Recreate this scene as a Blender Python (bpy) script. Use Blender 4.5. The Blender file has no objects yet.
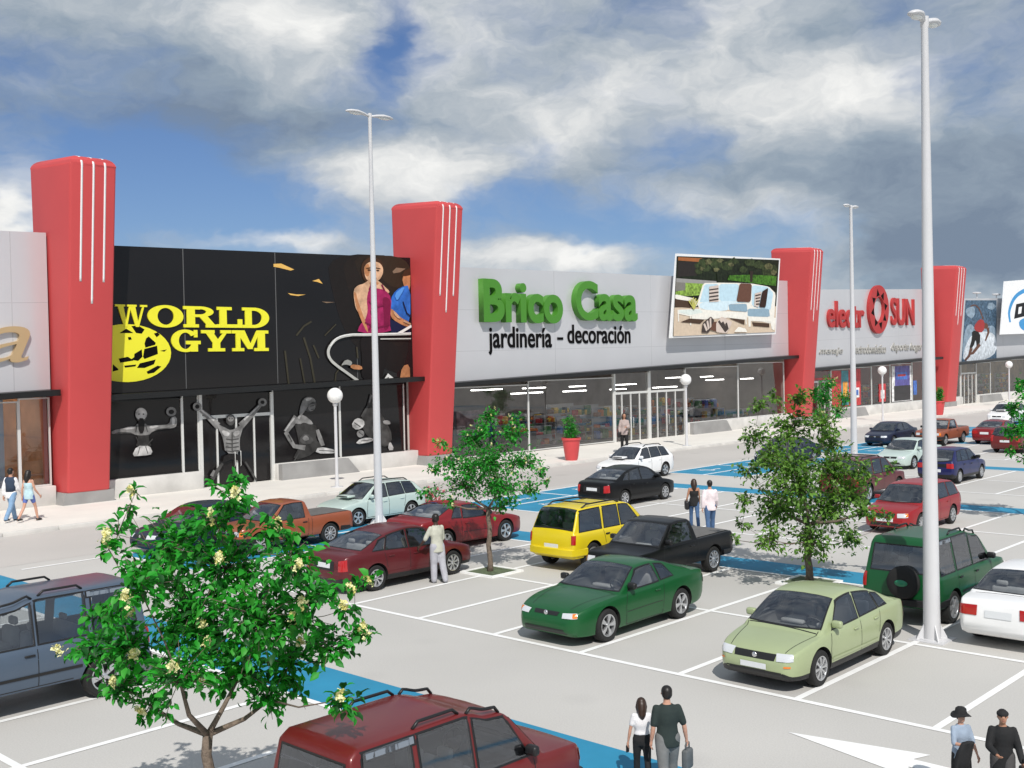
import bpy, bmesh, math, random
import numpy as np
from mathutils import Vector, Matrix, Quaternion
from mathutils.bvhtree import BVHTree

random.seed(7)
scene = bpy.context.scene
COL = scene.collection
rad = math.radians


# ---------------------------------------------------------------- materials
def new_mat(name):
    m = bpy.data.materials.new(name)
    m.use_nodes = True
    nt = m.node_tree
    return m, nt, nt.nodes["Principled BSDF"]


def mat(name, col, rough=0.6, metal=0.0, var=0.0, scale=4.0, bump=0.0, bscale=30.0, coat=0.0, spec=0.5):
    """Principled material whose colour wanders a little with object-space noise."""
    m, nt, b = new_mat(name)
    b.inputs["Roughness"].default_value = rough
    b.inputs["Metallic"].default_value = metal
    b.inputs["Coat Weight"].default_value = coat
    b.inputs["Coat Roughness"].default_value = 0.1
    b.inputs["Specular IOR Level"].default_value = spec
    b.inputs["Base Color"].default_value = (*col, 1)
    if var or bump:
        tc = nt.nodes.new("ShaderNodeTexCoord")
    if var:
        n = nt.nodes.new("ShaderNodeTexNoise")
        n.inputs["Scale"].default_value = scale
        n.inputs["Detail"].default_value = 6
        nt.links.new(tc.outputs["Object"], n.inputs["Vector"])
        r = nt.nodes.new("ShaderNodeMapRange")
        r.inputs[1].default_value, r.inputs[2].default_value = 0.3, 0.7
        r.inputs[3].default_value, r.inputs[4].default_value = 1 - var, 1 + var
        nt.links.new(n.outputs["Fac"], r.inputs[0])
        mx = nt.nodes.new("ShaderNodeVectorMath")
        mx.operation = "SCALE"
        mx.inputs[0].default_value = col
        nt.links.new(r.outputs[0], mx.inputs["Scale"])
        nt.links.new(mx.outputs[0], b.inputs["Base Color"])
    if bump:
        n2 = nt.nodes.new("ShaderNodeTexNoise")
        n2.inputs["Scale"].default_value = bscale
        n2.inputs["Detail"].default_value = 4
        nt.links.new(tc.outputs["Object"], n2.inputs["Vector"])
        bp = nt.nodes.new("ShaderNodeBump")
        bp.inputs["Strength"].default_value = bump
        bp.inputs["Distance"].default_value = 0.02
        nt.links.new(n2.outputs["Fac"], bp.inputs["Height"])
        nt.links.new(bp.outputs[0], b.inputs["Normal"])
    return m


def emit_mat(name, col, strength):
    m, nt, b = new_mat(name)
    b.inputs["Base Color"].default_value = (*col, 1)
    b.inputs["Emission Color"].default_value = (*col, 1)
    b.inputs["Emission Strength"].default_value = strength
    return m


# ---------------------------------------------------------------- mesh builder
class MB:
    """Collects verts/faces, then links them as ONE mesh object."""

    def __init__(self):
        self.v, self.f, self.m, self.s = [], [], [], []

    def add(self, verts, faces, mi=0, smooth=False):
        o = len(self.v)
        self.v += [tuple(p) for p in verts]
        for f in faces:
            self.f.append([o + i for i in f])
            self.m.append(mi)
            self.s.append(smooth)
        return self

    def box(self, lo, hi, mi=0):
        x0, y0, z0 = lo
        x1, y1, z1 = hi
        v = [(x0, y0, z0), (x1, y0, z0), (x1, y1, z0), (x0, y1, z0), (x0, y0, z1), (x1, y0, z1), (x1, y1, z1), (x0, y1, z1)]
        return self.add(v, [(3, 2, 1, 0), (4, 5, 6, 7), (0, 1, 5, 4), (1, 2, 6, 5), (2, 3, 7, 6), (3, 0, 4, 7)], mi)

    def rbox(self, lo, hi, r=0.02, mi=0, seg=2):
        """box with rounded edges"""
        bm = bmesh.new()
        bmesh.ops.create_cube(bm, size=1)
        c = [(lo[i] + hi[i]) / 2 for i in range(3)]
        d = [hi[i] - lo[i] for i in range(3)]
        for v in bm.verts:
            v.co = Vector([c[i] + v.co[i] * d[i] for i in range(3)])
        bmesh.ops.bevel(bm, geom=bm.edges[:], offset=min(r, min(d) * 0.45), segments=seg, profile=0.5, affect="EDGES")
        return self.addbm(bm, mi, True)

    def addbm(self, bm, mi=0, smooth=False):
        bm.verts.index_update()
        self.add([v.co[:] for v in bm.verts], [[v.index for v in f.verts] for f in bm.faces], mi, smooth)
        bm.free()
        return self

    def prism(self, poly, h0, h1, fn, mi=0, smooth=False):
        """extrude 2D polygon between h0 and h1; fn(u,v,h)->xyz"""
        n = len(poly)
        v = [fn(u, w, h0) for u, w in poly] + [fn(u, w, h1) for u, w in poly]
        f = [list(range(n))[::-1], [n + i for i in range(n)]]
        f += [(i, (i + 1) % n, n + (i + 1) % n, n + i) for i in range(n)]
        return self.add(v, f, mi, smooth)

    def tube(self, pts, r, n=8, mi=0, cap=True, smooth=True):
        pts = [Vector(p) for p in pts]
        if not hasattr(r, "__len__"):
            r = [r] * len(pts)
        rings = []
        up = None
        for i, p in enumerate(pts):
            t = (pts[min(i + 1, len(pts) - 1)] - pts[max(i - 1, 0)])
            if t.length < 1e-9:
                t = Vector((0, 0, 1))
            t.normalize()
            if up is None:
                up = Vector((0, 0, 1)) if abs(t.z) < 0.9 else Vector((1, 0, 0))
            a = t.cross(up)
            if a.length < 1e-6:
                a = t.cross(Vector((0, 1, 0)))
            a.normalize()
            b = a.cross(t).normalized()
            up = b
            rr = r[i] if hasattr(r[i], "__len__") else (r[i], r[i])
            rings.append([p + a * math.cos(2 * math.pi * k / n) * rr[0] + b * math.sin(2 * math.pi * k / n) * rr[1] for k in range(n)])
        return self.loft(rings, mi, cap, smooth)

    def loft(self, rings, mi=0, cap=True, smooth=True, closed=True):
        n = len(rings[0])
        v = [p for r in rings for p in r]
        f = []
        for i in range(len(rings) - 1):
            for k in range(n if closed else n - 1):
                k2 = (k + 1) % n
                f.append((i * n + k, i * n + k2, (i + 1) * n + k2, (i + 1) * n + k))
        if cap and closed:
            f.append(list(range(n))[::-1])
            f.append([(len(rings) - 1) * n + k for k in range(n)])
        return self.add(v, f, mi, smooth)

    def lathe(self, prof, n=24, axis="z", c=(0, 0, 0), mi=0, smooth=True, cap=True):
        rings = []
        for r, h in prof:
            ring = []
            for k in range(n):
                a = 2 * math.pi * k / n
                x, y = r * math.cos(a), r * math.sin(a)
                p = (x, y, h) if axis == "z" else ((x, h, y) if axis == "y" else (h, x, y))
                ring.append((p[0] + c[0], p[1] + c[1], p[2] + c[2]))
            rings.append(ring)
        return self.loft(rings, mi, cap, smooth)

    def ball(self, c, r, n=10, mi=0):
        if not hasattr(r, "__len__"):
            r = (r, r, r)
        bm = bmesh.new()
        bmesh.ops.create_uvsphere(bm, u_segments=n, v_segments=max(6, n * 2 // 3), radius=1)
        for v in bm.verts:
            v.co = Vector((c[0] + v.co.x * r[0], c[1] + v.co.y * r[1], c[2] + v.co.z * r[2]))
        return self.addbm(bm, mi, True)

    def mesh(self, name, mats=None):
        me = bpy.data.meshes.new(name)
        me.from_pydata(self.v, [], self.f)
        me.polygons.foreach_set("material_index", self.m)
        me.polygons.foreach_set("use_smooth", self.s)
        for m in mats or []:
            me.materials.append(m)
        me.validate()
        me.update()
        return me

    def normals_out(self, me):
        bm = bmesh.new()
        bm.from_mesh(me)
        bmesh.ops.recalc_face_normals(bm, faces=bm.faces[:])
        bm.to_mesh(me)
        bm.free()

    def build(self, name, mats, parent=None, sharp=None, fix=True):
        mats = mats if isinstance(mats, (list, tuple)) else [mats]
        me = self.mesh(name, mats)
        if fix:
            self.normals_out(me)
        if sharp:
            me.set_sharp_from_angle(angle=rad(sharp))
        return link(name, me, parent)


def link(name, me, parent=None):
    o = bpy.data.objects.new(name, me)
    COL.objects.link(o)
    if parent is not None:
        o.parent = parent
    return o


def tag(o, label=None, cat=None, group=None, kind=None):
    if label: o["label"] = label
    if cat: o["category"] = cat
    if group: o["group"] = group
    if kind: o["kind"] = kind
    return o


def thing(name, label, cat, loc=(0, 0, 0), rotz=0.0, group=None):
    o = bpy.data.objects.new(name, None)
    o.empty_display_size = 0.3
    COL.objects.link(o)
    o.location = loc
    o.rotation_euler = (0, 0, rotz)
    return tag(o, label, cat, group)


def copy_tree(o, parent=None):
    c = o.copy()
    COL.objects.link(c)
    if parent is not None:
        c.parent = parent
    for ch in [x for x in o.children]:
        copy_tree(ch, c)
    return c


def interp(tab):
    """smooth monotone (PCHIP) interpolation through (x, y) pairs"""
    xs = np.array([p[0] for p in tab], float)
    ys = np.array([p[1] for p in tab], float)
    h = np.diff(xs)
    dl = np.diff(ys) / h
    n = len(xs)
    d = np.zeros(n)
    for i in range(1, n - 1):
        if dl[i - 1] * dl[i] > 0:
            w1, w2 = 2 * h[i] + h[i - 1], h[i] + 2 * h[i - 1]
            d[i] = (w1 + w2) / (w1 / dl[i - 1] + w2 / dl[i])
    d[0], d[-1] = dl[0], dl[-1]

    def f(x):
        if x <= xs[0]: return float(ys[0])
        if x >= xs[-1]: return float(ys[-1])
        i = int(np.searchsorted(xs, x) - 1)
        t = (x - xs[i]) / h[i]
        return float((2 * t**3 - 3 * t**2 + 1) * ys[i] + (t**3 - 2 * t**2 + t) * h[i] * d[i] + (-2 * t**3 + 3 * t**2) * ys[i + 1] + (t**3 - t**2) * h[i] * d[i + 1])
    return f


def lin(tab):
    xs = [p[0] for p in tab]
    ys = [p[1] for p in tab]
    return lambda x: float(np.interp(x, xs, ys))


# text to polygons: the built-in font, as mesh
def text_mesh(txt, size=1.0, extrude=0.03, offset=0.0, shear=0.0, align="LEFT", spacing=1.0, bevel=0.0):
    cu = bpy.data.curves.new("lettering", "FONT")
    cu.body = txt
    cu.size = size
    cu.extrude = extrude
    cu.offset = offset
    cu.shear = shear
    cu.align_x = align
    cu.space_character = spacing
    cu.bevel_depth = bevel
    cu.resolution_u = 6
    o = bpy.data.objects.new("lettering_source", cu)
    COL.objects.link(o)
    dg = bpy.context.evaluated_depsgraph_get()
    me = bpy.data.meshes.new_from_object(o.evaluated_get(dg))
    bpy.data.objects.remove(o)
    bpy.data.curves.remove(cu)
    return me


def fit_text(me, x0, x1, z0, z1, y):
    """move lettering from the XY plane to a wall facing -Y; fits its box to x0..x1, z0..z1"""
    co = np.empty(len(me.vertices) * 3)
    me.vertices.foreach_get("co", co)
    co = co.reshape(-1, 3)
    mn, mxx = co.min(0), co.max(0)
    out = np.empty_like(co)
    out[:, 0] = x0 + (co[:, 0] - mn[0]) / (mxx[0] - mn[0]) * (x1 - x0)
    out[:, 2] = z0 + (co[:, 1] - mn[1]) / (mxx[1] - mn[1]) * (z1 - z0)
    out[:, 1] = y - (co[:, 2] - mn[2])
    me.vertices.foreach_set("co", out.ravel())
    me.update()
    return me
# ---------------------------------------------------------------- cars
def car_glass():
    m, nt, b = new_mat("car_glass")
    tr = nt.nodes.new("ShaderNodeBsdfTransparent"); tr.inputs[0].default_value = (.74, .77, .78, 1)
    gl = nt.nodes.new("ShaderNodeBsdfGlossy"); gl.inputs["Roughness"].default_value = .03; gl.inputs["Color"].default_value = (.9, .93, 1, 1)
    fr = nt.nodes.new("ShaderNodeFresnel"); fr.inputs[0].default_value = 1.6
    ad = nt.nodes.new("ShaderNodeMath"); ad.operation = "ADD"; ad.use_clamp = True; ad.inputs[1].default_value = .1
    mx = nt.nodes.new("ShaderNodeMixShader")
    nt.links.new(fr.outputs[0], ad.inputs[0]); nt.links.new(ad.outputs[0], mx.inputs[0])
    nt.links.new(tr.outputs[0], mx.inputs[1]); nt.links.new(gl.outputs[0], mx.inputs[2])
    nt.links.new(mx.outputs[0], nt.nodes["Material Output"].inputs[0])
    return m


M_GLASS = car_glass()
M_CABIN = mat("cabin_lining", (.2, .195, .19), .8)
M_SEATC = mat("seat_cloth", (.5, .49, .48), .85, var=.1)
M_DASH = mat("dashboard", (.1, .1, .1), .6)
M_TRIM = mat("black_trim", (0.012, 0.012, 0.013), 0.45)
M_RUBBER = mat("tyre_rubber", (0.014, 0.014, 0.014), 0.85)
M_RIM = mat("alloy_rim", (0.62, 0.63, 0.65), 0.3, 0.75)
M_HEAD = mat("headlamp_lens", (0.72, 0.74, 0.76), 0.12, 0.25, coat=0.8)
M_TAIL = mat("tail_lamp_red", (0.42, 0.012, 0.014), 0.15, coat=0.8)
M_AMBER = mat("amber_lens", (0.75, 0.2, 0.02), 0.2, coat=0.5)
M_PLATE = mat("number_plate", (0.7, 0.72, 0.74), 0.4)
M_CHROME = mat("chrome", (0.7, 0.7, 0.72), 0.15, 0.95)
M_CAVITY = mat("wheel_well", (0.008, 0.008, 0.008), 0.95)
M_COVER = mat("tonneau_vinyl", (0.13, 0.125, 0.12), 0.6, var=0.1)
M_SEAT = mat("sunroof_glass", (0.18, 0.21, 0.25), 0.08, coat=0.5)


def paint(name, col, metal=0.1, coat=.25, spec=.5):
    m = mat("paint_" + name, col, 0.34, metal, var=0.04, scale=1.5, coat=coat, spec=spec)
    return m


def section(S, x):
    w = S["W"] / 2 * S["plan"](x)
    zt, zb = S["top"](x), S["bot"](x)
    zr = S["roof"](x) if S["xr"][0] < x < S["xr"][1] else 0
    h = zt - zb
    cr = S.get("crown", 0.035) * min(1, h / 0.4)
    g = max(0.0, zr - zt)
    yb = w * S.get("shoulder", 0.93)
    pts = [(0, zb), (w * .8, zb), (w * .95, zb + .06 * h), (w * .985, zb + .22 * h), (w, zb + .5 * h), (w * .995, zb + .72 * h),
           (w * .975, zb + .88 * h), ((w * .975 + yb) / 2 + .004, zb + .97 * h), (yb, zt)]
    if g > 0.02:
        tum = S["tum"]
        rr = min(S.get("rr", .07), g * .5)
        yt = yb - g * tum
        ze = zt + g - rr
        for t in (.3, .65, 1):
            pts.append((yb + (yt + rr * tum - yb) * t, zt + (ze - zt) * t))
        pts += [(yt - rr * .12, zr - rr * .42), (yt - rr * .5, zr - rr * .1), (yt - rr * 1.1, zr + cr * .15), (yt * .5, zr + cr * .75), (0, zr + cr)]
    else:
        e = g
        for t in (.3, .65, 1):
            pts.append((yb * (1 - .05 * t), zt + (e * .5 + cr * .12) * t))
        pts += [(yb * .92, zt + e * .7 + cr * .2), (yb * .88, zt + e + cr * .3), (yb * .8, zt + e + cr * .45), (yb * .45, zt + e + cr * .85), (0, zt + e + cr)]
    return pts


def body_mesh(S, mats):
    xr, xf = S["x0"], S["x1"]
    n = 74
    u = np.linspace(0, 1, n)
    xs = list(xr + (xf - xr) * (0.55 * u + 0.45 * (1 - np.cos(np.pi * u)) / 2))
    for k in S.get("extra", []):
        xs.append(k)
    xs = sorted(xs)
    mb = MB()
    rings = []
    for x in xs:
        half = section(S, x)
        ring = [(x, y, z) for y, z in half] + [(x, -y, z) for y, z in half[-2:0:-1]]
        rings.append(ring)
    mb.loft(rings, 0, True, True)
    nr = len(rings[0])
    low = S.get("low", 0)
    if low:
        for i in range(len(mb.f) - 2):
            k = i % nr
            kk = min(k, nr - 1 - k)
            if kk < low:
                mb.m[i] = 1
    me = mb.mesh("body", mats)
    mb.normals_out(me)
    return me


def arch_cutter(S):
    mb = MB()
    for x in (S["wb"] / 2, -S["wb"] / 2):
        mb.lathe([(S["wr"] * 1.17, -2), (S["wr"] * 1.17, 2)], 36, "y", (x, 0, S["wr"] * 1.02), 0, True)
    me = mb.mesh("cutter", [M_CAVITY])
    mb.normals_out(me)
    return me


def boolean(me, cuts):
    a = bpy.data.objects.new("boolean_a", me)
    COL.objects.link(a)
    bs = []
    for cut in cuts:
        b = bpy.data.objects.new("boolean_b", cut)
        COL.objects.link(b)
        bs.append(b)
        md = a.modifiers.new("cut", "BOOLEAN")
        md.operation = "DIFFERENCE"
        md.object = b
        md.solver = "EXACT"
        md.material_mode = "TRANSFER"
    dg = bpy.context.evaluated_depsgraph_get()
    out = bpy.data.meshes.new_from_object(a.evaluated_get(dg))
    bpy.data.objects.remove(a)
    for b in bs:
        bpy.data.objects.remove(b)
    out.set_sharp_from_angle(angle=rad(50))
    return out


class Skin:
    """projects patches on to a finished body"""

    def __init__(self, me):
        self.t = BVHTree.FromPolygons([v.co[:] for v in me.vertices], [p.vertices[:] for p in me.polygons])

    def hit(self, o, d):
        p, n, i, dist = self.t.ray_cast(Vector(o), Vector(d).normalized())
        if p is None:
            p, n, i, dist = self.t.find_nearest(Vector(o))
        d = Vector(d)
        if n.dot(d) > 0:
            n = -n
        return p, n

    def patch(self, mb, bot, top, fn, d, off=0.006, m=6, mi=0, thick=0.0):
        """bot/top: polylines of (u,v); fn(u,v)->ray origin; a grid between them laid on the body"""
        n = len(bot)
        V, NN = [], []
        for j in range(m + 1):
            t = j / m
            for i in range(n):
                u = bot[i][0] * (1 - t) + top[i][0] * t
                w = bot[i][1] * (1 - t) + top[i][1] * t
                p, nn = self.hit(fn(u, w), d)
                V.append(p + nn * off)
                NN.append(nn)
        F = [(j * n + i, j * n + i + 1, (j + 1) * n + i + 1, (j + 1) * n + i) for j in range(m) for i in range(n - 1)]
        k = len(F) // 2
        q = F[k]
        if (V[q[1]] - V[q[0]]).cross(V[q[2]] - V[q[0]]).dot(NN[q[0]]) < 0:
            F = [f[::-1] for f in F]
        mb.add(V, F, mi, True)
        self.last = (V, NN, n, m)
        return mb

    def rim(self):
        V, NN, n, m = self.last
        r = [(0, i) for i in range(n)] + [(j, n - 1) for j in range(1, m + 1)] + [(m, i) for i in range(n - 2, -1, -1)] + [(j, 0) for j in range(m - 1, 0, -1)]
        return [V[j * n + i] for j, i in r], [NN[j * n + i] for j, i in r]

    def seal(self, outer, inner, nrm):
        """flat rubber frame between two outlines, 25 mm deep at the glass"""
        mb = MB()
        k = len(outer)
        vs = list(outer) + list(inner) + [p - q * .035 for p, q in zip(inner, nrm)]
        F = []
        for a in range(k):
            b = (a + 1) % k
            F += [(a, b, k + b, k + a), (k + a, k + b, 2 * k + b, 2 * k + a)]
        mb.add(vs, F, 0, True)
        return mb

    def opening(self):
        """solid that punches the last patch out of the body"""
        V, NN, n, m = self.last
        mb = MB()
        N = len(V)
        vs = [p + q * .04 for p, q in zip(V, NN)] + [p - q * .16 for p, q in zip(V, NN)]
        F = []
        for j in range(m):
            for i in range(n - 1):
                a = (j * n + i, j * n + i + 1, (j + 1) * n + i + 1, (j + 1) * n + i)
                F.append(a)
                F.append([N + k for k in a[::-1]])
        rim = [(0, i) for i in range(n)] + [(j, n - 1) for j in range(1, m + 1)] + [(m, i) for i in range(n - 2, -1, -1)] + [(j, 0) for j in range(m - 1, 0, -1)]
        rim = [j * n + i for j, i in rim]
        for a, b in zip(rim, rim[1:] + rim[:1]):
            F.append((a, N + a, N + b, b))
        mb.add(vs, F)
        me = mb.mesh("opening", [M_CABIN])
        mb.normals_out(me)
        return me

    def strip(self, mb, pts, w, fn, d, off=0.003, mi=0, sub=8):
        """thin line of width w along (u,v) polyline"""
        P = []
        for a, b in zip(pts[:-1], pts[1:]):
            for k in range(sub):
                P.append((a[0] + (b[0] - a[0]) * k / sub, a[1] + (b[1] - a[1]) * k / sub))
        P.append(pts[-1])
        L, Rr = [], []
        for i, p in enumerate(P):
            a, b = P[max(0, i - 1)], P[min(len(P) - 1, i + 1)]
            t = Vector((b[0] - a[0], b[1] - a[1]))
            t.normalize()
            nx, ny = -t.y * w / 2, t.x * w / 2
            L.append((p[0] + nx, p[1] + ny))
            Rr.append((p[0] - nx, p[1] - ny))
        return self.patch(mb, L, Rr, fn, d, off, 1, mi)


WHEELS = {}


def wheel_meshes(wr, tw, style):
    k = (wr, tw, style)
    if k in WHEELS:
        return WHEELS[k]
    t = MB()
    h = tw / 2
    ri = wr * .66
    t.lathe([(ri, -h * .9), (wr * .9, -h), (wr * .97, -h * .85), (wr, -h * .5), (wr, h * .5), (wr * .97, h * .85), (wr * .9, h), (ri, h * .9), (ri * .96, h * .3), (ri * .96, -h * .3)], 36, "y", cap=False)
    r = MB()
    # barrel lip and dished face
    r.lathe([(ri * 1.02, h * .86), (ri * 1.03, h * .98), (ri * .93, h * .93), (ri * .9, h * .45), (ri * .9, -h * .5), (ri, -h * .5)], 32, "y", cap=False)
    r.lathe([(ri * .9, h * .1), (0.001, h * .1), (0.001, h * .05), (ri * .9, h * .05)], 32, "y", mi=1, cap=False)
    ns = style
    for i in range(ns):
        a = 2 * math.pi * i / ns
        wa = .42 * math.pi / ns if ns < 9 else .36 * math.pi / ns
        ring = []
        for rr, ww, yy in ((ri * .16, 1.5, h * .86), (ri * .55, 1.0, h * .95), (ri * .96, .95, h * .88)):
            s = max(ri * .075, rr * math.sin(wa) * ww)
            c, sn = math.cos(a), math.sin(a)
            ring.append([(rr * c - s * sn, yy, rr * sn + s * c), (rr * c + s * sn, yy, rr * sn - s * c), (rr * c + s * sn, yy - h * .35, rr * sn - s * c), (rr * c - s * sn, yy - h * .35, rr * sn + s * c)])
        r.loft(ring, 0, True, False)
    r.lathe([(ri * .22, h * .5), (ri * .22, h * .92), (ri * .14, h * .99), (0.001, h * 1.0)], 16, "y")
    mt = t.mesh("tyre", [M_RUBBER]); t.normals_out(mt); mt.set_sharp_from_angle(angle=rad(40))
    mr = r.mesh("rim", [M_RIM, M_TRIM]); r.normals_out(mr); mr.set_sharp_from_angle(angle=rad(35))
    WHEELS[k] = (mt, mr)
    return WHEELS[k]


def quadpatch(b0, b1, t0, t1, n=10):
    bot = [(b0[0] + (b1[0] - b0[0]) * i / n, b0[1] + (b1[1] - b0[1]) * i / n) for i in range(n + 1)]
    top = [(t0[0] + (t1[0] - t0[0]) * i / n, t0[1] + (t1[1] - t0[1]) * i / n) for i in range(n + 1)]
    return bot, top


KITS = {}


def kit(kind):
    """all part meshes of one car kind, as a list (name, mesh, parent_name, paint slot?, extra)"""
    if kind in KITS:
        return KITS[kind]
    S = dict(SPECS[kind])
    for k in ("top", "bot", "roof", "plan"):
        S[k + "_t"] = S[k]
        S[k] = (lin if S.get("boxy") and k in ("roof",) else interp)(S[k])
    S["xr"] = (S["roof_t"][0][0], S["roof_t"][-1][0])
    S["x0"], S["x1"] = S["top_t"][0][0], S["top_t"][-1][0]
    P0 = bpy.data.materials.get("paint_default") or paint("default", (.3, .3, .3))
    raw = body_mesh(S, [P0, P0 if not S.get("low") else M_TRIM])
    sk = Skin(raw)
    parts = []
    cuts = [arch_cutter(S)]
    # hollow cabin from just below the belt line to the roof
    ca, cb_ = S["cabin"]
    cm = MB()
    rings = []
    for i in range(25):
        x = ca + (cb_ - ca) * i / 24
        zt_, zr_ = S["top"](x), S["roof"](x)
        yb_ = S["W"] / 2 * S["plan"](x) * S.get("shoulder", .93)
        ztop = max(zt_ - .05, zr_ - .045)
        yi = yb_ - max(0, ztop - zt_) * S["tum"] - .05
        half = [(0, zt_ - .2), (yb_ - .07, zt_ - .2), (yb_ - .06, zt_ - .06), (yi, ztop - .03), (yi - .06, ztop), (0, ztop + .005)]
        rings.append([(x, y, z) for y, z in half] + [(x, -y, z) for y, z in half[-2:0:-1]])
    cm.loft(rings, 0, True, False)
    cme = cm.mesh("cabin", [M_CABIN]); cm.normals_out(cme)
    cuts.append(cme)

    def P(name, mb, mats, par=None):
        me = mb.mesh(name, mats)
        parts.append((name, me, par))

    FX = S["x1"] + 2
    RX = S["x0"] - 2
    side = lambda sg: (lambda x, z: (x, sg * 3.0, z))
    sdir = lambda sg: (0, -sg, 0)
    front = lambda y, z: (FX, y, z)
    rear = lambda y, z: (RX, y, z)
    top = lambda x, y: (x, y, 4.0)
    fd, rd, td = (-1, 0, 0), (1, 0, 0), (0, 0, -1)
    zt, zr = S["top"], S["roof"]
    glass_frames = S.get("frame", M_TRIM)

    def zroof_edge(x):
        return zr(x) - S.get("rr", .07) * S.get("edge", .75)

    # side glass
    for sg in (1, -1):
        for (b0, b1, t0, t1) in S["glass"]:
            for ex, mm, of, nm in ((.035, glass_frames, .004, "window_seal"), (0, M_GLASS, .008, "window")):
                n = 12
                bot = [(b0 - ex + (b1 - b0 + 2 * ex) * i / n, zt(b0 + (b1 - b0) * i / n) + .035 - ex * .8) for i in range(n + 1)]
                tp = [(t0 - ex + (t1 - t0 + 2 * ex) * i / n, zroof_edge(t0 + (t1 - t0) * i / n) - .015 + ex * .8) for i in range(n + 1)]
                tp = [(a, max(z, bot[i][1] + .02)) for i, (a, z) in enumerate(tp)]
                mb = MB()
                sk.patch(mb, bot, tp, side(sg), sdir(sg), of, 6)
                if mm is M_GLASS:
                    cuts.append(sk.opening())
                    inner, nr_ = sk.rim()
                    P("window_seal", sk.seal(outer, inner, nr_), [M_TRIM])
                    P(nm, mb, [mm])
                else:
                    outer = sk.rim()[0]
    # windscreen, rear glass
    def screen(x_lo, x_hi, nm, wf0, wf1):
        for ex, mm, of in ((.03, M_TRIM, .004), (0, M_GLASS, .008)):
            mb = MB()
            n = 12
            def yw(x):
                s = section(S, x)
                return s[-4][0]
            a, b = (x_lo, x_hi)
            e = ex * (1 if b > a else -1)
            bot = [(a - e * .8, (yw(a) * wf0 + ex) * (-1 + 2 * i / n)) for i in range(n + 1)]
            tp = [(b + e * .8, (yw(b) * wf1 + ex * .5) * (-1 + 2 * i / n)) for i in range(n + 1)]
            # bow the base forward in the middle
            bow = S.get("bow", .1) * (1 if a > b else -1)
            bot = [(x + bow * (1 - (2 * i / n - 1) ** 2) * 0.6, y) for i, (x, y) in enumerate(bot)]
            sk.patch(mb, bot, tp, top, td, of, 10)
            if mm is M_GLASS:
                cuts.append(sk.opening())
                inner, nr_ = sk.rim()
                P(nm + "_seal", sk.seal(outer, inner, nr_), [M_TRIM])
                P(nm, mb, [mm])
            else:
                outer = sk.rim()[0]
    screen(S["ws"][0], S["ws"][1], "windscreen", .97, .97)
    if "rs" in S:
        screen(S["rs"][0], S["rs"][1], "rear_window", .95, .95)
    if "rv" in S:  # vertical tailgate glass
        y0, z0, y1, z1 = S["rv"]
        for ex, mm, of, nm in ((.03, M_TRIM, .004, "rear_window_seal"), (0, M_GLASS, .008, "rear_window")):
            mb = MB()
            sk.patch(mb, *quadpatch((-y0 - ex, z0 - ex), (y0 + ex, z0 - ex), (-y1 - ex, z1 + ex), (y1 + ex, z1 + ex), 12), rear, rd, of, 8)
            if mm is M_GLASS:
                cuts.append(sk.opening())
                inner, nr_ = sk.rim()
                P("rear_window_seal", sk.seal(outer, inner, nr_), [M_TRIM])
                P("rear_window", mb, [mm])
            else:
                outer = sk.rim()[0]
    # lamps
    for sg in (1, -1):
        for key, fn, d, mt, nm in (("head", front, (-1, -.45 * sg, 0), M_HEAD, "headlight"), ("tail", rear, (1, -.45 * sg, 0), M_TAIL, "tail_light"), ("amber", front, (-1, -.6 * sg, 0), M_AMBER, "indicator"), ("amber2", rear, (1, -.45 * sg, 0), M_AMBER, "rear_indicator")):
            if key not in S:
                continue
            ya, za, yb2, zb2, yc, zc, yd, zd = S[key]
            base = FX if fn is front else RX
            kx = 2.0
            f2 = (lambda sgn, bx, dd: (lambda y, z: (bx, sgn * y + (-dd[1]) * abs((bx - (S["x1"] if bx > 0 else S["x0"])) ), z)))(sg, base, d)
            for ex, mm, of, nn in ((.018, M_TRIM, .003, None), (0, mt, .014, nm)):
                mb = MB()
                sk.patch(mb, *quadpatch((ya - ex, za - ex), (yb2 + ex, zb2 - ex), (yd - ex, zd + ex), (yc + ex, zc + ex), 8), f2, d, of, 4)
                if nn:
                    P(nn, mb, [mm])
    # grille, intake, plates
    for key, fn, d, mm, of, nm in (("grille", front, fd, M_TRIM, .006, "grille"), ("intake", front, fd, M_TRIM, .005, "air_intake"), ("fplate", front, fd, M_PLATE, .016, "number_plate"),
                                   ("rplate", rear, rd, M_PLATE, .012, "number_plate"), ("rpanel", rear, rd, M_TRIM, .005, "tailgate_panel"), ("fchrome", front, fd, M_CHROME, .012, "chrome_bar")):
        if key in S:
            y0, z0, y1, z1 = S[key]
            mb = MB()
            sk.patch(mb, *quadpatch((-y0, z0), (y0, z0), (-y1, z1), (y1, z1), 10), fn, d, of, 4)
            P(nm, mb, [mm])
    if "grille" in S:  # badge disc
        y0, z0, y1, z1 = S["grille"]
        p, n = sk.hit(front(0, (z0 + z1) / 2), fd)
        mb = MB()
        mb.lathe([(.052, .0), (.052, .02), (.03, .026), (.001, .026)], 16, "x", (p.x + .004, 0, p.z))
        P("badge", mb, [M_CHROME])
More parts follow.
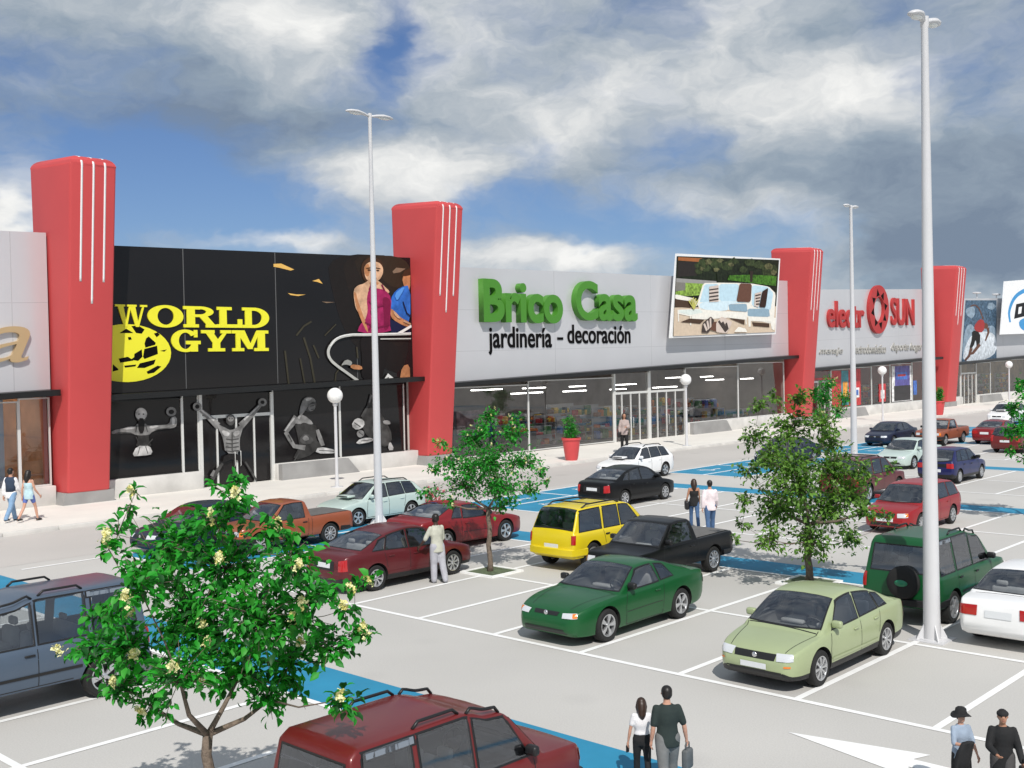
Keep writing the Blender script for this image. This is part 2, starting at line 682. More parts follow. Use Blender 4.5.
    # black bumpers, wrapped round the ends
    for key, fn, d in (("fbump", front, fd), ("rbump", rear, rd)):
        if key in S:
            z0, z1, prot = S[key][:3]
            mb = MB()
            rings = []
            w = S["W"] / 2
            xe = S["x1"] if key == "fbump" else S["x0"]
            sgn = 1 if key == "fbump" else -1
            path = [(xe - sgn * .55, w + .015), (xe - sgn * .16, w * .99), (xe + sgn * (prot - .06), w * .9), (xe + sgn * prot, w * .6), (xe + sgn * (prot + .01), 0)]
            path = path + [(x, -y) for x, y in path[-2::-1]]
            for i, (x, y) in enumerate(path):
                a = path[max(0, i - 1)]; b = path[min(len(path) - 1, i + 1)]
                t = Vector((b[0] - a[0], b[1] - a[1])).normalized()
                nx, ny = (t.y, -t.x)
                if nx * sgn < 0 or (abs(nx) < .3 and ny * y < 0):
                    nx, ny = -nx, -ny
                th = .1
                rings.append([(x, y, z0 + .02), (x, y, z1 - .02), (x - nx * .02, y - ny * .02, z1), (x - nx * th, y - ny * th, z1), (x - nx * th, y - ny * th, z0), (x - nx * .02, y - ny * .02, z0)])
            mb.loft(rings, 0, True, False)
            me = mb.mesh("bumper", [M_TRIM if len(S[key]) < 4 else P0]); mb.normals_out(me)
            parts.append(("bumper", me, None))
    # seams, handles, mouldings
    for sg in (1, -1):
        mb = MB()
        for ln in S["seams"]:
            sk.strip(mb, [(x, z if z > 0 else zt(x) + z) for x, z in ln], .016, side(sg), sdir(sg), .002)
        P("door_seam", mb, [M_TRIM])
        if "mould" in S:
            x0, x1, z, h, mm = S["mould"]
            mb = MB()
            sk.strip(mb, [(x0, z), (x1, z)], h, side(sg), sdir(sg), .012, sub=20)
            P("side_moulding", mb, [M_TRIM if mm else P0])
        for x in S["handles"]:
            z = zt(x) - .13
            p, n = sk.hit((x, sg * 3, z), sdir(sg))
            mb = MB()
            mb.rbox((x - .09, min(p.y, p.y + sg * .03) - .004, z - .017), (x + .09, max(p.y, p.y + sg * .03), z + .017), .012)
            P("door_handle", mb, [M_TRIM if S.get("blackh", 1) else P0])
        mx = S["mirror"]
        p, n = sk.hit((mx, sg * 3, zt(mx) + .06), sdir(sg))
        mb = MB()
        mb.rbox((mx - .05, min(p.y, p.y + sg * .2), zt(mx) + .05), (mx + .07, max(p.y - .0, p.y + sg * .2), zt(mx) + .19), .045, 0, 3)
        mb.tube([(mx, p.y - sg * .05, zt(mx) + .02), (mx + .01, p.y + sg * .08, zt(mx) + .1)], .025, 6)
        P("wing_mirror", mb, [P0 if S.get("pmirror") else M_TRIM])
    # hood and boot lid seams
    for ln in S.get("lids", []):
        mb = MB()
        sk.strip(mb, ln, .014, top, td, .002, sub=14)
        P("lid_seam", mb, [M_TRIM])
    # roof rails
    if "rails" in S:
        for x0, x1 in S["rails"]:
            for sg in (1, -1):
                mb = MB()
                y = sg * (section(S, (x0 + x1) / 2)[-4][0] - .03)
                pts = []
                for i in range(9):
                    x = x0 + (x1 - x0) * i / 8
                    p, _ = sk.hit((x, y, 4), td)
                    pts.append((x, y, p.z + (.0 if i in (0, 8) else .075)))
                mb.tube(pts, .022, 6)
                P("roof_rail", mb, [M_TRIM])
    if "bars" in S:
        for xx in S["bars"]:
            y = section(S, xx)[-4][0] - .03
            z = sk.hit((xx, y, 4), td)[0].z + .08
            mb = MB()
            mb.tube([(xx, -y, z), (xx, y, z)], .02, 6)
            P("roof_bar", mb, [M_TRIM])
    if "alpine" in S:  # slim lights in the roof edge
        for sg in (1, -1):
            x0, x1, z0, z1 = S["alpine"]
            for ex, mm, of, nm in ((.03, M_TRIM, .004, "roof_light_seal"), (0, M_SEAT, .008, "roof_light")):
                mb = MB()
                f2 = lambda x, z: (x, sg * 2.0, z + 1.15)
                sk.patch(mb, *quadpatch((x0 - ex, z0 - ex), (x1 + ex, z0 - ex), (x0 - ex, z1 + ex), (x1 + ex, z1 + ex), 8), f2, (0, -sg, -.9), of, 4)
                P(nm, mb, [mm])
    if "spare" in S:
        z, y = S["spare"]
        p, n = sk.hit(rear(y, z), rd)
        mb = MB()
        mb.lathe([(.001, .2), (.2, .2), (.31, .185), (.355, .15), (.37, .08), (.36, 0), (.001, 0)][::-1], 32, "x", (0, 0, 0))
        v = [(p.x - q[0] - .01, q[1] + y, q[2] + z) for q in mb.v]
        mb.v = v
        P("spare_wheel_cover", mb, [M_RUBBER])
        mb = MB()
        mb.lathe([(.001, 0), (.12, 0), (.12, .006), (.001, .006)], 24, "x")
        mb.v = [(p.x - .212 - q[0], q[1] * 1.25 + y, q[2] * .62 + z) for q in mb.v]
        P("oval_badge", mb, [mat("badge_green", (.02, .22, .11), .3)])
    if "tonneau" in S:
        x0, x1, yy = S["tonneau"]
        mb = MB()
        sk.patch(mb, *quadpatch((x0, -yy), (x1, -yy), (x0, yy), (x1, yy), 12), top, td, .012, 8)
        P("bed_cover", mb, [M_COVER])
        mb = MB()
    if "scoop" in S:
        x0, x1, yy = S["scoop"]
        z = sk.hit((x0, 0, 4), td)[0].z
        mb = MB()
        mb.rbox((x0, -yy, z - .05), (x1, yy, z + .035), .03)
        P("hood_scoop", mb, [P0])
        mb = MB()
        mb.box((x1 - .004, -yy + .05, z - .02), (x1 + .006, yy - .05, z + .02))
        P("scoop_mouth", mb, [M_TRIM])
    # the body with its openings, then seats and dashboard
    parts.insert(0, ("body", boolean(raw, cuts), None))
    sx = S["seats"]
    zz = zt(sx[0])
    for sg in (1, -1):
        mb = MB()
        mb.rbox((sx[0] - .1, sg * .38 - .24, zz - .195), (sx[0] + .06, sg * .38 + .24, zz + .16), .06)
        mb.rbox((sx[0] - .12, sg * .38 - .13, zz + .17), (sx[0] - .02, sg * .38 + .13, zz + .32), .045)
        mb.rbox((sx[0] + .05, sg * .38 - .24, zz - .197), (sx[0] + .5, sg * .38 + .24, zz - .12), .03)
        P("seat", mb, [M_SEATC])
    if len(sx) > 1:
        mb = MB()
        z2 = zt(sx[1])
        mb.rbox((sx[1] - .1, -.58, z2 - .195), (sx[1] + .06, .58, z2 + .1), .06)
        for y in (-.36, .36):
            mb.rbox((sx[1] - .1, y - .12, z2 + .11), (sx[1] - .02, y + .12, z2 + .22), .04)
        P("rear_seat", mb, [M_SEATC])
    dx = S["ws"][0] - .18
    mb = MB()
    mb.rbox((dx - .2, -.6, zt(dx) - .19), (dx + .1, .6, zt(dx) - .02), .05)
    P("dashboard", mb, [M_DASH])
    mb = MB()
    c = Vector((dx - .28, .38, zt(dx) + .02))
    mb.tube([c + Vector((math.sin(a) * .09, math.cos(a) * .17, math.sin(a) * .15)) for a in [2 * math.pi * k / 16 for k in range(17)]], .014, 6)
    P("steering_wheel", mb, [M_DASH])
    for me in parts:
        for p in me[1].polygons:
            p.use_smooth = True
        if me[0] in ("bumper",):
            me[1].set_sharp_from_angle(angle=rad(40))
    KITS[kind] = (S, parts, P0)
    return KITS[kind]


def make_car(kind, pm, label, cat, x, y, heading, scale=1.0, group=None, name=None, low=None, overrides=None, tall=1.0):
    """heading: +1 nose to +X, -1 nose to -X"""
    S, parts, P0 = kit(kind)
    t = thing(name or SPECS[kind].get("name", "parked_car"), label, cat, (x, y, 0.006), 0 if heading > 0 else math.pi, group)
    t.scale = (scale, scale, scale * tall)
    last = {}
    for nm, me, par in parts:
        if nm.endswith("_seal"):
            p = None
        o = link(nm, me, t)
        for i, s in enumerate(o.material_slots):
            if s.material == P0:
                s.link = "OBJECT"
                s.material = pm
            elif overrides and s.material and s.material.name in overrides:
                s.link = "OBJECT"
                s.material = overrides[s.material.name]
        last[nm] = o
        base = nm[:-5]
        if nm in last and (nm + "_seal") in last and nm in ("window", "windscreen", "rear_window", "roof_light"):
            # the rubber seal belongs to the pane it frames
            sl = last.pop(nm + "_seal")
            sl.parent = o
        if nm == "oval_badge":
            o.parent = last["spare_wheel_cover"]
        if nm == "scoop_mouth":
            o.parent = last["hood_scoop"]
    mt, mr = wheel_meshes(S["wr"], S.get("tw", .2), S.get("spokes", 6))
    for wx in (S["wb"] / 2, -S["wb"] / 2):
        for sg in (1, -1):
            w = bpy.data.objects.new("wheel", mt)
            COL.objects.link(w)
            w.parent = t
            w.location = (wx, sg * (S["W"] / 2 - S.get("tw", .2) / 2 - .025), S["wr"])
            w.rotation_euler = (0, random.uniform(0, 6), 0 if sg > 0 else math.pi)
            r = link("rim", mr, w)
    return t
SPECS = {}
SPECS["sedan_arc"] = dict(cabin=(-1.7, 1.1), seats=(-.3, -1.1), name="parked_sedan", W=1.76, wb=2.70, wr=.325, tw=.2, tum=.36, spokes=8, low=3, blackh=0, pmirror=1,
    top=[(-2.38, .52), (-2.35, .80), (-2.22, .955), (-1.9, 1.0), (-1.2, .985), (0, .93), (.95, .895), (1.5, .83), (1.95, .74), (2.17, .64), (2.26, .5)],
    bot=[(-2.38, .40), (-2.3, .28), (-1.9, .2), (1.9, .19), (2.15, .22), (2.26, .34)],
    roof=[(-1.86, 1.02), (-1.55, 1.14), (-1.1, 1.315), (-.6, 1.425), (-.1, 1.465), (.25, 1.44), (.55, 1.35), (.85, 1.18), (1.22, .92)],
    plan=[(-2.38, .74), (-2.3, .86), (-2.1, .94), (-1.6, .985), (0, 1), (1.3, .985), (1.8, .94), (2.08, .86), (2.2, .76), (2.26, .66)],
    ws=(1.14, .44), rs=(-1.74, -.98), glass=[(-.16, .86, -.16, .40), (-1.0, -.26, -.86, -.26), (-1.42, -1.08, -1.14, -.94)],
    head=(.46, .56, .78, .58, .78, .69, .46, .68), amber=(.6, .47, .74, .47, .74, .5, .6, .5), tail=(.6, .6, .86, .62, .84, .9, .6, .86), grille=(.4, .56, .42, .67), intake=(.6, .3, .55, .38),
    fplate=(.26, .4, .26, .5), rplate=(.26, .66, .26, .78), rpanel=(.42, .6, .4, .84),
    seams=[[(.98, .3), (1.0, .6), (.93, -.02)], [(-.21, .3), (-.21, -.02)], [(-.98, .55), (-1.06, -.02)], [(-1.0, .3), (.95, .3)]], handles=[-.0, -.85], mirror=.8, mould=(-.95, .95, .42, .05, 0),
    lids=[[(1.2, -.7), (1.24, .7)], [(1.2, .72), (2.1, .55)], [(1.2, -.72), (2.1, -.55)], [(-1.9, -.6), (-1.9, .6)]])
SPECS["coupe"] = dict(cabin=(-1.55, .75), seats=(-.55, -1.15), name="parked_coupe", W=1.82, wb=2.57, wr=.33, tw=.22, tum=.42, spokes=5, low=0, blackh=0, pmirror=0,
    top=[(-2.3, .55), (-2.27, .84), (-2.12, .955), (-1.7, .985), (-1.1, .965), (-.3, .9), (.75, .875), (1.4, .83), (1.9, .735), (2.15, .62), (2.24, .48)],
    bot=[(-2.3, .42), (-2.2, .3), (-1.8, .2), (1.8, .17), (2.1, .2), (2.24, .32)],
    roof=[(-1.72, 1.0), (-1.3, 1.14), (-.8, 1.3), (-.4, 1.345), (-.05, 1.33), (.2, 1.27), (.5, 1.1), (.85, .895)],
    plan=[(-2.3, .8), (-2.2, .9), (-1.9, .97), (-1.3, 1.0), (-.3, .97), (1.2, .99), (1.75, .94), (2.05, .84), (2.18, .74), (2.24, .64)],
    ws=(.8, .12), rs=(-1.62, -.72), glass=[(-.52, .56, -.42, .1), (-1.02, -.62, -.78, -.56)],
    head=(.46, .57, .8, .585, .8, .675, .46, .655), amber=(.72, .588, .82, .592, .82, .668, .72, .664), tail=(.42, .64, .86, .64, .86, .82, .42, .84), grille=(.3, .6, .32, .67), intake=(.55, .26, .5, .36),
    rplate=(.26, .5, .26, .62),
    seams=[[(.68, .24), (.7, .6), (.62, -.02)], [(-.6, .24), (-.66, -.02)], [(-.6, .24), (.68, .24)], [(-.58, .52), (.66, .5)]], handles=[-.42], mirror=.5,
    lids=[[(.86, -.7), (.9, .7)], [(.9, .74), (2.0, .5)], [(.9, -.74), (2.0, -.5)], [(-1.75, -.7), (-1.75, .7)]])
SPECS["offroader"] = dict(cabin=(-2.06, 1.05), seats=(-.15, -1.05), name="parked_offroader", W=1.82, wb=2.54, wr=.365, tw=.24, tum=.2, rr=.06, spokes=5, low=0, blackh=1, crown=.03,
    top=[(-2.16, .7), (-2.14, 1.08), (-2.08, 1.12), (0, 1.13), (1.0, 1.12), (1.1, 1.10), (1.85, 1.04), (1.96, .98), (2.0, .8)],
    bot=[(-2.16, .46), (-2.0, .38), (1.9, .38), (2.0, .5)],
    roof=[(-2.1, 1.14), (-2.07, 1.5), (-2.02, 1.85), (-1.9, 1.93), (-.2, 1.93), (.02, 1.88), (.2, 1.81), (.5, 1.78), (.62, 1.72), (1.16, 1.12)],
    plan=[(-2.16, .92), (-2.1, .97), (-1.9, 1), (1.5, 1), (1.85, .96), (1.95, .91), (2.0, .85)], boxy=1,
    ws=(1.1, .66), glass=[(-.04, .88, -.04, .5), (-.98, -.14, -.98, -.14), (-1.9, -1.12, -1.84, -1.12)],
    rv=(.68, 1.2, .6, 1.76), alpine=(-1.8, -1.05, 1.8, 1.9), bow=.03,
    head=(.5, .76, .74, .76, .74, .94, .5, .94), amber=(.78, .76, .88, .76, .88, .94, .78, .94), tail=(.78, .8, .9, .8, .9, 1.12, .78, 1.12), grille=(.44, .74, .44, .94),
    fplate=(.26, .5, .26, .62), rplate=(.26, .86, .26, .98),
    fbump=(.44, .66, .1), rbump=(.46, .62, .1), spare=(.98, -.12), mould=(-.85, .86, .66, .05, 1),
    seams=[[(.94, .46), (.96, .8), (.94, -.02)], [(-.09, .46), (-.09, -.02)], [(-1.05, .75), (-1.05, -.02)], [(-.7, .46), (.94, .46)]], handles=[.05, -.9], mirror=.84,
    rails=[(-.1, .5), (-1.0, -.22)], lids=[[(1.15, -.78), (1.15, .78)]])
SPECS["compact_suv"] = dict(cabin=(-2.05, 1.08), seats=(-.12, -.95), name="parked_suv", W=1.76, wb=2.72, wr=.36, tw=.23, tum=.22, rr=.06, spokes=5, low=0, blackh=1, crown=.03,
    top=[(-2.2, .72), (-2.18, 1.0), (-2.12, 1.03), (0, 1.03), (1.0, 1.01), (1.15, .99), (1.95, .92), (2.12, .82), (2.18, .62)],
    bot=[(-2.2, .42), (-2.05, .33), (2.0, .33), (2.18, .44)],
    roof=[(-2.14, 1.05), (-1.98, 1.36), (-1.86, 1.58), (-1.74, 1.635), (-.6, 1.655), (.2, 1.64), (.5, 1.58), (1.2, 1.01)],
    plan=[(-2.2, .9), (-2.12, .96), (-1.9, 1), (1.5, 1), (1.95, .95), (2.1, .86), (2.18, .78)],
    ws=(1.12, .52), glass=[(.0, .92, .0, .42), (-.8, -.1, -.74, -.1), (-1.92, -.94, -1.78, -.9)], rs=(-2.1, -1.82), bow=0,
    head=(.5, .68, .78, .68, .78, .84, .5, .84), tail=(.74, .74, .87, .74, .87, .98, .74, .98), grille=(.46, .66, .46, .84), rplate=(.26, .6, .26, .72),
    fbump=(.4, .6, .07, 1), rbump=(.42, .62, .09, 1),
    seams=[[(.96, .4), (.98, .7), (.95, -.02)], [(-.05, .4), (-.05, -.02)], [(-.8, .66), (-.88, -.02)], [(-.7, .4), (.96, .4)]], handles=[.1, -.72], mirror=.86,
    rails=[(-1.6, .1)], bars=[-1.2, -.3], lids=[[(1.22, -.7), (1.22, .7)]])
SPECS["pickup"] = dict(cabin=(-.58, 1.0), seats=(-.3,), name="parked_pickup", W=1.76, wb=2.85, wr=.35, tw=.23, tum=.22, rr=.06, spokes=10, low=0, blackh=1, crown=.02,
    top=[(-2.42, .6), (-2.40, .98), (-2.36, 1.02), (-.6, 1.0), (.3, .99), (1.02, .98), (1.15, .96), (1.95, .9), (2.1, .82), (2.15, .62)],
    bot=[(-2.42, .42), (-2.3, .36), (2.0, .34), (2.15, .44)],
    roof=[(-.66, 1.0), (-.6, 1.2), (-.52, 1.5), (-.42, 1.56), (0, 1.575), (.36, 1.54), (.46, 1.5), (1.1, .98)],
    plan=[(-2.42, .94), (-2.36, .97), (-2.2, 1), (1.6, 1), (1.95, .95), (2.08, .88), (2.15, .8)], boxy=1,
    ws=(1.04, .47), rs=(-.63, -.51), glass=[(-.38, .84, -.34, .34)], bow=.04,
    head=(.48, .66, .72, .66, .72, .8, .48, .8), amber=(.74, .66, .86, .66, .86, .8, .74, .8), tail=(.76, .66, .87, .66, .87, .96, .76, .96), grille=(.46, .66, .46, .8), fchrome=(.46, .72, .46, .745),
    fplate=(.26, .46, .26, .56), rplate=(.26, .5, .26, .6), tonneau=(-2.3, -.74, .74),
    fbump=(.4, .58, .09), rbump=(.42, .56, .08),
    seams=[[(.92, .4), (.94, .7), (.9, -.02)], [(-.5, .4), (-.52, -.02)], [(-.5, .4), (.92, .4)], [(-.66, .4), (-.66, -.02)]], handles=[-.36], mirror=.76,
    lids=[[(1.16, -.74), (1.16, .74)]])
SPECS["wagon"] = dict(cabin=(-1.9, .95), seats=(-.25, -1.05), name="parked_wagon", W=1.69, wb=2.52, wr=.315, tw=.2, tum=.34, spokes=5, low=2, blackh=0, pmirror=1,
    top=[(-2.06, .56), (-2.04, .86), (-1.96, .95), (-1.2, .95), (0, .915), (.85, .885), (1.4, .83), (1.85, .73), (2.05, .62), (2.12, .48)],
    bot=[(-2.06, .4), (-2.0, .28), (-1.6, .2), (1.8, .19), (2.02, .22), (2.12, .33)],
    roof=[(-1.98, .97), (-1.8, 1.12), (-1.55, 1.32), (-1.3, 1.42), (-.6, 1.455), (0, 1.45), (.3, 1.39), (.6, 1.22), (1.08, .9)],
    plan=[(-2.06, .84), (-1.98, .92), (-1.7, .98), (0, 1), (1.3, .98), (1.75, .92), (1.98, .82), (2.08, .74), (2.12, .66)],
    ws=(1.0, .3), rs=(-1.92, -1.5), glass=[(-.12, .74, -.12, .26), (-.95, -.22, -.85, -.22), (-1.62, -1.04, -1.36, -.94)],
    head=(.42, .55, .76, .57, .76, .69, .42, .67), tail=(.56, .66, .8, .66, .78, .88, .56, .88), grille=(.3, .56, .32, .65), intake=(.5, .28, .45, .42), fplate=(.26, .44, .26, .53), rplate=(.26, .62, .26, .74),
    seams=[[(.84, .28), (.86, .6), (.8, -.02)], [(-.17, .28), (-.17, -.02)], [(-.9, .52), (-1.0, -.02)], [(-.9, .28), (.84, .28)]], handles=[.02, -.8], mirror=.66, rails=[(-1.3, .1)], scoop=(.95, 1.3, .3),
    lids=[[(1.08, -.66), (1.12, .66)]])
SPECS["sedan_soft"] = dict(cabin=(-1.58, 1.14), seats=(-.3, -1.05), name="parked_sedan", W=1.76, wb=2.70, wr=.315, tw=.2, tum=.36, spokes=7, low=0, blackh=0, pmirror=1,
    top=[(-2.4, .52), (-2.37, .82), (-2.25, .94), (-1.8, .97), (-1.2, .95), (0, .9), (.95, .875), (1.5, .81), (2.0, .71), (2.2, .62), (2.3, .48)],
    bot=[(-2.4, .4), (-2.3, .27), (-1.9, .2), (1.9, .18), (2.15, .2), (2.3, .32)],
    roof=[(-1.72, .985), (-1.4, 1.13), (-1.05, 1.3), (-.75, 1.375), (-.2, 1.41), (.2, 1.39), (.5, 1.31), (.85, 1.13), (1.28, .89)],
    plan=[(-2.4, .76), (-2.32, .87), (-2.1, .95), (-1.6, .99), (0, 1), (1.3, .985), (1.85, .93), (2.1, .84), (2.24, .73), (2.3, .62)],
    ws=(1.18, .46), rs=(-1.62, -.94), glass=[(-.16, .9, -.16, .4), (-.98, -.26, -.82, -.26)],
    head=(.42, .54, .8, .56, .8, .66, .42, .65), tail=(.42, .66, .86, .66, .86, .85, .42, .86), grille=(.32, .55, .34, .64), intake=(.55, .27, .5, .37), rplate=(.26, .64, .26, .78),
    seams=[[(.98, .26), (1.0, .6), (.94, -.02)], [(-.21, .26), (-.21, -.02)], [(-.95, .52), (-1.02, -.02)], [(-.95, .26), (.96, .26)]], handles=[0, -.84], mirror=.84,
    lids=[[(1.26, -.7), (1.3, .7)], [(-1.76, -.66), (-1.76, .66)]])
SPECS["hatch"] = dict(cabin=(-1.68, .93), seats=(-.25, -.98), name="parked_hatchback", W=1.64, wb=2.4, wr=.295, tw=.18, tum=.3, spokes=12, low=3, blackh=1,
    top=[(-1.86, .56), (-1.84, .84), (-1.76, .93), (-1.2, .92), (0, .89), (.8, .87), (1.35, .82), (1.8, .72), (1.98, .62), (2.04, .48)],
    bot=[(-1.86, .4), (-1.8, .28), (-1.5, .2), (1.7, .19), (1.95, .22), (2.04, .34)],
    roof=[(-1.78, .95), (-1.6, 1.1), (-1.3, 1.32), (-1.1, 1.38), (-.4, 1.405), (.1, 1.39), (.35, 1.34), (.6, 1.18), (1.05, .885)],
    plan=[(-1.86, .86), (-1.78, .93), (-1.5, .98), (0, 1), (1.3, .98), (1.7, .92), (1.9, .84), (2.04, .72)],
    ws=(.97, .34), rs=(-1.74, -1.26), glass=[(-.12, .7, -.12, .3), (-.85, -.22, -.8, -.22), (-1.36, -.94, -1.14, -.88)],
    head=(.42, .56, .74, .58, .74, .69, .42, .68), tail=(.5, .66, .79, .66, .78, .86, .5, .86), grille=(.34, .57, .36, .66), rplate=(.26, .5, .26, .62), rpanel=(.48, .7, .48, .84),
    seams=[[(.8, .28), (.82, .6), (.76, -.02)], [(-.17, .28), (-.17, -.02)], [(-.85, .5), (-.9, -.02)], [(-.8, .28), (.8, .28)]], handles=[.02, -.74], mirror=.64,
    lids=[[(1.06, -.64), (1.1, .64)]])
SPECS["estate"] = dict(cabin=(-1.95, 1.04), seats=(-.28, -1.08), name="parked_estate_car", W=1.72, wb=2.56, wr=.315, tw=.2, tum=.28, spokes=9, low=0, blackh=0, pmirror=1,
    top=[(-2.12, .58), (-2.1, .88), (-2.02, .96), (-1.2, .95), (0, .92), (.9, .89), (1.45, .83), (1.9, .73), (2.1, .62), (2.17, .48)],
    bot=[(-2.12, .4), (-2.05, .28), (-1.7, .2), (1.8, .19), (2.05, .22), (2.17, .34)],
    roof=[(-2.04, .98), (-1.92, 1.16), (-1.72, 1.38), (-1.55, 1.43), (-.6, 1.47), (.1, 1.455), (.4, 1.39), (.7, 1.2), (1.16, .9)],
    plan=[(-2.12, .86), (-2.04, .93), (-1.8, .98), (0, 1), (1.35, .98), (1.8, .92), (2.03, .82), (2.12, .74), (2.17, .66)],
    ws=(1.08, .38), rs=(-2.0, -1.68), glass=[(-.14, .82, -.14, .34), (-.98, -.24, -.94, -.24), (-1.84, -1.08, -1.64, -1.04)],
    head=(.42, .55, .77, .57, .77, .69, .42, .67), amber=(.7, .58, .8, .6, .8, .69, .7, .68), tail=(.64, .66, .82, .66, .8, 1.0, .64, 1.0), grille=(.3, .56, .32, .66), intake=(.5, .28, .45, .38), fplate=(.28, .42, .28, .52), rplate=(.26, .62, .26, .74),
    seams=[[(.9, .28), (.92, .6), (.86, -.02)], [(-.19, .28), (-.19, -.02)], [(-.98, .52), (-1.04, -.02)], [(-.95, .28), (.9, .28)]], handles=[.02, -.84], mirror=.74,
    lids=[[(1.16, -.68), (1.2, .68)]])
# ---------------------------------------------------------------- people
def remesh(mb, name, mats, voxel, smooth=3, factor=.5):
    me = mb.mesh("src", [])
    mb.normals_out(me)
    o = bpy.data.objects.new("remesh_src", me)
    COL.objects.link(o)
    r = o.modifiers.new("r", "REMESH")
    r.mode = "VOXEL"
    r.voxel_size = voxel
    r.use_smooth_shade = True
    if smooth:
        s = o.modifiers.new("s", "SMOOTH")
        s.iterations = smooth
        s.factor = factor
    dg = bpy.context.evaluated_depsgraph_get()
    out = bpy.data.meshes.new_from_object(o.evaluated_get(dg))
    bpy.data.objects.remove(o)
    out.name = name
    out.materials.clear()
    for m in mats:
        out.materials.append(m)
    for p in out.polygons:
        p.use_smooth = True
    return out


def limb(mb, pts, rs, n=12):
    mb.tube(pts, rs, n)
    for p, r in ((pts[0], rs[0]), (pts[-1], rs[-1])):
        rr = r if not hasattr(r, "__len__") else min(r)
        mb.ball(p, rr * .99, 10)


SKIN = {"light": mat("skin_light_tone", (.55, .3, .21), .5), "tan": mat("skin_tan_tone", (.42, .21, .13), .5), "dark": mat("skin_dark_tone", (.06, .03, .02), .45)}
HAIR = {"black": mat("hair_black", (.012, .009, .008), .45), "brown": mat("hair_brown", (.035, .018, .011), .45)}
M_EYE = mat("eye_dark", (.02, .015, .012), .2)
M_LIP = mat("lip", (.35, .1, .09), .5)
CLOTH = {}


def cloth(name, col, var=.12):
    if name not in CLOTH:
        CLOTH[name] = mat("cloth_" + name, col, .85, var=var, scale=9, bump=.25, bscale=22)
    return CLOTH[name]


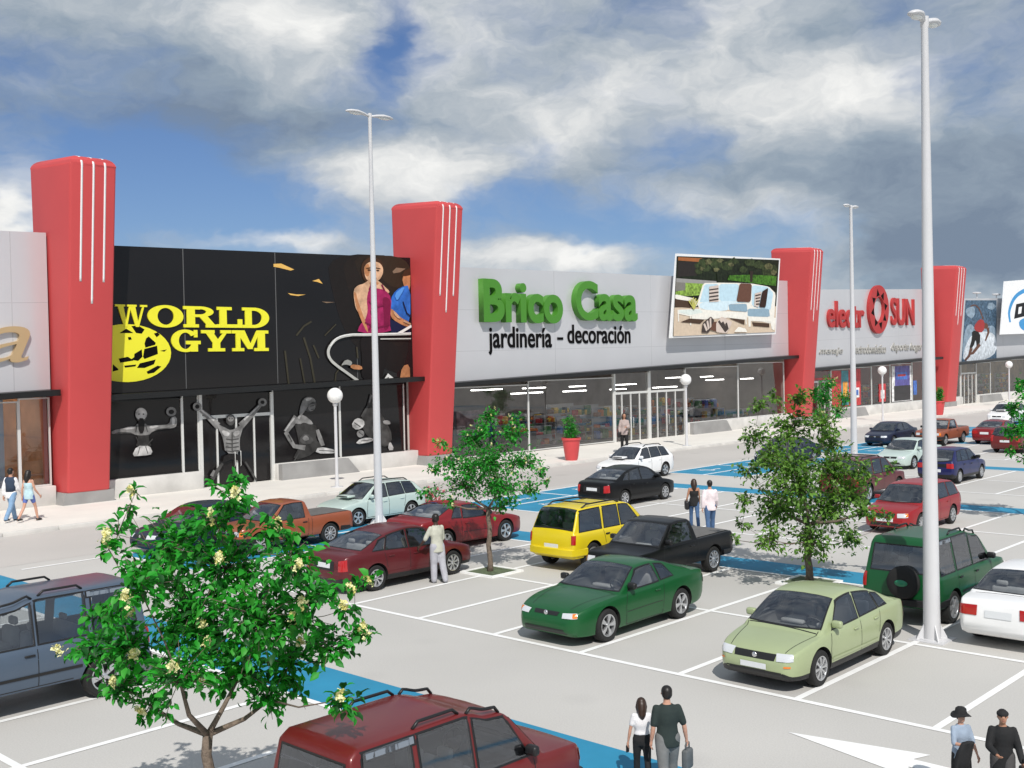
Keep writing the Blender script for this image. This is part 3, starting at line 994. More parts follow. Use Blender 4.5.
def person(label, loc, rot, h, skin="light", hair=("black", "short"), top=None, legs=None, shoes=(.02, .02, .02), pose=None, female=False, group=None, hat=None, lean=0.0):
    """faces +Y before rotation. pose: l/r leg (pitch, knee), l/r arm (pitch, out, elbow)"""
    P = dict(ll=(12, 6), rl=(-14, 10), la=(-14, 9, 18), ra=(14, 9, 22), turn=0)
    P.update(pose or {})
    t = thing("person", label, "person", loc, rot, group)
    sk = SKIN[skin]
    sh = .1 * h if not female else .088 * h
    hipw = .052 * h
    thick = 1.0 if not female else .88

    def legpts(s, a):
        p, k = rad(a[0]), rad(a[1])
        hip = Vector((s * hipw, 0, 0))
        kn = hip + Vector((s * .004 * h, math.sin(p), -math.cos(p))) * .245 * h
        p2 = p - k
        an = kn + Vector((0, math.sin(p2), -math.cos(p2))) * .243 * h
        return hip, kn, an, p2
    L, Rr = legpts(-1, P["ll"]), legpts(1, P["rl"])
    low = min(L[2].z, Rr[2].z)
    pz = -low + .04 * h
    up = Vector((0, 0, pz))
    ln = Vector((0, math.tan(rad(lean)), 1)).normalized()
    pel = up.copy()
    chest = pel + ln * .19 * h
    neck = pel + ln * .295 * h
    head = neck + Vector((0, .012 * h, 0)) + ln * .1 * h
    body = MB()
    # torso
    def tor(m, g=0.0, z0=-.04, z1=.29):
        prof = [(-.055, .078, .052), (0, .092, .062), (.06, .084, .056), (.11, .078, .053), (.18, .092, .062), (.235, .094, .058), (.27, .07, .046), (.3, .04, .036)] if not female else \
               [(-.055, .084, .055), (0, .094, .062), (.05, .082, .054), (.1, .066, .046), (.17, .082, .062), (.225, .085, .052), (.265, .066, .04), (.3, .034, .032)]
        rings = []
        for z, a, b in prof:
            if z < z0 - 1e-6 or z > z1 + 1e-6:
                continue
            c = pel + ln * z * h
            rings.append([(c.x + (a * h + g) * math.cos(2 * math.pi * k / 20), c.y + (b * h + g) * math.sin(2 * math.pi * k / 20), c.z) for k in range(20)])
        m.loft(rings)
    tor(body, 0, -.06, .31)
    body.tube([neck - ln * .03 * h, neck + ln * .05 * h, head - ln * .02 * h], [.036 * h, .031 * h * thick, .032 * h], 12)
    # head
    hr = .0535 * h
    body.ball(head + Vector((0, -.006 * h, .012 * h)), (hr * .86, hr * 1.0, hr * 1.02), 16)
    body.ball(head + Vector((0, .014 * h, -.024 * h)), (hr * .66, hr * .74, hr * .9), 14)
    body.tube([head + Vector((0, .046 * h, .012 * h)), head + Vector((0, .062 * h, -.012 * h))], [.005 * h, .0105 * h], 8)
    for s in (-1, 1):
        body.ball(head + Vector((s * hr * .9, -.004 * h, -.003 * h)), (.006 * h, .012 * h, .018 * h), 8)
    arms = {}
    for s, key in ((-1, "la"), (1, "ra")):
        p, o, e = (rad(a) for a in P[key][:3])
        tw = rad(P[key][3]) if len(P[key]) > 3 else 0
        S = pel + ln * .262 * h + Vector((s * sh, 0, 0))
        d = Vector((s * math.sin(o), math.sin(p) * math.cos(o), -math.cos(p) * math.cos(o)))
        E = S + d * .168 * h
        d2 = Vector((s * math.sin(o) * .6 - s * math.sin(tw), math.sin(p + e), -math.cos(p + e))).normalized()
        Wr = E + d2 * .148 * h
        arms[key] = (S, E, Wr, d2)
        limb(body, [S, (S + E) / 2, E], [.031 * h * thick, .027 * h * thick, .022 * h * thick])
        limb(body, [E, E.lerp(Wr, .35), Wr], [.0225 * h * thick, .0235 * h * thick, .0155 * h * thick])
        # palm
        side = Vector((0, 1, 0)) - d2 * d2.y
        side = side.normalized() if side.length > .1 else Vector((0, 0, 1))
        pal = Wr + d2 * .052 * h
        body.tube([Wr, Wr + d2 * .02 * h, pal], [(.0095 * h, .014 * h), (.0085 * h, .02 * h), (.007 * h, .022 * h)] if False else [.014 * h, .0175 * h, .0165 * h], 10)
        arms[key] += (side, pal)
    for Lg in (L, Rr):
        limb(body, [up + Lg[0], up + (Lg[0] + Lg[1]) / 2, up + Lg[1]], [.05 * h * thick, .044 * h * thick, .031 * h * thick])
        limb(body, [up + Lg[1], up + Lg[1].lerp(Lg[2], .3), up + Lg[2]], [.031 * h * thick, .032 * h * thick, .02 * h])
        limb(body, [up + Lg[2] + Vector((0, -.012 * h, -.018 * h)), up + Lg[2] + Vector((0, .09 * h, -.026 * h))], [.018 * h, .014 * h])
    me = remesh(body, "person_body", [sk], .0105 * h, 3)
    # fingers join the same mesh, rooted in the palm
    bm = bmesh.new()
    bm.from_mesh(me)
    fm = MB()
    for s, key in ((-1, "la"), (1, "ra")):
        S, E, Wr, d2, side, pal = arms[key]
        inn = d2.cross(side).normalized()
        if inn.x * s > 0:
            inn = -inn
        for k, ln_ in enumerate((.043, .048, .045, .036)):
            b = pal + side * (.0145 - .0097 * k) * h - d2 * .012 * h
            m1 = b + d2 * ln_ * .55 * h + inn * .006 * h
            fm.tube([b, m1, m1 + (d2 * .6 + inn * .8).normalized() * ln_ * .55 * h], [.0055 * h, .005 * h, .0038 * h], 6)
        b = Wr + d2 * .018 * h + side * .012 * h
        m1 = b + (side * .8 + d2 * .7).normalized() * .026 * h
        fm.tube([b, m1, m1 + (d2 + inn * .4).normalized() * .022 * h], [.0065 * h, .0058 * h, .0045 * h], 6)
    fme = fm.mesh("fingers", [])
    fm.normals_out(fme)
    bm.from_mesh(fme)
    bm.to_mesh(me)
    bm.free()
    for p in me.polygons:
        p.use_smooth = True
    bo = link("body", me, t)
    for s in (-1, 1):
        e = MB().ball(head + Vector((s * .019 * h, .046 * h, .006 * h)), (.006 * h, .004 * h, .0042 * h), 8)
        e.build("eye", M_EYE, bo)
    MB().ball(head + Vector((0, .05 * h, -.029 * h)), (.013 * h, .005 * h, .0035 * h), 8).build("mouth", M_LIP, bo)
    # hair
    hm = MB()
    hc, style = hair
    hm.ball(head + Vector((0, -.014 * h, .02 * h)), (hr * .98, hr * 1.04, hr * 1.0), 16)
    hm.ball(head + Vector((0, -.024 * h, -.004 * h)), (hr * .93, hr * .86, hr * .98), 14)
    if style == "long":
        hm.tube([head + Vector((0, -.03 * h, 0)), head + Vector((0, -.05 * h, -.06 * h)), head + Vector((0, -.062 * h, -.12 * h)), head + Vector((0, -.06 * h, -.17 * h))], [.052 * h, .052 * h, .045 * h, .02 * h], 12)
        for s in (-1, 1):
            hm.tube([head + Vector((s * .04 * h, -.012 * h, .02 * h)), head + Vector((s * .05 * h, -.014 * h, -.04 * h)), head + Vector((s * .046 * h, -.03 * h, -.1 * h))], [.018 * h, .02 * h, .012 * h], 8)
    ho = link("hair", remesh(hm, "hair", [HAIR[hc]], .011 * h, 2), bo)
    # clothes
    if top:
        tm = MB()
        tor(tm, .013 * h, -.055 if top.get("long", 1) else .02, .305 if not top.get("strap") else .225)
        if top.get("long", 1) and not top.get("jacket"):
            rings = []
            for z, a, b in ((-.085, .112, .08), (-.03, .11, .08), (.05, .1, .07)):
                c = pel + ln * z * h
                rings.append([(c.x + a * h * thick * math.cos(2 * math.pi * k / 20), c.y + b * h * math.sin(2 * math.pi * k / 20), c.z) for k in range(20)])
            tm.loft(rings)
        if top.get("jacket"):
            rings = []
            for z, a, b in ((-.15, .1, .075), (-.08, .102, .072), (0, .104, .072)):
                c = pel + ln * z * h
                rings.append([(c.x + a * h * math.cos(2 * math.pi * k / 20), c.y + b * h * math.sin(2 * math.pi * k / 20), c.z) for k in range(20)])
            tm.loft(rings)
        sl = top.get("sleeve", .5)
        g = top.get("g", .009) * h
        for key in ("la", "ra"):
            S, E, Wr = arms[key][:3]
            if sl > 0:
                tm.ball(S, .031 * h * thick + g * .4, 12)
                e1 = S.lerp(E, min(1, sl * 2))
                limb(tm, [S, (S + e1) / 2, e1], [.029 * h * thick + g * .6, .029 * h * thick + g * .8, .025 * h * thick + g])
            if sl > .5:
                e2 = E.lerp(Wr, (sl - .5) * 2)
                limb(tm, [E, E.lerp(e2, .5), e2], [.025 * h * thick + g, .024 * h * thick + g, .019 * h * thick + g])
        link(top.get("name", "shirt"), remesh(tm, "shirt", [top["mat"]], .0115 * h, 4), t)
    if legs:
        lm = MB()
        rings = []
        for z, a, b in ((-.075, .086, .06), (-.02, .1, .07), (.03, .096, .066), (.065, .088, .06)):
            c = pel + ln * z * h
            rings.append([(c.x + a * h * math.cos(2 * math.pi * k / 20), c.y + b * h * math.sin(2 * math.pi * k / 20), c.z) for k in range(20)])
        lm.loft(rings)
        ext = legs.get("len", 1.0)
        for Lg in (L, Rr):
            hp, kn, an = up + Lg[0], up + Lg[1], up + Lg[2]
            w = legs.get("g", .009) * h
            e1 = hp.lerp(kn, min(1, ext * 2))
            limb(lm, [hp, (hp + e1) / 2, e1], [.052 * h * thick + w, .047 * h * thick + w, .036 * h * thick + w])
            if ext > .5:
                e2 = kn.lerp(an, (ext - .5) * 2)
                limb(lm, [kn, kn.lerp(e2, .4), e2], [.034 * h * thick + w, .034 * h * thick + w, .028 * h + w])
        link(legs.get("name", "trousers"), remesh(lm, "trousers", [legs["mat"]], .0115 * h, 4), t)
    sm = mat("shoe_leather", shoes, .4)
    for Lg in (L, Rr):
        f = MB()
        a = up + Lg[2]
        f.tube([a + Vector((0, -.024 * h, -.014 * h)), a + Vector((0, .03 * h, -.012 * h)), a + Vector((0, .075 * h, -.02 * h)), a + Vector((0, .105 * h, -.026 * h))], [(.024 * h, .024 * h), (.024 * h, .024 * h), (.024 * h, .018 * h), (.014 * h, .012 * h)], 10)
        f.build("shoe", sm, t)
    t["_hand_l"] = arms["la"][5][:]
    t["_hand_r"] = arms["ra"][5][:]
    t["_head"] = head[:]
    return t


def local_to_world(t, p):
    r = Matrix.Rotation(t.rotation_euler.z, 4, "Z")
    return Vector(t.location) + (r @ Vector(p))
# ---------------------------------------------------------------- trees
def leaf_mat(name, c1, trans=.35):
    m, nt, b = new_mat(name)
    b.inputs["Base Color"].default_value = (*c1, 1)
    b.inputs["Roughness"].default_value = .55
    t = nt.nodes.new("ShaderNodeBsdfTranslucent")
    t.inputs["Color"].default_value = (c1[0] * 1.3, c1[1] * 1.5, c1[2] * .6, 1)
    mx = nt.nodes.new("ShaderNodeMixShader")
    mx.inputs[0].default_value = trans
    out = nt.nodes["Material Output"]
    nt.links.new(b.outputs[0], mx.inputs[1])
    nt.links.new(t.outputs[0], mx.inputs[2])
    nt.links.new(mx.outputs[0], out.inputs[0])
    return m


BARK = mat("bark", (.17, .13, .1), .9, var=.35, scale=14, bump=.8, bscale=40)
LEAF_A = [leaf_mat("leaf_fresh", (.026, .34, .026)), leaf_mat("leaf_mid_green", (.018, .23, .02)), leaf_mat("leaf_deep", (.008, .085, .012)), leaf_mat("leaf_new", (.05, .36, .035))]
LEAF_B = [leaf_mat("leaf_olive", (.145, .3, .042)), leaf_mat("leaf_olive_mid", (.09, .205, .03)), leaf_mat("leaf_olive_deep", (.03, .075, .015)), leaf_mat("leaf_olive_pale", (.2, .36, .08))]
PETAL = [mat("petal_cream", (.78, .76, .4), .6), mat("petal_yellow", (.72, .66, .22), .6)]
PINK = [mat("petal_pink", (.75, .2, .25), .6), mat("petal_rose", (.6, .1, .15), .6)]


def add_leaf(mb, p, d, nrm, L, wd, mi):
    """a leaf with a folded midrib and a bent tip: 6 faces"""
    d = d.normalized()
    s = d.cross(nrm)
    if s.length < 1e-4:
        s = d.cross(Vector((0.3, 0.5, 0.8)))
    s.normalize()
    n = s.cross(d).normalized()
    a = p
    m1 = p + d * L * .4 + n * L * .03
    m2 = p + d * L * .75
    tip = p + d * L - n * L * .14
    up = n * wd * .22
    v = [a, m1 + s * wd * .5 + up, m1, m1 - s * wd * .5 + up, m2 + s * wd * .34 + up * .8, m2, m2 - s * wd * .34 + up * .8, tip]
    mb.add(v, [(0, 2, 1), (0, 3, 2), (1, 2, 5, 4), (2, 3, 6, 5), (4, 5, 7), (5, 6, 7)], mi, True)


def tree(name, label, cat, base, clumps, fork, trunk_r, leaf, dens, mats, flowers=0, petals=PETAL, fl_r=.05, group=None, seed=1, droop=.25, outer=1.0):
    rng = random.Random(seed)
    t = thing(name, label, cat, base, 0, group)
    tr = MB()
    f = Vector(fork)
    # trunk with a slight sway
    k = 7
    tp = [Vector((f.x * (i / k) ** 1.3 + .02 * math.sin(i * 1.7) * (0 < i < k), f.y * (i / k) ** 1.3 + .02 * math.cos(i * 2.1) * (0 < i < k), f.z * i / k - (.06 if i == 0 else 0))) for i in range(k + 1)]
    tr.tube(tp, [trunk_r * (1.45 if i == 0 else 1.08 - .25 * i / k) for i in range(k + 1)], 12)
    nodes = [(f, trunk_r * .8, None)]
    order = sorted(clumps, key=lambda c: (Vector(c[:3]) - f).length)
    for c in order:
        p = Vector(c[:3])
        best = min(nodes, key=lambda nd: (nd[0] - p).length + .35 * (nd[0] - f).length + (.6 if nd[0].z > p.z + .15 else 0))
        q = best[0]
        d = p - q
        mid = q + d * .5 + Vector((rng.uniform(-.1, .1), rng.uniform(-.1, .1), -.06 * d.length)) * min(1, d.length)
        r1 = max(.006, min(best[1] * .72, trunk_r * .55 / (1 + .6 * (q - f).length)))
        tr.tube([q, mid, p], [r1, r1 * .72, r1 * .42], 7)
        nodes.append((p, max(.006, r1 * .5), q))
    lm = MB()
    for c in order:
        p, R = Vector(c[:3]), c[3] * outer
        nt_ = max(4, int(15 * (R / .35) ** 1.3))
        nleaf = int(dens * (R ** 2.1) + 6)
        twigs = []
        for i in range(nt_):
            d = Vector((rng.gauss(0, 1), rng.gauss(0, 1), rng.gauss(.15, .9))).normalized()
            e = p + d * R * rng.uniform(.5, 1.08)
            m = p.lerp(e, .5) + Vector((0, 0, .05 * R))
            tr.tube([p, m, e], [.007, .005, .003], 4)
            twigs.append((p, m, e, d))
        for i in range(nleaf):
            a, m, e, d = rng.choice(twigs)
            u = rng.uniform(.15, 1.05)
            q = a.lerp(m, u * 2) if u < .5 else m.lerp(e, u * 2 - 1)
            q = q + Vector((rng.gauss(0, 1), rng.gauss(0, 1), rng.gauss(0, 1))) * R * .13
            dd = (d * .5 + Vector((rng.gauss(0, .6), rng.gauss(0, .6), rng.gauss(-droop, .45)))).normalized()
            nn = Vector((rng.gauss(0, .45), rng.gauss(0, .45), 1))
            L = leaf * rng.uniform(.65, 1.2)
            r = rng.random()
            mi = 0 if r < .42 else (1 if r < .7 else (2 if r < .86 else 3))
            add_leaf(lm, q, dd, nn, L, L * rng.uniform(.48, .66), mi)
    tr.build("trunk", BARK, t)
    cr = lm.build("crown", mats, t, fix=False)
    fl = sorted(clumps, key=lambda c: rng.random())
    i = 0
    while i < flowers:
        c = fl[i % len(fl)]
        p, R = Vector(c[:3]), c[3]
        d = Vector((-.73 + rng.gauss(0, .45), -.68 + rng.gauss(0, .45), rng.uniform(0, .9))).normalized()
        q = p + d * R * rng.uniform(.85, 1.08)
        fm = MB()
        ax = (d + Vector((0, 0, .6))).normalized()
        for j in range(26 if fl_r > .06 else 9):
            u = rng.random()
            o = Vector((rng.gauss(0, 1), rng.gauss(0, 1), rng.gauss(0, 1))) * fl_r * .3
            w = q + ax * (u - .4) * fl_r * 1.5 + o * (1.15 - u * .7)
            s = fl_r * rng.uniform(.17, .29) * (1.25 if fl_r < .06 else 1)
            n0 = Vector((rng.gauss(0, 1), rng.gauss(0, 1), rng.gauss(0, 1))).normalized()
            b0 = n0.orthogonal().normalized()
            b1 = n0.cross(b0)
            mi = 0 if rng.random() < .75 else 1
            for z in range(4):
                a1, a2 = z * math.pi / 2, (z + .8) * math.pi / 2
                e1 = b0 * math.cos(a1) + b1 * math.sin(a1)
                e2 = b0 * math.cos(a2) + b1 * math.sin(a2)
                fm.add([w, w + e1 * s + n0 * s * .3, w + (e1 + e2).normalized() * s * 1.3 + n0 * s * .5, w + e2 * s + n0 * s * .3], [(0, 1, 2, 3)], mi)
        fm.build("blossom", petals, t, fix=False)
        i += 1
    return t
PRINTS = {
 'gym_print': [
('glow_a',[(37.41,11.55),(38.84,11.59),(39.93,11.21),(40.66,10.4),(41.0,9.16),(40.95,7.49),(40.76,6.28),(40.43,5.53),(39.95,5.24),(39.34,5.41),(38.76,5.64),(38.21,5.92),(37.69,6.27),(37.19,6.67),(36.77,7.11),(36.43,7.59),(36.15,8.11),(35.96,8.67),(35.79,9.21),(35.65,9.73),(35.54,10.24),(35.47,10.74),(35.75,11.12),(36.39,11.39)]),
('glow_b',[(38.05,11.56),(39.23,11.6),(40.13,11.31),(40.73,10.68),(41.02,9.7),(40.98,8.4),(40.83,7.46),(40.57,6.89),(40.2,6.68),(39.72,6.84),(39.26,7.02),(38.82,7.22),(38.39,7.44),(37.97,7.69),(37.62,7.99),(37.33,8.33),(37.09,8.73),(36.92,9.17),(36.76,9.6),(36.64,10.03),(36.53,10.45),(36.45,10.87),(36.67,11.19),(37.2,11.42)]),
('glow_c',[(38.53,11.56),(39.53,11.59),(40.29,11.4),(40.8,10.97),(41.04,10.32),(41.01,9.43),(40.89,8.79),(40.66,8.4),(40.35,8.25),(39.93,8.35),(39.55,8.48),(39.18,8.66),(38.84,8.86),(38.52,9.11),(38.24,9.36),(38.0,9.62),(37.81,9.88),(37.66,10.15),(37.52,10.41),(37.4,10.66),(37.3,10.91),(37.21,11.16),(37.38,11.35),(37.82,11.48)]),
('glow_d',[(38.86,11.57),(39.73,11.6),(40.4,11.52),(40.84,11.32),(41.06,11.02),(41.05,10.6),(40.95,10.28),(40.76,10.05),(40.5,9.92),(40.15,9.88),(39.82,9.92),(39.52,10.02),(39.24,10.19),(38.98,10.44),(38.73,10.67),(38.47,10.88),(38.22,11.08),(37.96,11.26),(37.99,11.4),(38.28,11.5)]),
('lamp_gold',[(32.1,10.78),(32.55,10.82),(33.33,10.56),(33.1,10.5),(32.43,10.61),(32.1,10.64)]),
('lamp_gold',[(34.42,10.03),(34.84,10.15),(35.07,9.91),(34.71,10.0)]),
('lamp_gold',[(32.9,9.37),(33.41,9.32),(33.99,9.33),(33.52,9.24),(33.07,9.28)]),
('lamp_dim',[(34.98,9.0),(35.83,8.99),(35.28,8.93)]),
('lamp_dim',[(39.79,10.75),(40.07,10.97),(40.75,10.95),(40.33,10.73),(39.86,10.65)]),
('machine_dim',[(33.75,7.15),(34.13,6.1),(34.38,4.76),(34.5,4.77),(34.24,6.12),(33.86,7.18)]),
('machine_dim',[(33.39,7.23),(33.86,7.7),(34.33,7.94),(34.27,8.01),(33.79,7.76),(33.31,7.28)]),
('machine_dim',[(34.34,6.76),(34.67,6.09),(34.76,6.12),(34.43,6.79)]),
('machine_dim',[(35.75,4.82),(35.82,5.29),(36.45,5.96),(36.38,6.0),(35.74,5.32),(35.66,4.83)]),
('machine_dim',[(35.14,7.24),(35.88,7.83),(35.83,7.87),(35.09,7.28)]),
('machine_dim',[(32.59,6.5),(32.77,4.81),(32.87,4.81),(32.69,6.51)]),
('machine_dim',[(37.14,6.67),(37.19,6.07),(37.29,6.07),(37.24,6.67)]),
('machine_dim',[(33.5,6.11),(33.75,4.78),(33.84,4.79),(33.59,6.12)]),
('dark_cloth',[(38.06,7.37),(38.55,7.37),(38.93,7.31),(39.19,7.2),(39.34,7.03),(39.37,6.8),(39.37,6.58),(39.34,6.36),(39.28,6.15),(39.18,5.95),(39.1,5.74),(39.03,5.54),(38.98,5.33),(38.94,5.12),(38.82,4.97),(38.61,4.87),(38.32,4.83),(37.94,4.84),(37.68,4.92),(37.51,5.08),(37.45,5.31),(37.49,5.61),(37.51,5.92),(37.5,6.24),(37.47,6.56),(37.42,6.88),(37.5,7.12),(37.71,7.28)]),
('dark_shorts',[(39.53,8.14),(40.96,7.85),(40.95,7.38),(39.56,7.37)]),
('skin_warm',[(40.15,4.99),(40.26,5.41),(40.46,5.64),(40.73,5.69),(40.87,5.48),(40.87,5.01),(40.68,4.78),(40.29,4.78)]),
('skin_warm',[(40.51,10.48),(40.62,10.69),(40.77,10.84),(40.96,10.92),(41.05,10.65),(41.03,10.03),(40.93,9.75),(40.74,9.81),(40.62,9.91),(40.55,10.05),(40.51,10.18),(40.47,10.31)]),
('hair_brown',[(40.41,10.52),(40.64,10.84),(41.06,11.0),(41.05,10.6),(40.67,10.53)]),
('blue_shirt',[(39.6,9.14),(39.68,9.39),(39.87,9.62),(40.16,9.83),(40.49,9.96),(40.85,10.03),(41.02,9.53),(40.99,8.48),(40.83,7.97),(40.54,8.02),(40.26,8.13),(39.99,8.3),(39.79,8.45),(39.66,8.58),(39.58,8.74),(39.56,8.92)]),
('skin_warm',[(39.62,8.72),(39.78,8.64),(39.96,8.52),(40.16,8.34),(40.44,8.19),(40.79,8.06),(40.97,7.93),(40.96,7.79),(40.82,7.75),(40.53,7.81),(40.22,7.92),(39.88,8.07),(39.67,8.2),(39.58,8.33),(39.54,8.48),(39.54,8.66)]),
('hair_brown',[(37.61,10.87),(37.63,10.97),(37.68,11.07),(37.75,11.16),(37.83,11.24),(37.94,11.31),(38.05,11.37),(38.17,11.41),(38.3,11.43),(38.44,11.44),(38.57,11.43),(38.69,11.41),(38.8,11.37),(38.9,11.32),(38.99,11.26),(39.05,11.18),(39.09,11.09),(39.12,10.98),(39.12,10.88),(39.11,10.76),(39.09,10.65),(39.04,10.54),(38.99,10.43),(38.92,10.34),(38.83,10.27),(38.73,10.21),(38.62,10.15),(38.49,10.11),(38.36,10.08),(38.21,10.06),(38.08,10.05),(37.97,10.07),(37.88,10.11),(37.81,10.17),(37.75,10.24),(37.69,10.33),(37.65,10.43),(37.62,10.54),(37.6,10.65),(37.59,10.76)]),
('skin_light',[(37.12,9.74),(37.19,9.8),(37.27,9.86),(37.36,9.91),(37.48,9.95),(37.61,9.98),(37.72,10.02),(37.82,10.06),(37.91,10.11),(37.98,10.15),(38.07,10.19),(38.19,10.22),(38.32,10.23),(38.48,10.24),(38.62,10.22),(38.76,10.19),(38.88,10.12),(39.0,10.04),(39.11,9.96),(39.22,9.88),(39.34,9.8),(39.45,9.72),(39.5,9.65),(39.49,9.6),(39.42,9.56),(39.29,9.53),(39.14,9.51),(38.97,9.51),(38.79,9.52),(38.59,9.54),(38.44,9.55),(38.33,9.54),(38.25,9.5),(38.22,9.45),(38.18,9.38),(38.13,9.27),(38.07,9.15),(38.01,9.0),(37.97,8.85),(37.95,8.71),(37.96,8.58),(37.99,8.46),(38.03,8.33),(38.08,8.19),(38.15,8.05),(38.23,7.9),(38.29,7.76),(38.33,7.65),(38.35,7.55),(38.34,7.47),(38.32,7.4),(38.28,7.36),(38.22,7.33),(38.14,7.31),(38.06,7.33),(37.98,7.38),(37.91,7.47),(37.84,7.59),(37.77,7.71),(37.7,7.85),(37.63,7.99),(37.57,8.14),(37.5,8.27),(37.43,8.38),(37.35,8.47),(37.28,8.54),(37.21,8.63),(37.16,8.73),(37.12,8.84),(37.1,8.96),(37.08,9.08),(37.06,9.21),(37.05,9.33),(37.04,9.46),(37.05,9.56),(37.08,9.66)]),
('skin_light',[(37.95,11.06),(38.06,11.13),(38.18,11.18),(38.32,11.21),(38.46,11.22),(38.63,11.21),(38.76,11.19),(38.87,11.15),(38.95,11.09),(39.01,11.03),(39.05,10.96),(39.08,10.88),(39.09,10.81),(39.09,10.73),(39.08,10.65),(39.05,10.57),(39.0,10.49),(38.94,10.4),(38.87,10.32),(38.78,10.25),(38.69,10.2),(38.58,10.15),(38.47,10.13),(38.36,10.12),(38.25,10.13),(38.13,10.15),(38.03,10.19),(37.95,10.24),(37.89,10.31),(37.85,10.39),(37.82,10.48),(37.8,10.58),(37.79,10.68),(37.79,10.79),(37.81,10.89),(37.87,10.98)]),
('skin_warm',[(37.86,10.97),(38.01,11.07),(38.11,11.04),(38.16,10.87),(38.16,10.68),(38.11,10.48),(38.02,10.4),(37.88,10.44),(37.81,10.58),(37.79,10.8)]),
('magenta',[(38.13,9.74),(38.29,9.78),(38.49,9.8),(38.72,9.79),(38.94,9.76),(39.15,9.73),(39.35,9.61),(39.54,9.42),(39.62,9.14),(39.58,8.78),(39.53,8.42),(39.49,8.06),(39.5,7.77),(39.56,7.55),(38.97,7.42),(37.77,7.4),(37.24,7.5),(37.36,7.74),(37.5,7.91),(37.68,8.01),(37.82,8.19),(37.92,8.44),(37.96,8.72),(37.92,9.02),(37.94,9.31),(38.01,9.58)]),
('magenta_dark',[(39.2,9.35),(39.36,9.31),(39.48,9.24),(39.55,9.13),(39.58,8.98),(39.55,8.78),(39.53,8.59),(39.5,8.39),(39.48,8.19),(39.46,7.99),(39.42,7.82),(39.36,7.69),(39.28,7.6),(39.18,7.55),(39.11,7.57),(39.06,7.68),(39.04,7.85),(39.05,8.11),(39.05,8.35),(39.04,8.6),(39.02,8.83),(38.99,9.06),(39.01,9.22),(39.08,9.32)]),
('skin_warm',[(37.06,9.42),(37.11,9.17),(37.16,8.94),(37.22,8.72),(37.36,8.37),(37.59,7.9),(37.77,7.59),(37.91,7.43),(37.95,7.45),(37.91,7.66),(37.8,7.97),(37.62,8.36),(37.47,8.71),(37.35,9.0),(37.26,9.25),(37.2,9.45),(37.14,9.54),(37.07,9.54)]),
('skin_warm',[(38.26,10.12),(38.6,10.13),(38.76,10.1),(38.72,10.02),(38.57,9.97),(38.31,9.96),(38.16,10.0),(38.11,10.08)]),
('hair_brown',[(37.93,10.8),(38.27,10.86),(38.26,10.91),(37.92,10.85)]),
('hair_brown',[(38.54,10.86),(38.88,10.83),(38.9,10.88),(38.56,10.91)]),
('hair_brown',[(38.21,10.75),(38.2,10.73),(38.17,10.72),(38.13,10.71),(38.08,10.71),(38.04,10.71),(38.01,10.73),(38.0,10.74),(38.01,10.76),(38.04,10.78),(38.08,10.79),(38.13,10.79),(38.17,10.78),(38.2,10.77)]),
('hair_brown',[(38.81,10.76),(38.8,10.74),(38.77,10.73),(38.72,10.72),(38.68,10.71),(38.64,10.72),(38.61,10.73),(38.6,10.75),(38.61,10.77),(38.64,10.78),(38.68,10.79),(38.73,10.79),(38.77,10.79),(38.8,10.78)]),
('skin_warm',[(38.4,10.74),(38.44,10.52),(38.35,10.5),(38.36,10.45),(38.5,10.51),(38.46,10.75)]),
('magenta_dark',[(38.61,10.34),(38.59,10.32),(38.54,10.3),(38.47,10.29),(38.39,10.29),(38.31,10.29),(38.26,10.31),(38.25,10.32),(38.26,10.34),(38.32,10.36),(38.39,10.37),(38.47,10.37),(38.54,10.37),(38.59,10.35)]),
('magenta_dark',[(38.12,9.68),(38.3,9.99),(38.2,10.02),(38.03,9.71)]),
('magenta_dark',[(39.19,9.71),(38.99,10.03),(38.9,9.99),(39.1,9.67)]),
('magenta_dark',[(38.0,9.05),(38.53,8.75),(39.08,8.87),(39.06,8.92),(38.55,8.81),(38.05,9.1)]),
('magenta_dark',[(37.71,7.93),(38.5,7.63),(39.45,7.84),(39.43,7.92),(38.51,7.71),(37.76,8.0)]),
('magenta_dark',[(38.1,8.56),(38.28,8.08),(37.94,7.58),(38.02,7.55),(38.37,8.07),(38.19,8.58)]),
('skin_light',[(40.42,8.04),(40.94,7.86),(40.99,7.94),(40.47,8.12)]),
('skin_light',[(39.77,8.61),(39.9,8.53),(40.04,8.42),(40.19,8.29),(40.23,8.21),(40.16,8.19),(40.04,8.23),(39.87,8.34),(39.77,8.46),(39.73,8.59)]),
('blue_light',[(39.94,9.6),(40.19,9.78),(40.38,9.89),(40.54,9.92),(40.53,9.84),(40.38,9.62),(40.22,9.42),(40.06,9.22),(39.95,9.22),(39.86,9.41)]),
('dark_shorts',[(40.38,9.12),(40.64,8.5),(40.95,8.29),(41.01,8.34),(40.72,8.53),(40.46,9.14)]),
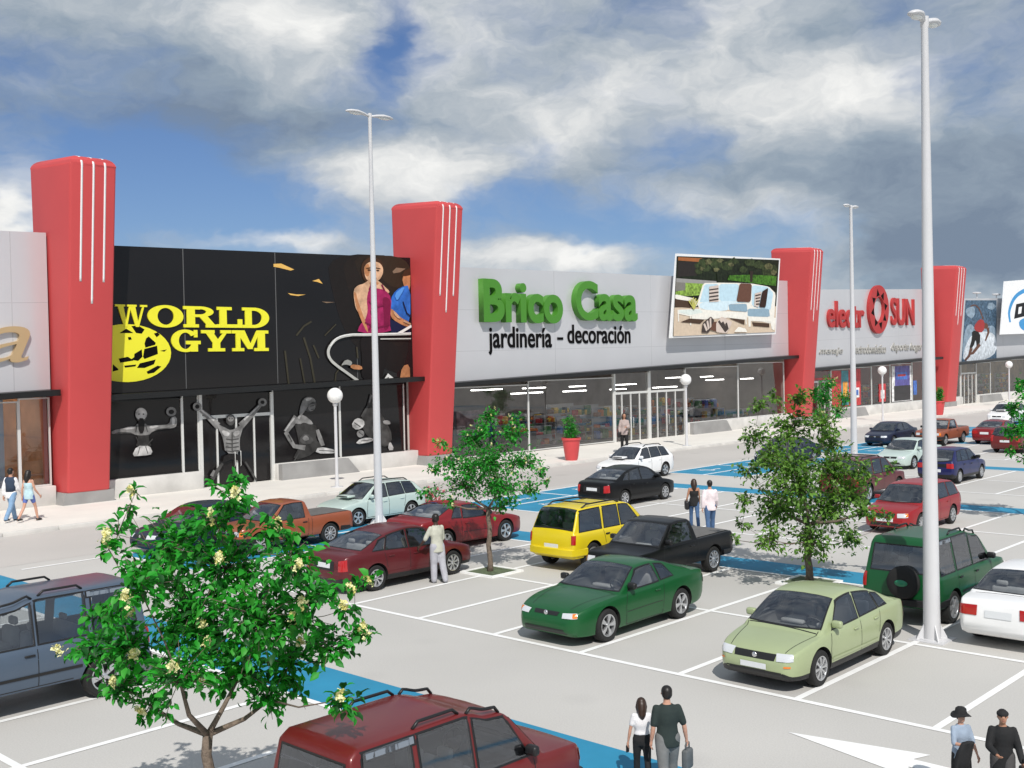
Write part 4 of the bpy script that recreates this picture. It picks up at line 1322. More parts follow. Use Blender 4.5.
('steel',[(40.95,7.45),(40.63,7.44),(40.19,7.43),(39.67,7.42),(39.14,7.41),(38.64,7.4),(38.24,7.39),(37.91,7.38),(37.62,7.38),(37.36,7.38),(37.12,7.38),(36.91,7.38),(36.7,7.36),(36.51,7.34),(36.34,7.32),(36.18,7.28),(36.04,7.25),(35.91,7.2),(35.79,7.15),(35.68,7.09),(35.57,7.02),(35.48,6.94),(35.41,6.86),(35.34,6.78),(35.28,6.71),(35.24,6.64),(35.2,6.57),(35.18,6.5),(35.17,6.42),(35.17,6.35),(35.18,6.28),(35.2,6.2),(35.23,6.13),(35.28,6.06),(35.33,5.99),(35.4,5.91),(35.49,5.83),(35.6,5.75),(35.74,5.66),(35.89,5.56),(36.04,5.47),(36.2,5.38),(36.35,5.29),(36.5,5.2),(36.66,5.1),(36.83,5.0),(36.98,4.91),(37.12,4.83),(37.21,4.77),(37.32,4.88),(37.22,4.94),(37.09,5.02),(36.93,5.11),(36.77,5.21),(36.6,5.31),(36.45,5.4),(36.3,5.49),(36.15,5.58),(35.99,5.67),(35.85,5.76),(35.72,5.85),(35.61,5.93),(35.53,6.0),(35.47,6.06),(35.42,6.13),(35.39,6.19),(35.36,6.24),(35.35,6.3),(35.34,6.36),(35.34,6.42),(35.35,6.47),(35.36,6.53),(35.39,6.58),(35.43,6.65),(35.48,6.71),(35.54,6.78),(35.61,6.85),(35.69,6.92),(35.78,6.98),(35.88,7.04),(35.98,7.08),(36.1,7.12),(36.23,7.15),(36.37,7.18),(36.53,7.2),(36.71,7.22),(36.91,7.24),(37.12,7.24),(37.36,7.24),(37.61,7.24),(37.91,7.24),(38.24,7.25),(38.64,7.26),(39.14,7.27),(39.67,7.28),(40.19,7.29),(40.63,7.3),(40.95,7.31)]),
('steel_light',[(40.95,7.45),(40.63,7.44),(40.19,7.43),(39.67,7.42),(39.14,7.4),(38.65,7.39),(38.24,7.38),(37.91,7.38),(37.62,7.38),(37.36,7.38),(37.13,7.38),(36.91,7.37),(36.7,7.36),(36.51,7.34),(36.35,7.31),(36.19,7.28),(36.06,7.25),(35.93,7.2),(35.82,7.15),(35.71,7.09),(35.62,7.01),(35.54,6.93),(35.48,6.85),(35.42,6.79),(35.38,6.74),(35.43,6.71),(35.47,6.76),(35.53,6.83),(35.59,6.9),(35.67,6.98),(35.75,7.06),(35.85,7.11),(35.96,7.16),(36.08,7.2),(36.21,7.23),(36.36,7.26),(36.52,7.29),(36.71,7.31),(36.91,7.32),(37.12,7.33),(37.36,7.33),(37.62,7.33),(37.91,7.33),(38.24,7.33),(38.65,7.34),(39.14,7.35),(39.67,7.36),(40.19,7.38),(40.63,7.39),(40.95,7.39)]),
('steel',[(40.94,7.14),(38.75,7.12),(38.75,7.06),(40.94,7.08)]),
('skin_warm',[(36.85,5.75),(37.23,5.71),(37.43,5.63),(37.47,5.51),(37.29,5.47),(36.91,5.5),(36.7,5.58),(36.67,5.7)]),
('shoe',[(36.11,5.78),(36.3,5.96),(36.5,6.01),(36.71,5.94),(36.79,5.85),(36.74,5.74),(36.63,5.7),(36.44,5.75),(36.26,5.75),(36.1,5.71)]),
('white_bit',[(38.95,4.93),(39.23,5.23),(39.78,4.86),(39.48,4.84),(39.25,5.03)]),
('white_bit',[(39.96,7.43),(40.97,7.87),(40.99,7.73),(40.23,7.38)]),
 ],
 'gym_figure_1': [
('faint',[(24.76,2.95),(25.1,2.93),(25.25,2.84),(25.2,2.68),(25.23,2.51),(25.32,2.31),(25.15,2.22),(24.74,2.25),(24.58,2.36),(24.66,2.54),(24.68,2.72),(24.62,2.88)]),
('mid',[(23.62,3.11),(23.95,3.15),(24.22,3.18),(24.45,3.19),(24.59,3.23),(24.65,3.3),(24.77,3.33),(24.96,3.32),(25.08,3.29),(25.13,3.23),(25.29,3.2),(25.56,3.2),(25.83,3.2),(26.09,3.2),(26.25,3.28),(26.29,3.45),(26.39,3.53),(26.54,3.55),(26.62,3.44),(26.62,3.22),(26.56,3.08),(26.45,3.03),(26.24,3.01),(25.92,3.01),(25.67,2.99),(25.48,2.95),(25.34,2.89),(25.26,2.81),(25.07,2.78),(24.77,2.79),(24.55,2.83),(24.4,2.92),(24.11,2.95),(23.67,2.92),(23.45,2.95),(23.45,3.04)]),
('light',[(24.06,3.17),(24.24,3.2),(24.4,3.2),(24.53,3.19),(24.57,3.16),(24.51,3.12),(24.37,3.1),(24.15,3.09),(24.02,3.11),(23.98,3.14)]),
('light',[(25.3,3.18),(25.51,3.2),(25.65,3.19),(25.71,3.15),(25.63,3.11),(25.42,3.07),(25.28,3.08),(25.23,3.14)]),
('light',[(26.38,3.49),(26.45,3.51),(26.5,3.44),(26.52,3.28),(26.49,3.18),(26.42,3.16),(26.37,3.23),(26.35,3.4)]),
('low',[(23.76,2.99),(24.09,2.99),(24.33,2.95),(24.48,2.87),(24.47,2.86),(24.33,2.91),(24.09,2.93),(23.76,2.92),(23.59,2.93),(23.6,2.96)]),
('low',[(25.5,3.0),(25.73,3.03),(25.98,3.05),(26.26,3.05),(26.26,3.03),(25.98,3.01),(25.73,2.99),(25.5,2.98)]),
('light',[(25.15,3.73),(25.11,3.61),(25.03,3.52),(24.92,3.47),(24.79,3.48),(24.68,3.53),(24.6,3.64),(24.58,3.76),(24.61,3.88),(24.69,3.97),(24.8,4.02),(24.93,4.01),(25.04,3.95),(25.12,3.85)]),
('low',[(24.59,3.67),(24.63,3.56),(24.75,3.5),(24.95,3.48),(25.08,3.53),(25.13,3.65),(25.15,3.66),(25.12,3.57),(25.08,3.49),(25.01,3.42),(24.91,3.39),(24.78,3.4),(24.69,3.44),(24.64,3.51),(24.6,3.59),(24.58,3.68)]),
('dark',[(24.8,3.74),(24.79,3.73),(24.78,3.72),(24.76,3.71),(24.74,3.72),(24.73,3.72),(24.71,3.73),(24.71,3.74),(24.71,3.76),(24.73,3.76),(24.75,3.77),(24.77,3.77),(24.78,3.76),(24.8,3.75)]),
('dark',[(25.02,3.73),(25.01,3.72),(25.0,3.71),(24.98,3.7),(24.96,3.7),(24.94,3.71),(24.93,3.72),(24.93,3.73),(24.93,3.75),(24.95,3.75),(24.96,3.76),(24.98,3.76),(25.0,3.75),(25.01,3.74)]),
('dark',[(24.78,3.56),(24.95,3.55),(25.02,3.38),(24.98,3.03),(24.9,2.87),(24.78,2.88),(24.71,3.05),(24.7,3.39)]),
('low',[(24.61,3.24),(24.55,2.96),(24.59,2.95),(24.66,3.23)]),
('low',[(25.05,3.2),(25.12,2.92),(25.16,2.93),(25.09,3.21)]),
('mid',[(26.6,3.77),(26.57,3.67),(26.49,3.6),(26.39,3.57),(26.27,3.57),(26.17,3.62),(26.1,3.7),(26.08,3.79),(26.11,3.88),(26.18,3.95),(26.29,3.99),(26.4,3.98),(26.5,3.94),(26.57,3.86)]),
('dark',[(26.48,3.76),(26.46,3.71),(26.42,3.68),(26.37,3.66),(26.3,3.66),(26.25,3.68),(26.21,3.72),(26.2,3.77),(26.21,3.82),(26.25,3.85),(26.31,3.87),(26.37,3.87),(26.43,3.84),(26.47,3.8)]),
('light',[(24.4,1.99),(24.54,2.23),(24.76,2.34),(25.06,2.34),(25.26,2.23),(25.35,2.02),(25.27,1.9),(25.02,1.88),(24.75,1.88),(24.47,1.88)]),
('low',[(24.74,2.29),(24.62,1.95),(24.65,1.94),(24.77,2.28)]),
('low',[(25.0,2.28),(25.11,1.94),(25.14,1.95),(25.04,2.29)]),
('low',[(24.57,2.74),(24.71,2.34),(25.08,2.29),(25.39,2.58),(25.36,2.61),(25.07,2.33),(24.73,2.37),(24.6,2.75)]),
 ],
 'gym_figure_2': [
('mid',[(27.88,3.94),(27.85,3.85),(27.78,3.78),(27.69,3.75),(27.59,3.75),(27.5,3.8),(27.44,3.87),(27.42,3.96),(27.44,4.05),(27.51,4.11),(27.6,4.15),(27.7,4.14),(27.79,4.1),(27.86,4.03)]),
('dark',[(27.76,3.94),(27.75,3.9),(27.72,3.87),(27.67,3.85),(27.62,3.85),(27.57,3.87),(27.54,3.91),(27.53,3.95),(27.55,4.0),(27.58,4.03),(27.62,4.05),(27.68,4.05),(27.72,4.02),(27.75,3.99)]),
('mid',[(31.47,3.99),(31.45,3.91),(31.37,3.84),(31.27,3.81),(31.16,3.81),(31.06,3.86),(30.99,3.93),(30.97,4.01),(31.0,4.1),(31.07,4.17),(31.17,4.2),(31.28,4.2),(31.38,4.15),(31.45,4.08)]),
('dark',[(31.34,4.0),(31.33,3.96),(31.29,3.93),(31.24,3.91),(31.19,3.92),(31.15,3.94),(31.11,3.97),(31.1,4.01),(31.12,4.05),(31.15,4.08),(31.2,4.09),(31.25,4.09),(31.3,4.07),(31.33,4.04)]),
('mid',[(27.75,3.72),(28.09,3.39),(28.58,2.88),(28.84,3.1),(28.28,3.55),(27.87,3.84)]),
('light',[(27.81,3.77),(28.14,3.5),(28.48,3.22),(28.54,3.28),(28.2,3.56),(27.85,3.82)]),
('mid',[(31.01,3.92),(30.48,3.51),(29.82,3.04),(30.08,2.79),(30.68,3.34),(31.15,3.8)]),
('light',[(30.99,3.87),(30.51,3.52),(30.1,3.23),(30.17,3.16),(30.57,3.46),(31.04,3.82)]),
('mid',[(28.63,3.13),(28.88,2.99),(29.11,2.88),(29.32,2.77),(29.53,2.77),(29.75,2.87),(29.96,2.97),(30.14,3.07),(30.18,3.02),(30.07,2.81),(29.98,2.59),(29.9,2.37),(29.87,2.1),(29.88,1.77),(29.68,1.62),(29.26,1.65),(29.04,1.83),(29.0,2.16),(28.94,2.41),(28.86,2.61),(28.74,2.83),(28.58,3.07)]),
('light',[(28.99,2.77),(29.22,2.69),(29.33,2.61),(29.3,2.51),(29.22,2.47),(29.07,2.49),(28.96,2.58),(28.9,2.73)]),
('light',[(29.62,2.67),(29.81,2.71),(29.89,2.67),(29.85,2.54),(29.76,2.47),(29.62,2.45),(29.54,2.5),(29.53,2.59)]),
('low',[(29.66,3.23),(29.63,3.12),(29.55,3.03),(29.45,2.98),(29.33,2.99),(29.23,3.05),(29.16,3.14),(29.14,3.26),(29.17,3.37),(29.24,3.46),(29.35,3.51),(29.46,3.5),(29.56,3.45),(29.63,3.35)]),
('mid',[(29.57,3.3),(29.55,3.23),(29.5,3.18),(29.43,3.16),(29.36,3.16),(29.29,3.19),(29.24,3.25),(29.23,3.31),(29.25,3.38),(29.3,3.43),(29.37,3.45),(29.44,3.45),(29.51,3.42),(29.56,3.36)]),
('dark',[(29.37,3.31),(29.36,3.3),(29.35,3.29),(29.34,3.29),(29.32,3.29),(29.31,3.29),(29.3,3.3),(29.3,3.31),(29.3,3.32),(29.31,3.33),(29.32,3.33),(29.34,3.33),(29.35,3.33),(29.36,3.32)]),
('dark',[(29.51,3.3),(29.51,3.29),(29.5,3.28),(29.48,3.28),(29.47,3.28),(29.46,3.28),(29.45,3.29),(29.44,3.3),(29.45,3.31),(29.46,3.32),(29.47,3.32),(29.49,3.32),(29.5,3.32),(29.51,3.31)]),
('low',[(29.1,2.33),(29.4,2.27),(29.81,2.29),(29.81,2.34),(29.4,2.31),(29.11,2.37)]),
('low',[(29.1,2.14),(29.39,2.08),(29.81,2.11),(29.8,2.15),(29.39,2.13),(29.11,2.18)]),
('low',[(29.09,1.96),(29.39,1.9),(29.8,1.92),(29.8,1.97),(29.39,1.94),(29.1,2.0)]),
('low',[(29.09,1.77),(29.38,1.71),(29.8,1.73),(29.79,1.78),(29.38,1.76),(29.1,1.81)]),
('low',[(29.43,2.66),(29.4,1.68),(29.46,1.68),(29.48,2.66)]),
('dark',[(29.25,1.63),(29.68,1.6),(29.94,1.47),(30.03,1.24),(29.93,1.19),(29.63,1.32),(29.33,1.35),(29.02,1.26),(28.91,1.32),(28.99,1.54)]),
('low',[(28.84,1.25),(28.48,0.9),(28.21,0.59),(28.4,0.46),(28.65,0.77),(28.94,1.18)]),
('mid',[(28.39,0.95),(28.2,0.7),(28.36,0.62),(28.49,0.89)]),
('low',[(30.11,1.17),(30.44,0.61),(30.71,0.21),(30.79,0.24),(30.55,0.65),(30.18,1.2)]),
 ],
 'gym_figure_3': [
('faint',[(33.41,2.91),(34.03,2.84),(34.41,2.69),(34.54,2.46),(34.54,2.26),(34.43,2.09),(34.49,1.91),(34.73,1.71),(34.72,1.53),(34.44,1.37),(34.07,1.38),(33.62,1.55),(33.38,1.77),(33.34,2.05),(33.26,2.38),(33.15,2.76)]),
('faint',[(33.63,1.72),(34.08,1.72),(34.33,1.61),(34.34,1.37),(33.98,1.18),(33.26,1.04),(33.02,1.15),(33.27,1.53)]),
('low',[(34.5,3.77),(34.45,3.6),(34.32,3.47),(34.13,3.4),(33.92,3.41),(33.74,3.5),(33.61,3.64),(33.57,3.81),(33.62,3.98),(33.76,4.11),(33.94,4.18),(34.15,4.18),(34.34,4.09),(34.46,3.95)]),
('mid',[(33.65,3.97),(33.78,4.09),(33.97,4.14),(34.22,4.12),(34.38,4.05),(34.46,3.93),(34.44,3.88),(34.3,3.91),(34.16,3.85),(34.01,3.72),(33.86,3.56),(33.71,3.37),(33.57,3.27),(33.45,3.25),(33.44,3.41),(33.53,3.74)]),
('light',[(33.87,4.07),(34.02,4.11),(34.14,4.11),(34.24,4.09),(34.2,4.04),(34.03,3.95),(33.91,3.95),(33.84,4.02)]),
('mid',[(34.08,3.76),(34.28,3.79),(34.39,3.75),(34.42,3.62),(34.37,3.52),(34.24,3.44),(34.12,3.43),(34.03,3.48),(33.98,3.57),(33.98,3.69)]),
('dark',[(34.12,3.66),(34.38,3.7),(34.37,3.73),(34.11,3.7)]),
('dark',[(34.15,3.49),(34.32,3.51),(34.32,3.54),(34.14,3.52)]),
('mid',[(33.43,3.26),(33.6,3.28),(33.84,3.17),(34.16,2.93),(34.26,2.78),(34.16,2.75),(34.01,2.77),(33.81,2.85),(33.65,2.87),(33.5,2.82),(33.34,2.82),(33.16,2.87),(33.14,2.98),(33.28,3.16)]),
('light',[(33.4,3.24),(33.5,3.25),(33.5,3.19),(33.39,3.03),(33.3,2.95),(33.21,2.94),(33.21,3.01),(33.3,3.15)]),
('mid',[(33.1,3.29),(32.78,2.9),(32.46,2.55),(32.68,2.39),(33.04,2.71),(33.43,3.06)]),
('light',[(33.08,3.17),(32.75,2.83),(32.52,2.55),(32.58,2.52),(32.82,2.78),(33.15,3.12)]),
('mid',[(32.46,2.43),(32.68,2.06),(33.0,1.64),(33.7,1.47),(33.76,1.72),(33.13,1.81),(32.91,2.16),(32.68,2.51)]),
('low',[(32.68,2.31),(32.9,1.95),(32.96,1.98),(32.75,2.34)]),
('low',[(33.49,2.17),(33.7,2.29),(33.93,2.26),(34.19,2.07),(34.24,1.91),(34.06,1.78),(33.84,1.75),(33.58,1.82),(33.43,1.92),(33.4,2.04)]),
('mid',[(33.59,2.14),(33.73,2.22),(33.86,2.2),(33.97,2.08),(33.96,2.0),(33.81,1.95),(33.69,1.97),(33.58,2.06)]),
('mid',[(34.41,2.45),(34.54,2.0),(34.72,1.6),(34.95,1.65),(34.8,2.05),(34.6,2.49)]),
('light',[(34.37,1.35),(34.49,1.53),(34.83,1.55),(35.39,1.42),(35.69,1.31),(35.74,1.21),(35.39,1.19),(34.66,1.24)]),
('low',[(34.57,1.39),(35.54,1.27),(35.55,1.31),(34.57,1.43)]),
('low',[(33.32,1.38),(33.02,1.01),(33.07,0.98),(33.36,1.35)]),
 ],
 'gym_figure_4': [
('faint',[(37.57,3.16),(38.0,3.47),(38.43,3.41),(38.86,2.97),(39.2,2.51),(39.46,2.03),(39.48,1.63),(39.25,1.3),(38.89,1.27),(38.41,1.51),(38.01,1.77),(37.69,2.04),(37.49,2.38),(37.4,2.8)]),
('low',[(38.04,4.17),(37.83,3.59),(37.37,3.0),(37.54,2.92),(37.97,3.54),(38.26,4.1)]),
('mid',[(38.09,4.12),(37.93,3.72),(38.01,3.7),(38.21,4.08)]),
('light',[(36.78,2.64),(36.95,2.85),(37.17,2.92),(37.44,2.85),(37.59,2.73),(37.61,2.56),(37.5,2.42),(37.24,2.32),(37.01,2.33),(36.8,2.47)]),
('low',[(36.9,2.68),(37.31,2.42),(37.36,2.47),(36.94,2.72)]),
('mid',[(37.58,2.07),(37.55,1.98),(37.48,1.92),(37.38,1.89),(37.26,1.89),(37.16,1.94),(37.1,2.01),(37.07,2.1),(37.1,2.18),(37.17,2.25),(37.27,2.28),(37.39,2.27),(37.49,2.23),(37.56,2.16)]),
('low',[(37.18,2.18),(37.46,1.98),(37.5,2.01),(37.22,2.21)]),
('light',[(37.01,1.62),(37.22,1.78),(37.54,1.85),(37.97,1.83),(38.18,1.76),(38.16,1.66),(37.83,1.59),(37.21,1.55)]),
('low',[(37.32,1.68),(38.08,1.7),(38.08,1.74),(37.31,1.72)]),
('mid',[(38.96,2.7),(39.2,2.7),(39.35,2.64),(39.42,2.52),(39.33,2.47),(39.08,2.48),(38.93,2.54),(38.87,2.64)]),
('low',[(38.22,2.57),(38.71,2.58),(39.06,2.39),(39.27,2.0),(39.33,1.66),(39.24,1.37),(38.99,1.28),(38.58,1.39),(38.28,1.73),(38.08,2.28)]),
('light',[(39.2,1.21),(39.28,1.48),(39.41,1.48),(39.58,1.2),(39.54,1.06),(39.28,1.07)]),
 ],
 'billboard': [
('tree_dark',[(65.64,12.94),(79.94,13.41),(79.05,7.64),(64.99,7.27)]),
('roof_orange',[(65.8,12.88),(68.95,12.96),(69.03,12.68),(65.79,12.64)]),
('fence',[(65.76,12.58),(68.13,12.65),(68.1,11.66),(65.66,11.47)]),
('leaf_mid',[(69.72,12.45),(70.04,12.32),(69.79,12.09),(69.25,11.99),(68.92,12.06),(68.43,11.93),(68.31,12.0),(68.1,12.19),(67.79,12.35),(67.85,12.5),(68.38,12.67),(68.5,12.88),(68.95,12.96),(69.28,12.85),(69.72,12.72),(69.72,12.62)]),
('leaf_mid',[(71.51,12.73),(71.71,12.58),(71.37,12.38),(71.02,12.39),(70.66,12.23),(70.33,12.19),(70.15,12.39),(69.99,12.45),(69.86,12.65),(70.0,12.83),(70.09,12.92),(70.33,13.05),(70.69,13.03),(71.1,13.01),(71.48,13.04),(71.5,12.9)]),
('leaf_mid',[(73.02,12.61),(73.07,12.5),(72.89,12.32),(72.51,12.27),(72.27,12.22),(71.97,12.22),(71.66,12.27),(71.41,12.38),(71.57,12.54),(71.59,12.68),(71.71,12.8),(71.91,12.83),(72.29,12.91),(72.68,12.95),(72.88,12.84),(73.01,12.75)]),
('leaf_mid',[(73.86,12.99),(73.87,12.88),(73.56,12.81),(73.45,12.79),(73.2,12.71),(72.99,12.67),(72.72,12.78),(72.57,12.82),(72.47,12.92),(72.66,13.03),(72.74,13.12),(72.97,13.18),(73.21,13.28),(73.41,13.17),(73.57,13.17),(73.63,13.07)]),
('leaf_mid',[(79.58,12.61),(79.55,12.37),(79.09,12.28),(78.94,12.2),(78.37,12.02),(77.86,12.18),(77.38,12.08),(77.3,12.34),(77.33,12.51),(77.19,12.7),(77.39,12.93),(77.95,13.03),(78.4,13.09),(78.89,12.98),(79.07,13.02),(79.58,12.85)]),
('leaf_mid',[(76.15,13.01),(76.15,12.88),(75.98,12.8),(75.76,12.66),(75.45,12.75),(75.17,12.69),(75.05,12.73),(74.74,12.82),(74.62,12.93),(74.78,13.08),(74.91,13.17),(75.18,13.26),(75.46,13.25),(75.76,13.31),(75.95,13.25),(76.17,13.15)]),
('leaf_mid',[(68.8,12.02),(68.9,11.94),(68.8,11.9),(68.64,11.81),(68.41,11.78),(68.21,11.77),(67.99,11.84),(68.0,11.92),(67.87,11.98),(67.88,12.05),(68.14,12.18),(68.22,12.16),(68.42,12.26),(68.58,12.2),(68.84,12.2),(68.83,12.12)]),
('leaf_mid',[(77.55,12.93),(77.52,12.83),(77.39,12.72),(77.14,12.56),(76.8,12.6),(76.55,12.54),(76.33,12.59),(75.91,12.72),(75.98,12.85),(76.05,12.96),(76.3,13.05),(76.59,13.24),(76.82,13.18),(77.14,13.25),(77.33,13.12),(77.53,13.04)]),
('leaf_mid',[(75.07,12.41),(74.99,12.33),(74.86,12.23),(74.65,12.13),(74.48,12.15),(74.28,12.12),(74.05,12.21),(73.88,12.26),(73.91,12.35),(73.94,12.45),(74.06,12.53),(74.27,12.63),(74.5,12.67),(74.75,12.56),(74.82,12.58),(75.09,12.52)]),
('leaf_pale',[(70.18,12.76),(70.01,12.64),(69.9,12.54),(69.63,12.58),(69.34,12.49),(69.25,12.62),(69.35,12.72),(69.16,12.83),(69.47,12.92),(69.64,12.98),(69.86,12.96),(69.91,12.87)]),
('leaf_pale',[(71.75,12.94),(71.43,12.85),(71.36,12.77),(71.21,12.74),(70.97,12.79),(70.97,12.81),(70.69,12.88),(70.9,12.95),(70.98,13.02),(71.22,13.1),(71.46,13.03),(71.53,13.03)]),
('leaf_pale',[(73.11,12.71),(73.17,12.65),(72.97,12.58),(72.73,12.55),(72.56,12.52),(72.49,12.59),(72.29,12.67),(72.36,12.75),(72.52,12.81),(72.74,12.85),(72.92,12.8),(73.05,12.76)]),
('leaf_pale',[(78.86,12.84),(78.82,12.75),(78.66,12.58),(78.29,12.63),(77.93,12.55),(77.86,12.62),(77.57,12.78),(77.59,12.88),(77.94,13.0),(78.3,13.09),(78.55,13.01),(78.88,12.95)]),
('leaf_pale',[(79.5,12.4),(79.31,12.31),(79.32,12.24),(78.98,12.12),(78.67,12.21),(78.55,12.27),(78.52,12.36),(78.66,12.46),(78.79,12.57),(78.99,12.61),(79.21,12.56),(79.47,12.46)]),
('leaf_pale',[(71.11,12.23),(70.91,12.15),(70.81,12.04),(70.66,12.07),(70.54,12.04),(70.29,12.11),(70.42,12.19),(70.24,12.24),(70.51,12.35),(70.67,12.33),(70.77,12.34),(71.07,12.33)]),
('leaf_pale',[(69.15,12.23),(68.93,12.15),(68.92,12.1),(68.75,12.06),(68.58,12.06),(68.45,12.12),(68.57,12.2),(68.58,12.29),(68.56,12.37),(68.76,12.3),(68.95,12.32),(68.93,12.27)]),
('lawn',[(72.44,11.87),(75.62,12.05),(79.45,12.11),(79.28,11.3),(72.16,11.51)]),
('trunk',[(75.34,12.32),(75.86,12.34),(75.72,11.48),(75.41,11.47)]),
('tree_dark',[(70.78,12.01),(71.78,11.97),(71.93,11.91),(72.13,11.41),(72.02,11.34),(70.94,11.26),(70.79,11.32),(70.67,11.94)]),
('path_grey',[(65.46,11.37),(70.64,11.36),(70.63,11.1),(68.89,11.03),(65.42,11.03)]),
('wall_grey',[(65.42,11.09),(66.59,11.09),(66.54,10.55),(65.36,10.45)]),
('lawn_bright',[(66.59,11.09),(68.93,11.1),(68.36,10.26),(67.19,10.16),(65.33,10.15),(65.36,10.43),(66.54,10.56)]),
('deck',[(65.16,9.29),(79.27,9.69),(79.05,7.64),(64.99,7.27)]),
('shade_brown',[(65.29,9.94),(67.18,9.85),(67.16,9.29),(65.21,9.34)]),
('furn_white',[(65.5,10.21),(67.29,10.04),(67.57,9.99),(68.03,9.76),(68.08,9.7),(68.01,9.48),(67.97,9.45),(67.73,9.44),(67.64,9.48),(67.2,9.75),(66.95,9.8),(65.46,9.89),(65.28,9.94),(65.28,10.2)]),
('furn_white',[(68.09,9.79),(68.78,11.0),(69.05,11.16),(70.61,11.24),(71.09,11.26),(73.41,11.33),(73.9,11.34),(75.41,11.36),(75.85,11.35),(77.92,11.23),(78.29,11.16),(79.12,10.76),(79.19,10.51),(78.95,8.95),(78.88,8.71),(78.54,8.33),(78.14,8.32),(75.29,8.64),(74.91,8.74),(74.62,9.23),(73.93,9.28),(68.93,9.23),(68.3,9.26),(68.04,9.59)]),
('sky_blue',[(68.41,9.87),(68.96,10.95),(69.22,11.09),(70.72,11.15),(70.91,11.03),(70.88,10.01),(70.65,9.87),(68.9,9.78),(68.65,9.76),(68.38,9.74)]),
('sky_blue',[(71.25,11.17),(73.46,11.25),(73.72,11.13),(73.51,10.07),(73.23,9.94),(71.2,9.89),(70.95,10.01),(70.98,11.03)]),
('sky_blue',[(75.83,11.24),(77.71,11.21),(78.04,11.16),(78.77,10.77),(78.8,10.58),(78.38,9.45),(78.05,9.34),(75.82,9.58),(75.55,9.78),(75.59,11.08)]),
('sky_pale',[(68.36,9.62),(68.8,9.77),(69.18,9.8),(71.86,9.92),(72.46,9.93),(74.56,9.9),(74.56,9.87),(72.45,9.7),(72.18,9.63),(72.1,9.27),(71.85,9.21),(69.93,9.11),(69.56,9.13),(68.47,9.32),(68.33,9.37),(68.31,9.57)]),
('blue_grey',[(72.45,9.69),(74.53,9.78),(74.8,9.73),(74.89,9.21),(74.64,9.16),(72.58,9.21),(72.31,9.27),(72.21,9.63)]),
('blue_grey',[(75.24,9.41),(77.81,9.46),(78.14,9.4),(78.23,8.89),(77.9,8.83),(75.24,8.82),(74.92,8.88),(74.93,9.34)]),
('furn_white',[(68.13,9.24),(72.0,9.14),(71.98,8.66),(67.3,8.42),(67.2,8.87)]),
('furn_white',[(72.0,9.16),(74.87,9.12),(74.75,8.55),(71.98,8.68)]),
('furn_white',[(74.95,8.82),(78.24,8.8),(79.17,8.76),(78.89,7.77),(78.49,7.87),(78.3,8.42),(75.36,8.48),(75.31,8.02),(75.01,8.02)]),
('furn_white',[(65.49,9.14),(68.33,9.27),(69.09,8.98),(67.06,8.7),(65.49,8.86)]),
('table_top',[(65.69,9.12),(68.26,9.23),(68.75,9.01),(67.06,8.79),(65.68,8.94)]),
('furn_white',[(65.5,8.93),(65.53,8.31),(65.66,8.31),(65.63,8.94)]),
('furn_white',[(67.01,8.77),(67.03,8.04),(67.18,8.05),(67.15,8.78)]),
('furn_white',[(74.53,8.59),(74.57,8.19),(74.73,8.2),(74.68,8.6)]),
('shade_brown',[(65.82,8.27),(66.97,8.54),(68.9,8.5),(68.3,8.18)]),
('shade_brown',[(75.51,8.38),(78.1,8.31),(78.09,8.0),(75.7,8.08)]),
('shade_brown',[(72.2,8.64),(74.41,8.52),(74.37,8.17)]),
('cushion_pale',[(69.58,10.91),(70.82,11.07),(70.79,9.84),(69.54,9.79)]),
('cushion_dark',[(69.57,10.72),(70.82,10.86),(70.81,10.75),(69.57,10.62)]),
('cushion_dark',[(69.56,10.47),(70.81,10.6),(70.81,10.49),(69.56,10.36)]),
('cushion_dark',[(69.56,10.21),(70.8,10.34),(70.8,10.23),(69.55,10.1)]),
('cushion_dark',[(69.55,9.95),(70.79,10.08),(70.79,9.97),(69.55,9.84)]),
('brown',[(73.96,11.32),(75.36,11.34),(75.52,11.2),(75.35,10.07),(75.12,9.93),(73.47,9.9),(73.31,10.04),(73.73,11.18)]),
('cushion_pale',[(75.96,10.61),(76.98,10.78),(76.44,9.55),(75.82,9.64)]),
('cushion_dark',[(76.0,10.49),(76.84,10.6),(76.8,10.49),(76.0,10.37)]),
('cushion_dark',[(76.03,10.27),(76.77,10.35),(76.73,10.25),(76.03,10.15)]),
('cushion_dark',[(76.06,10.05),(76.71,10.11),(76.67,10.0),(76.06,9.93)]),
('cushion_dark',[(76.1,9.83),(76.64,9.86),(76.6,9.76),(76.09,9.71)]),
('brown_dark',[(77.13,10.82),(77.89,11.09),(77.94,10.97),(77.58,9.71),(77.44,9.55),(76.65,9.55),(76.6,9.68),(76.99,10.66)]),
('cushion_dark',[(68.44,7.61),(68.59,8.16),(68.72,8.28),(69.61,8.69),(69.76,8.71),(70.1,8.47),(70.1,8.38),(69.74,7.87),(69.65,7.78),(69.31,7.54),(69.18,7.52),(68.5,7.54)]),
('cushion_pale',[(68.67,8.14),(68.88,8.23),(69.24,7.76),(69.03,7.63)]),
('cushion_pale',[(69.09,8.35),(69.3,8.45),(69.49,7.88),(69.28,7.74)]),
('cushion_pale',[(69.51,8.56),(69.72,8.66),(69.73,7.99),(69.52,7.86)]),
('brown',[(69.57,7.82),(69.97,8.28),(70.09,8.34),(70.65,8.35),(70.7,8.28),(70.47,7.7),(70.35,7.64),(69.61,7.75)]),
('cushion_pale',[(70.35,7.64),(70.37,8.18),(70.44,8.3),(71.05,8.71),(71.27,8.72),(72.46,8.39),(72.53,8.27),(71.89,7.59),(71.66,7.51),(70.49,7.57)]),
('cushion_dark',[(70.58,8.35),(70.83,8.47),(71.77,7.68),(71.56,7.56)]),
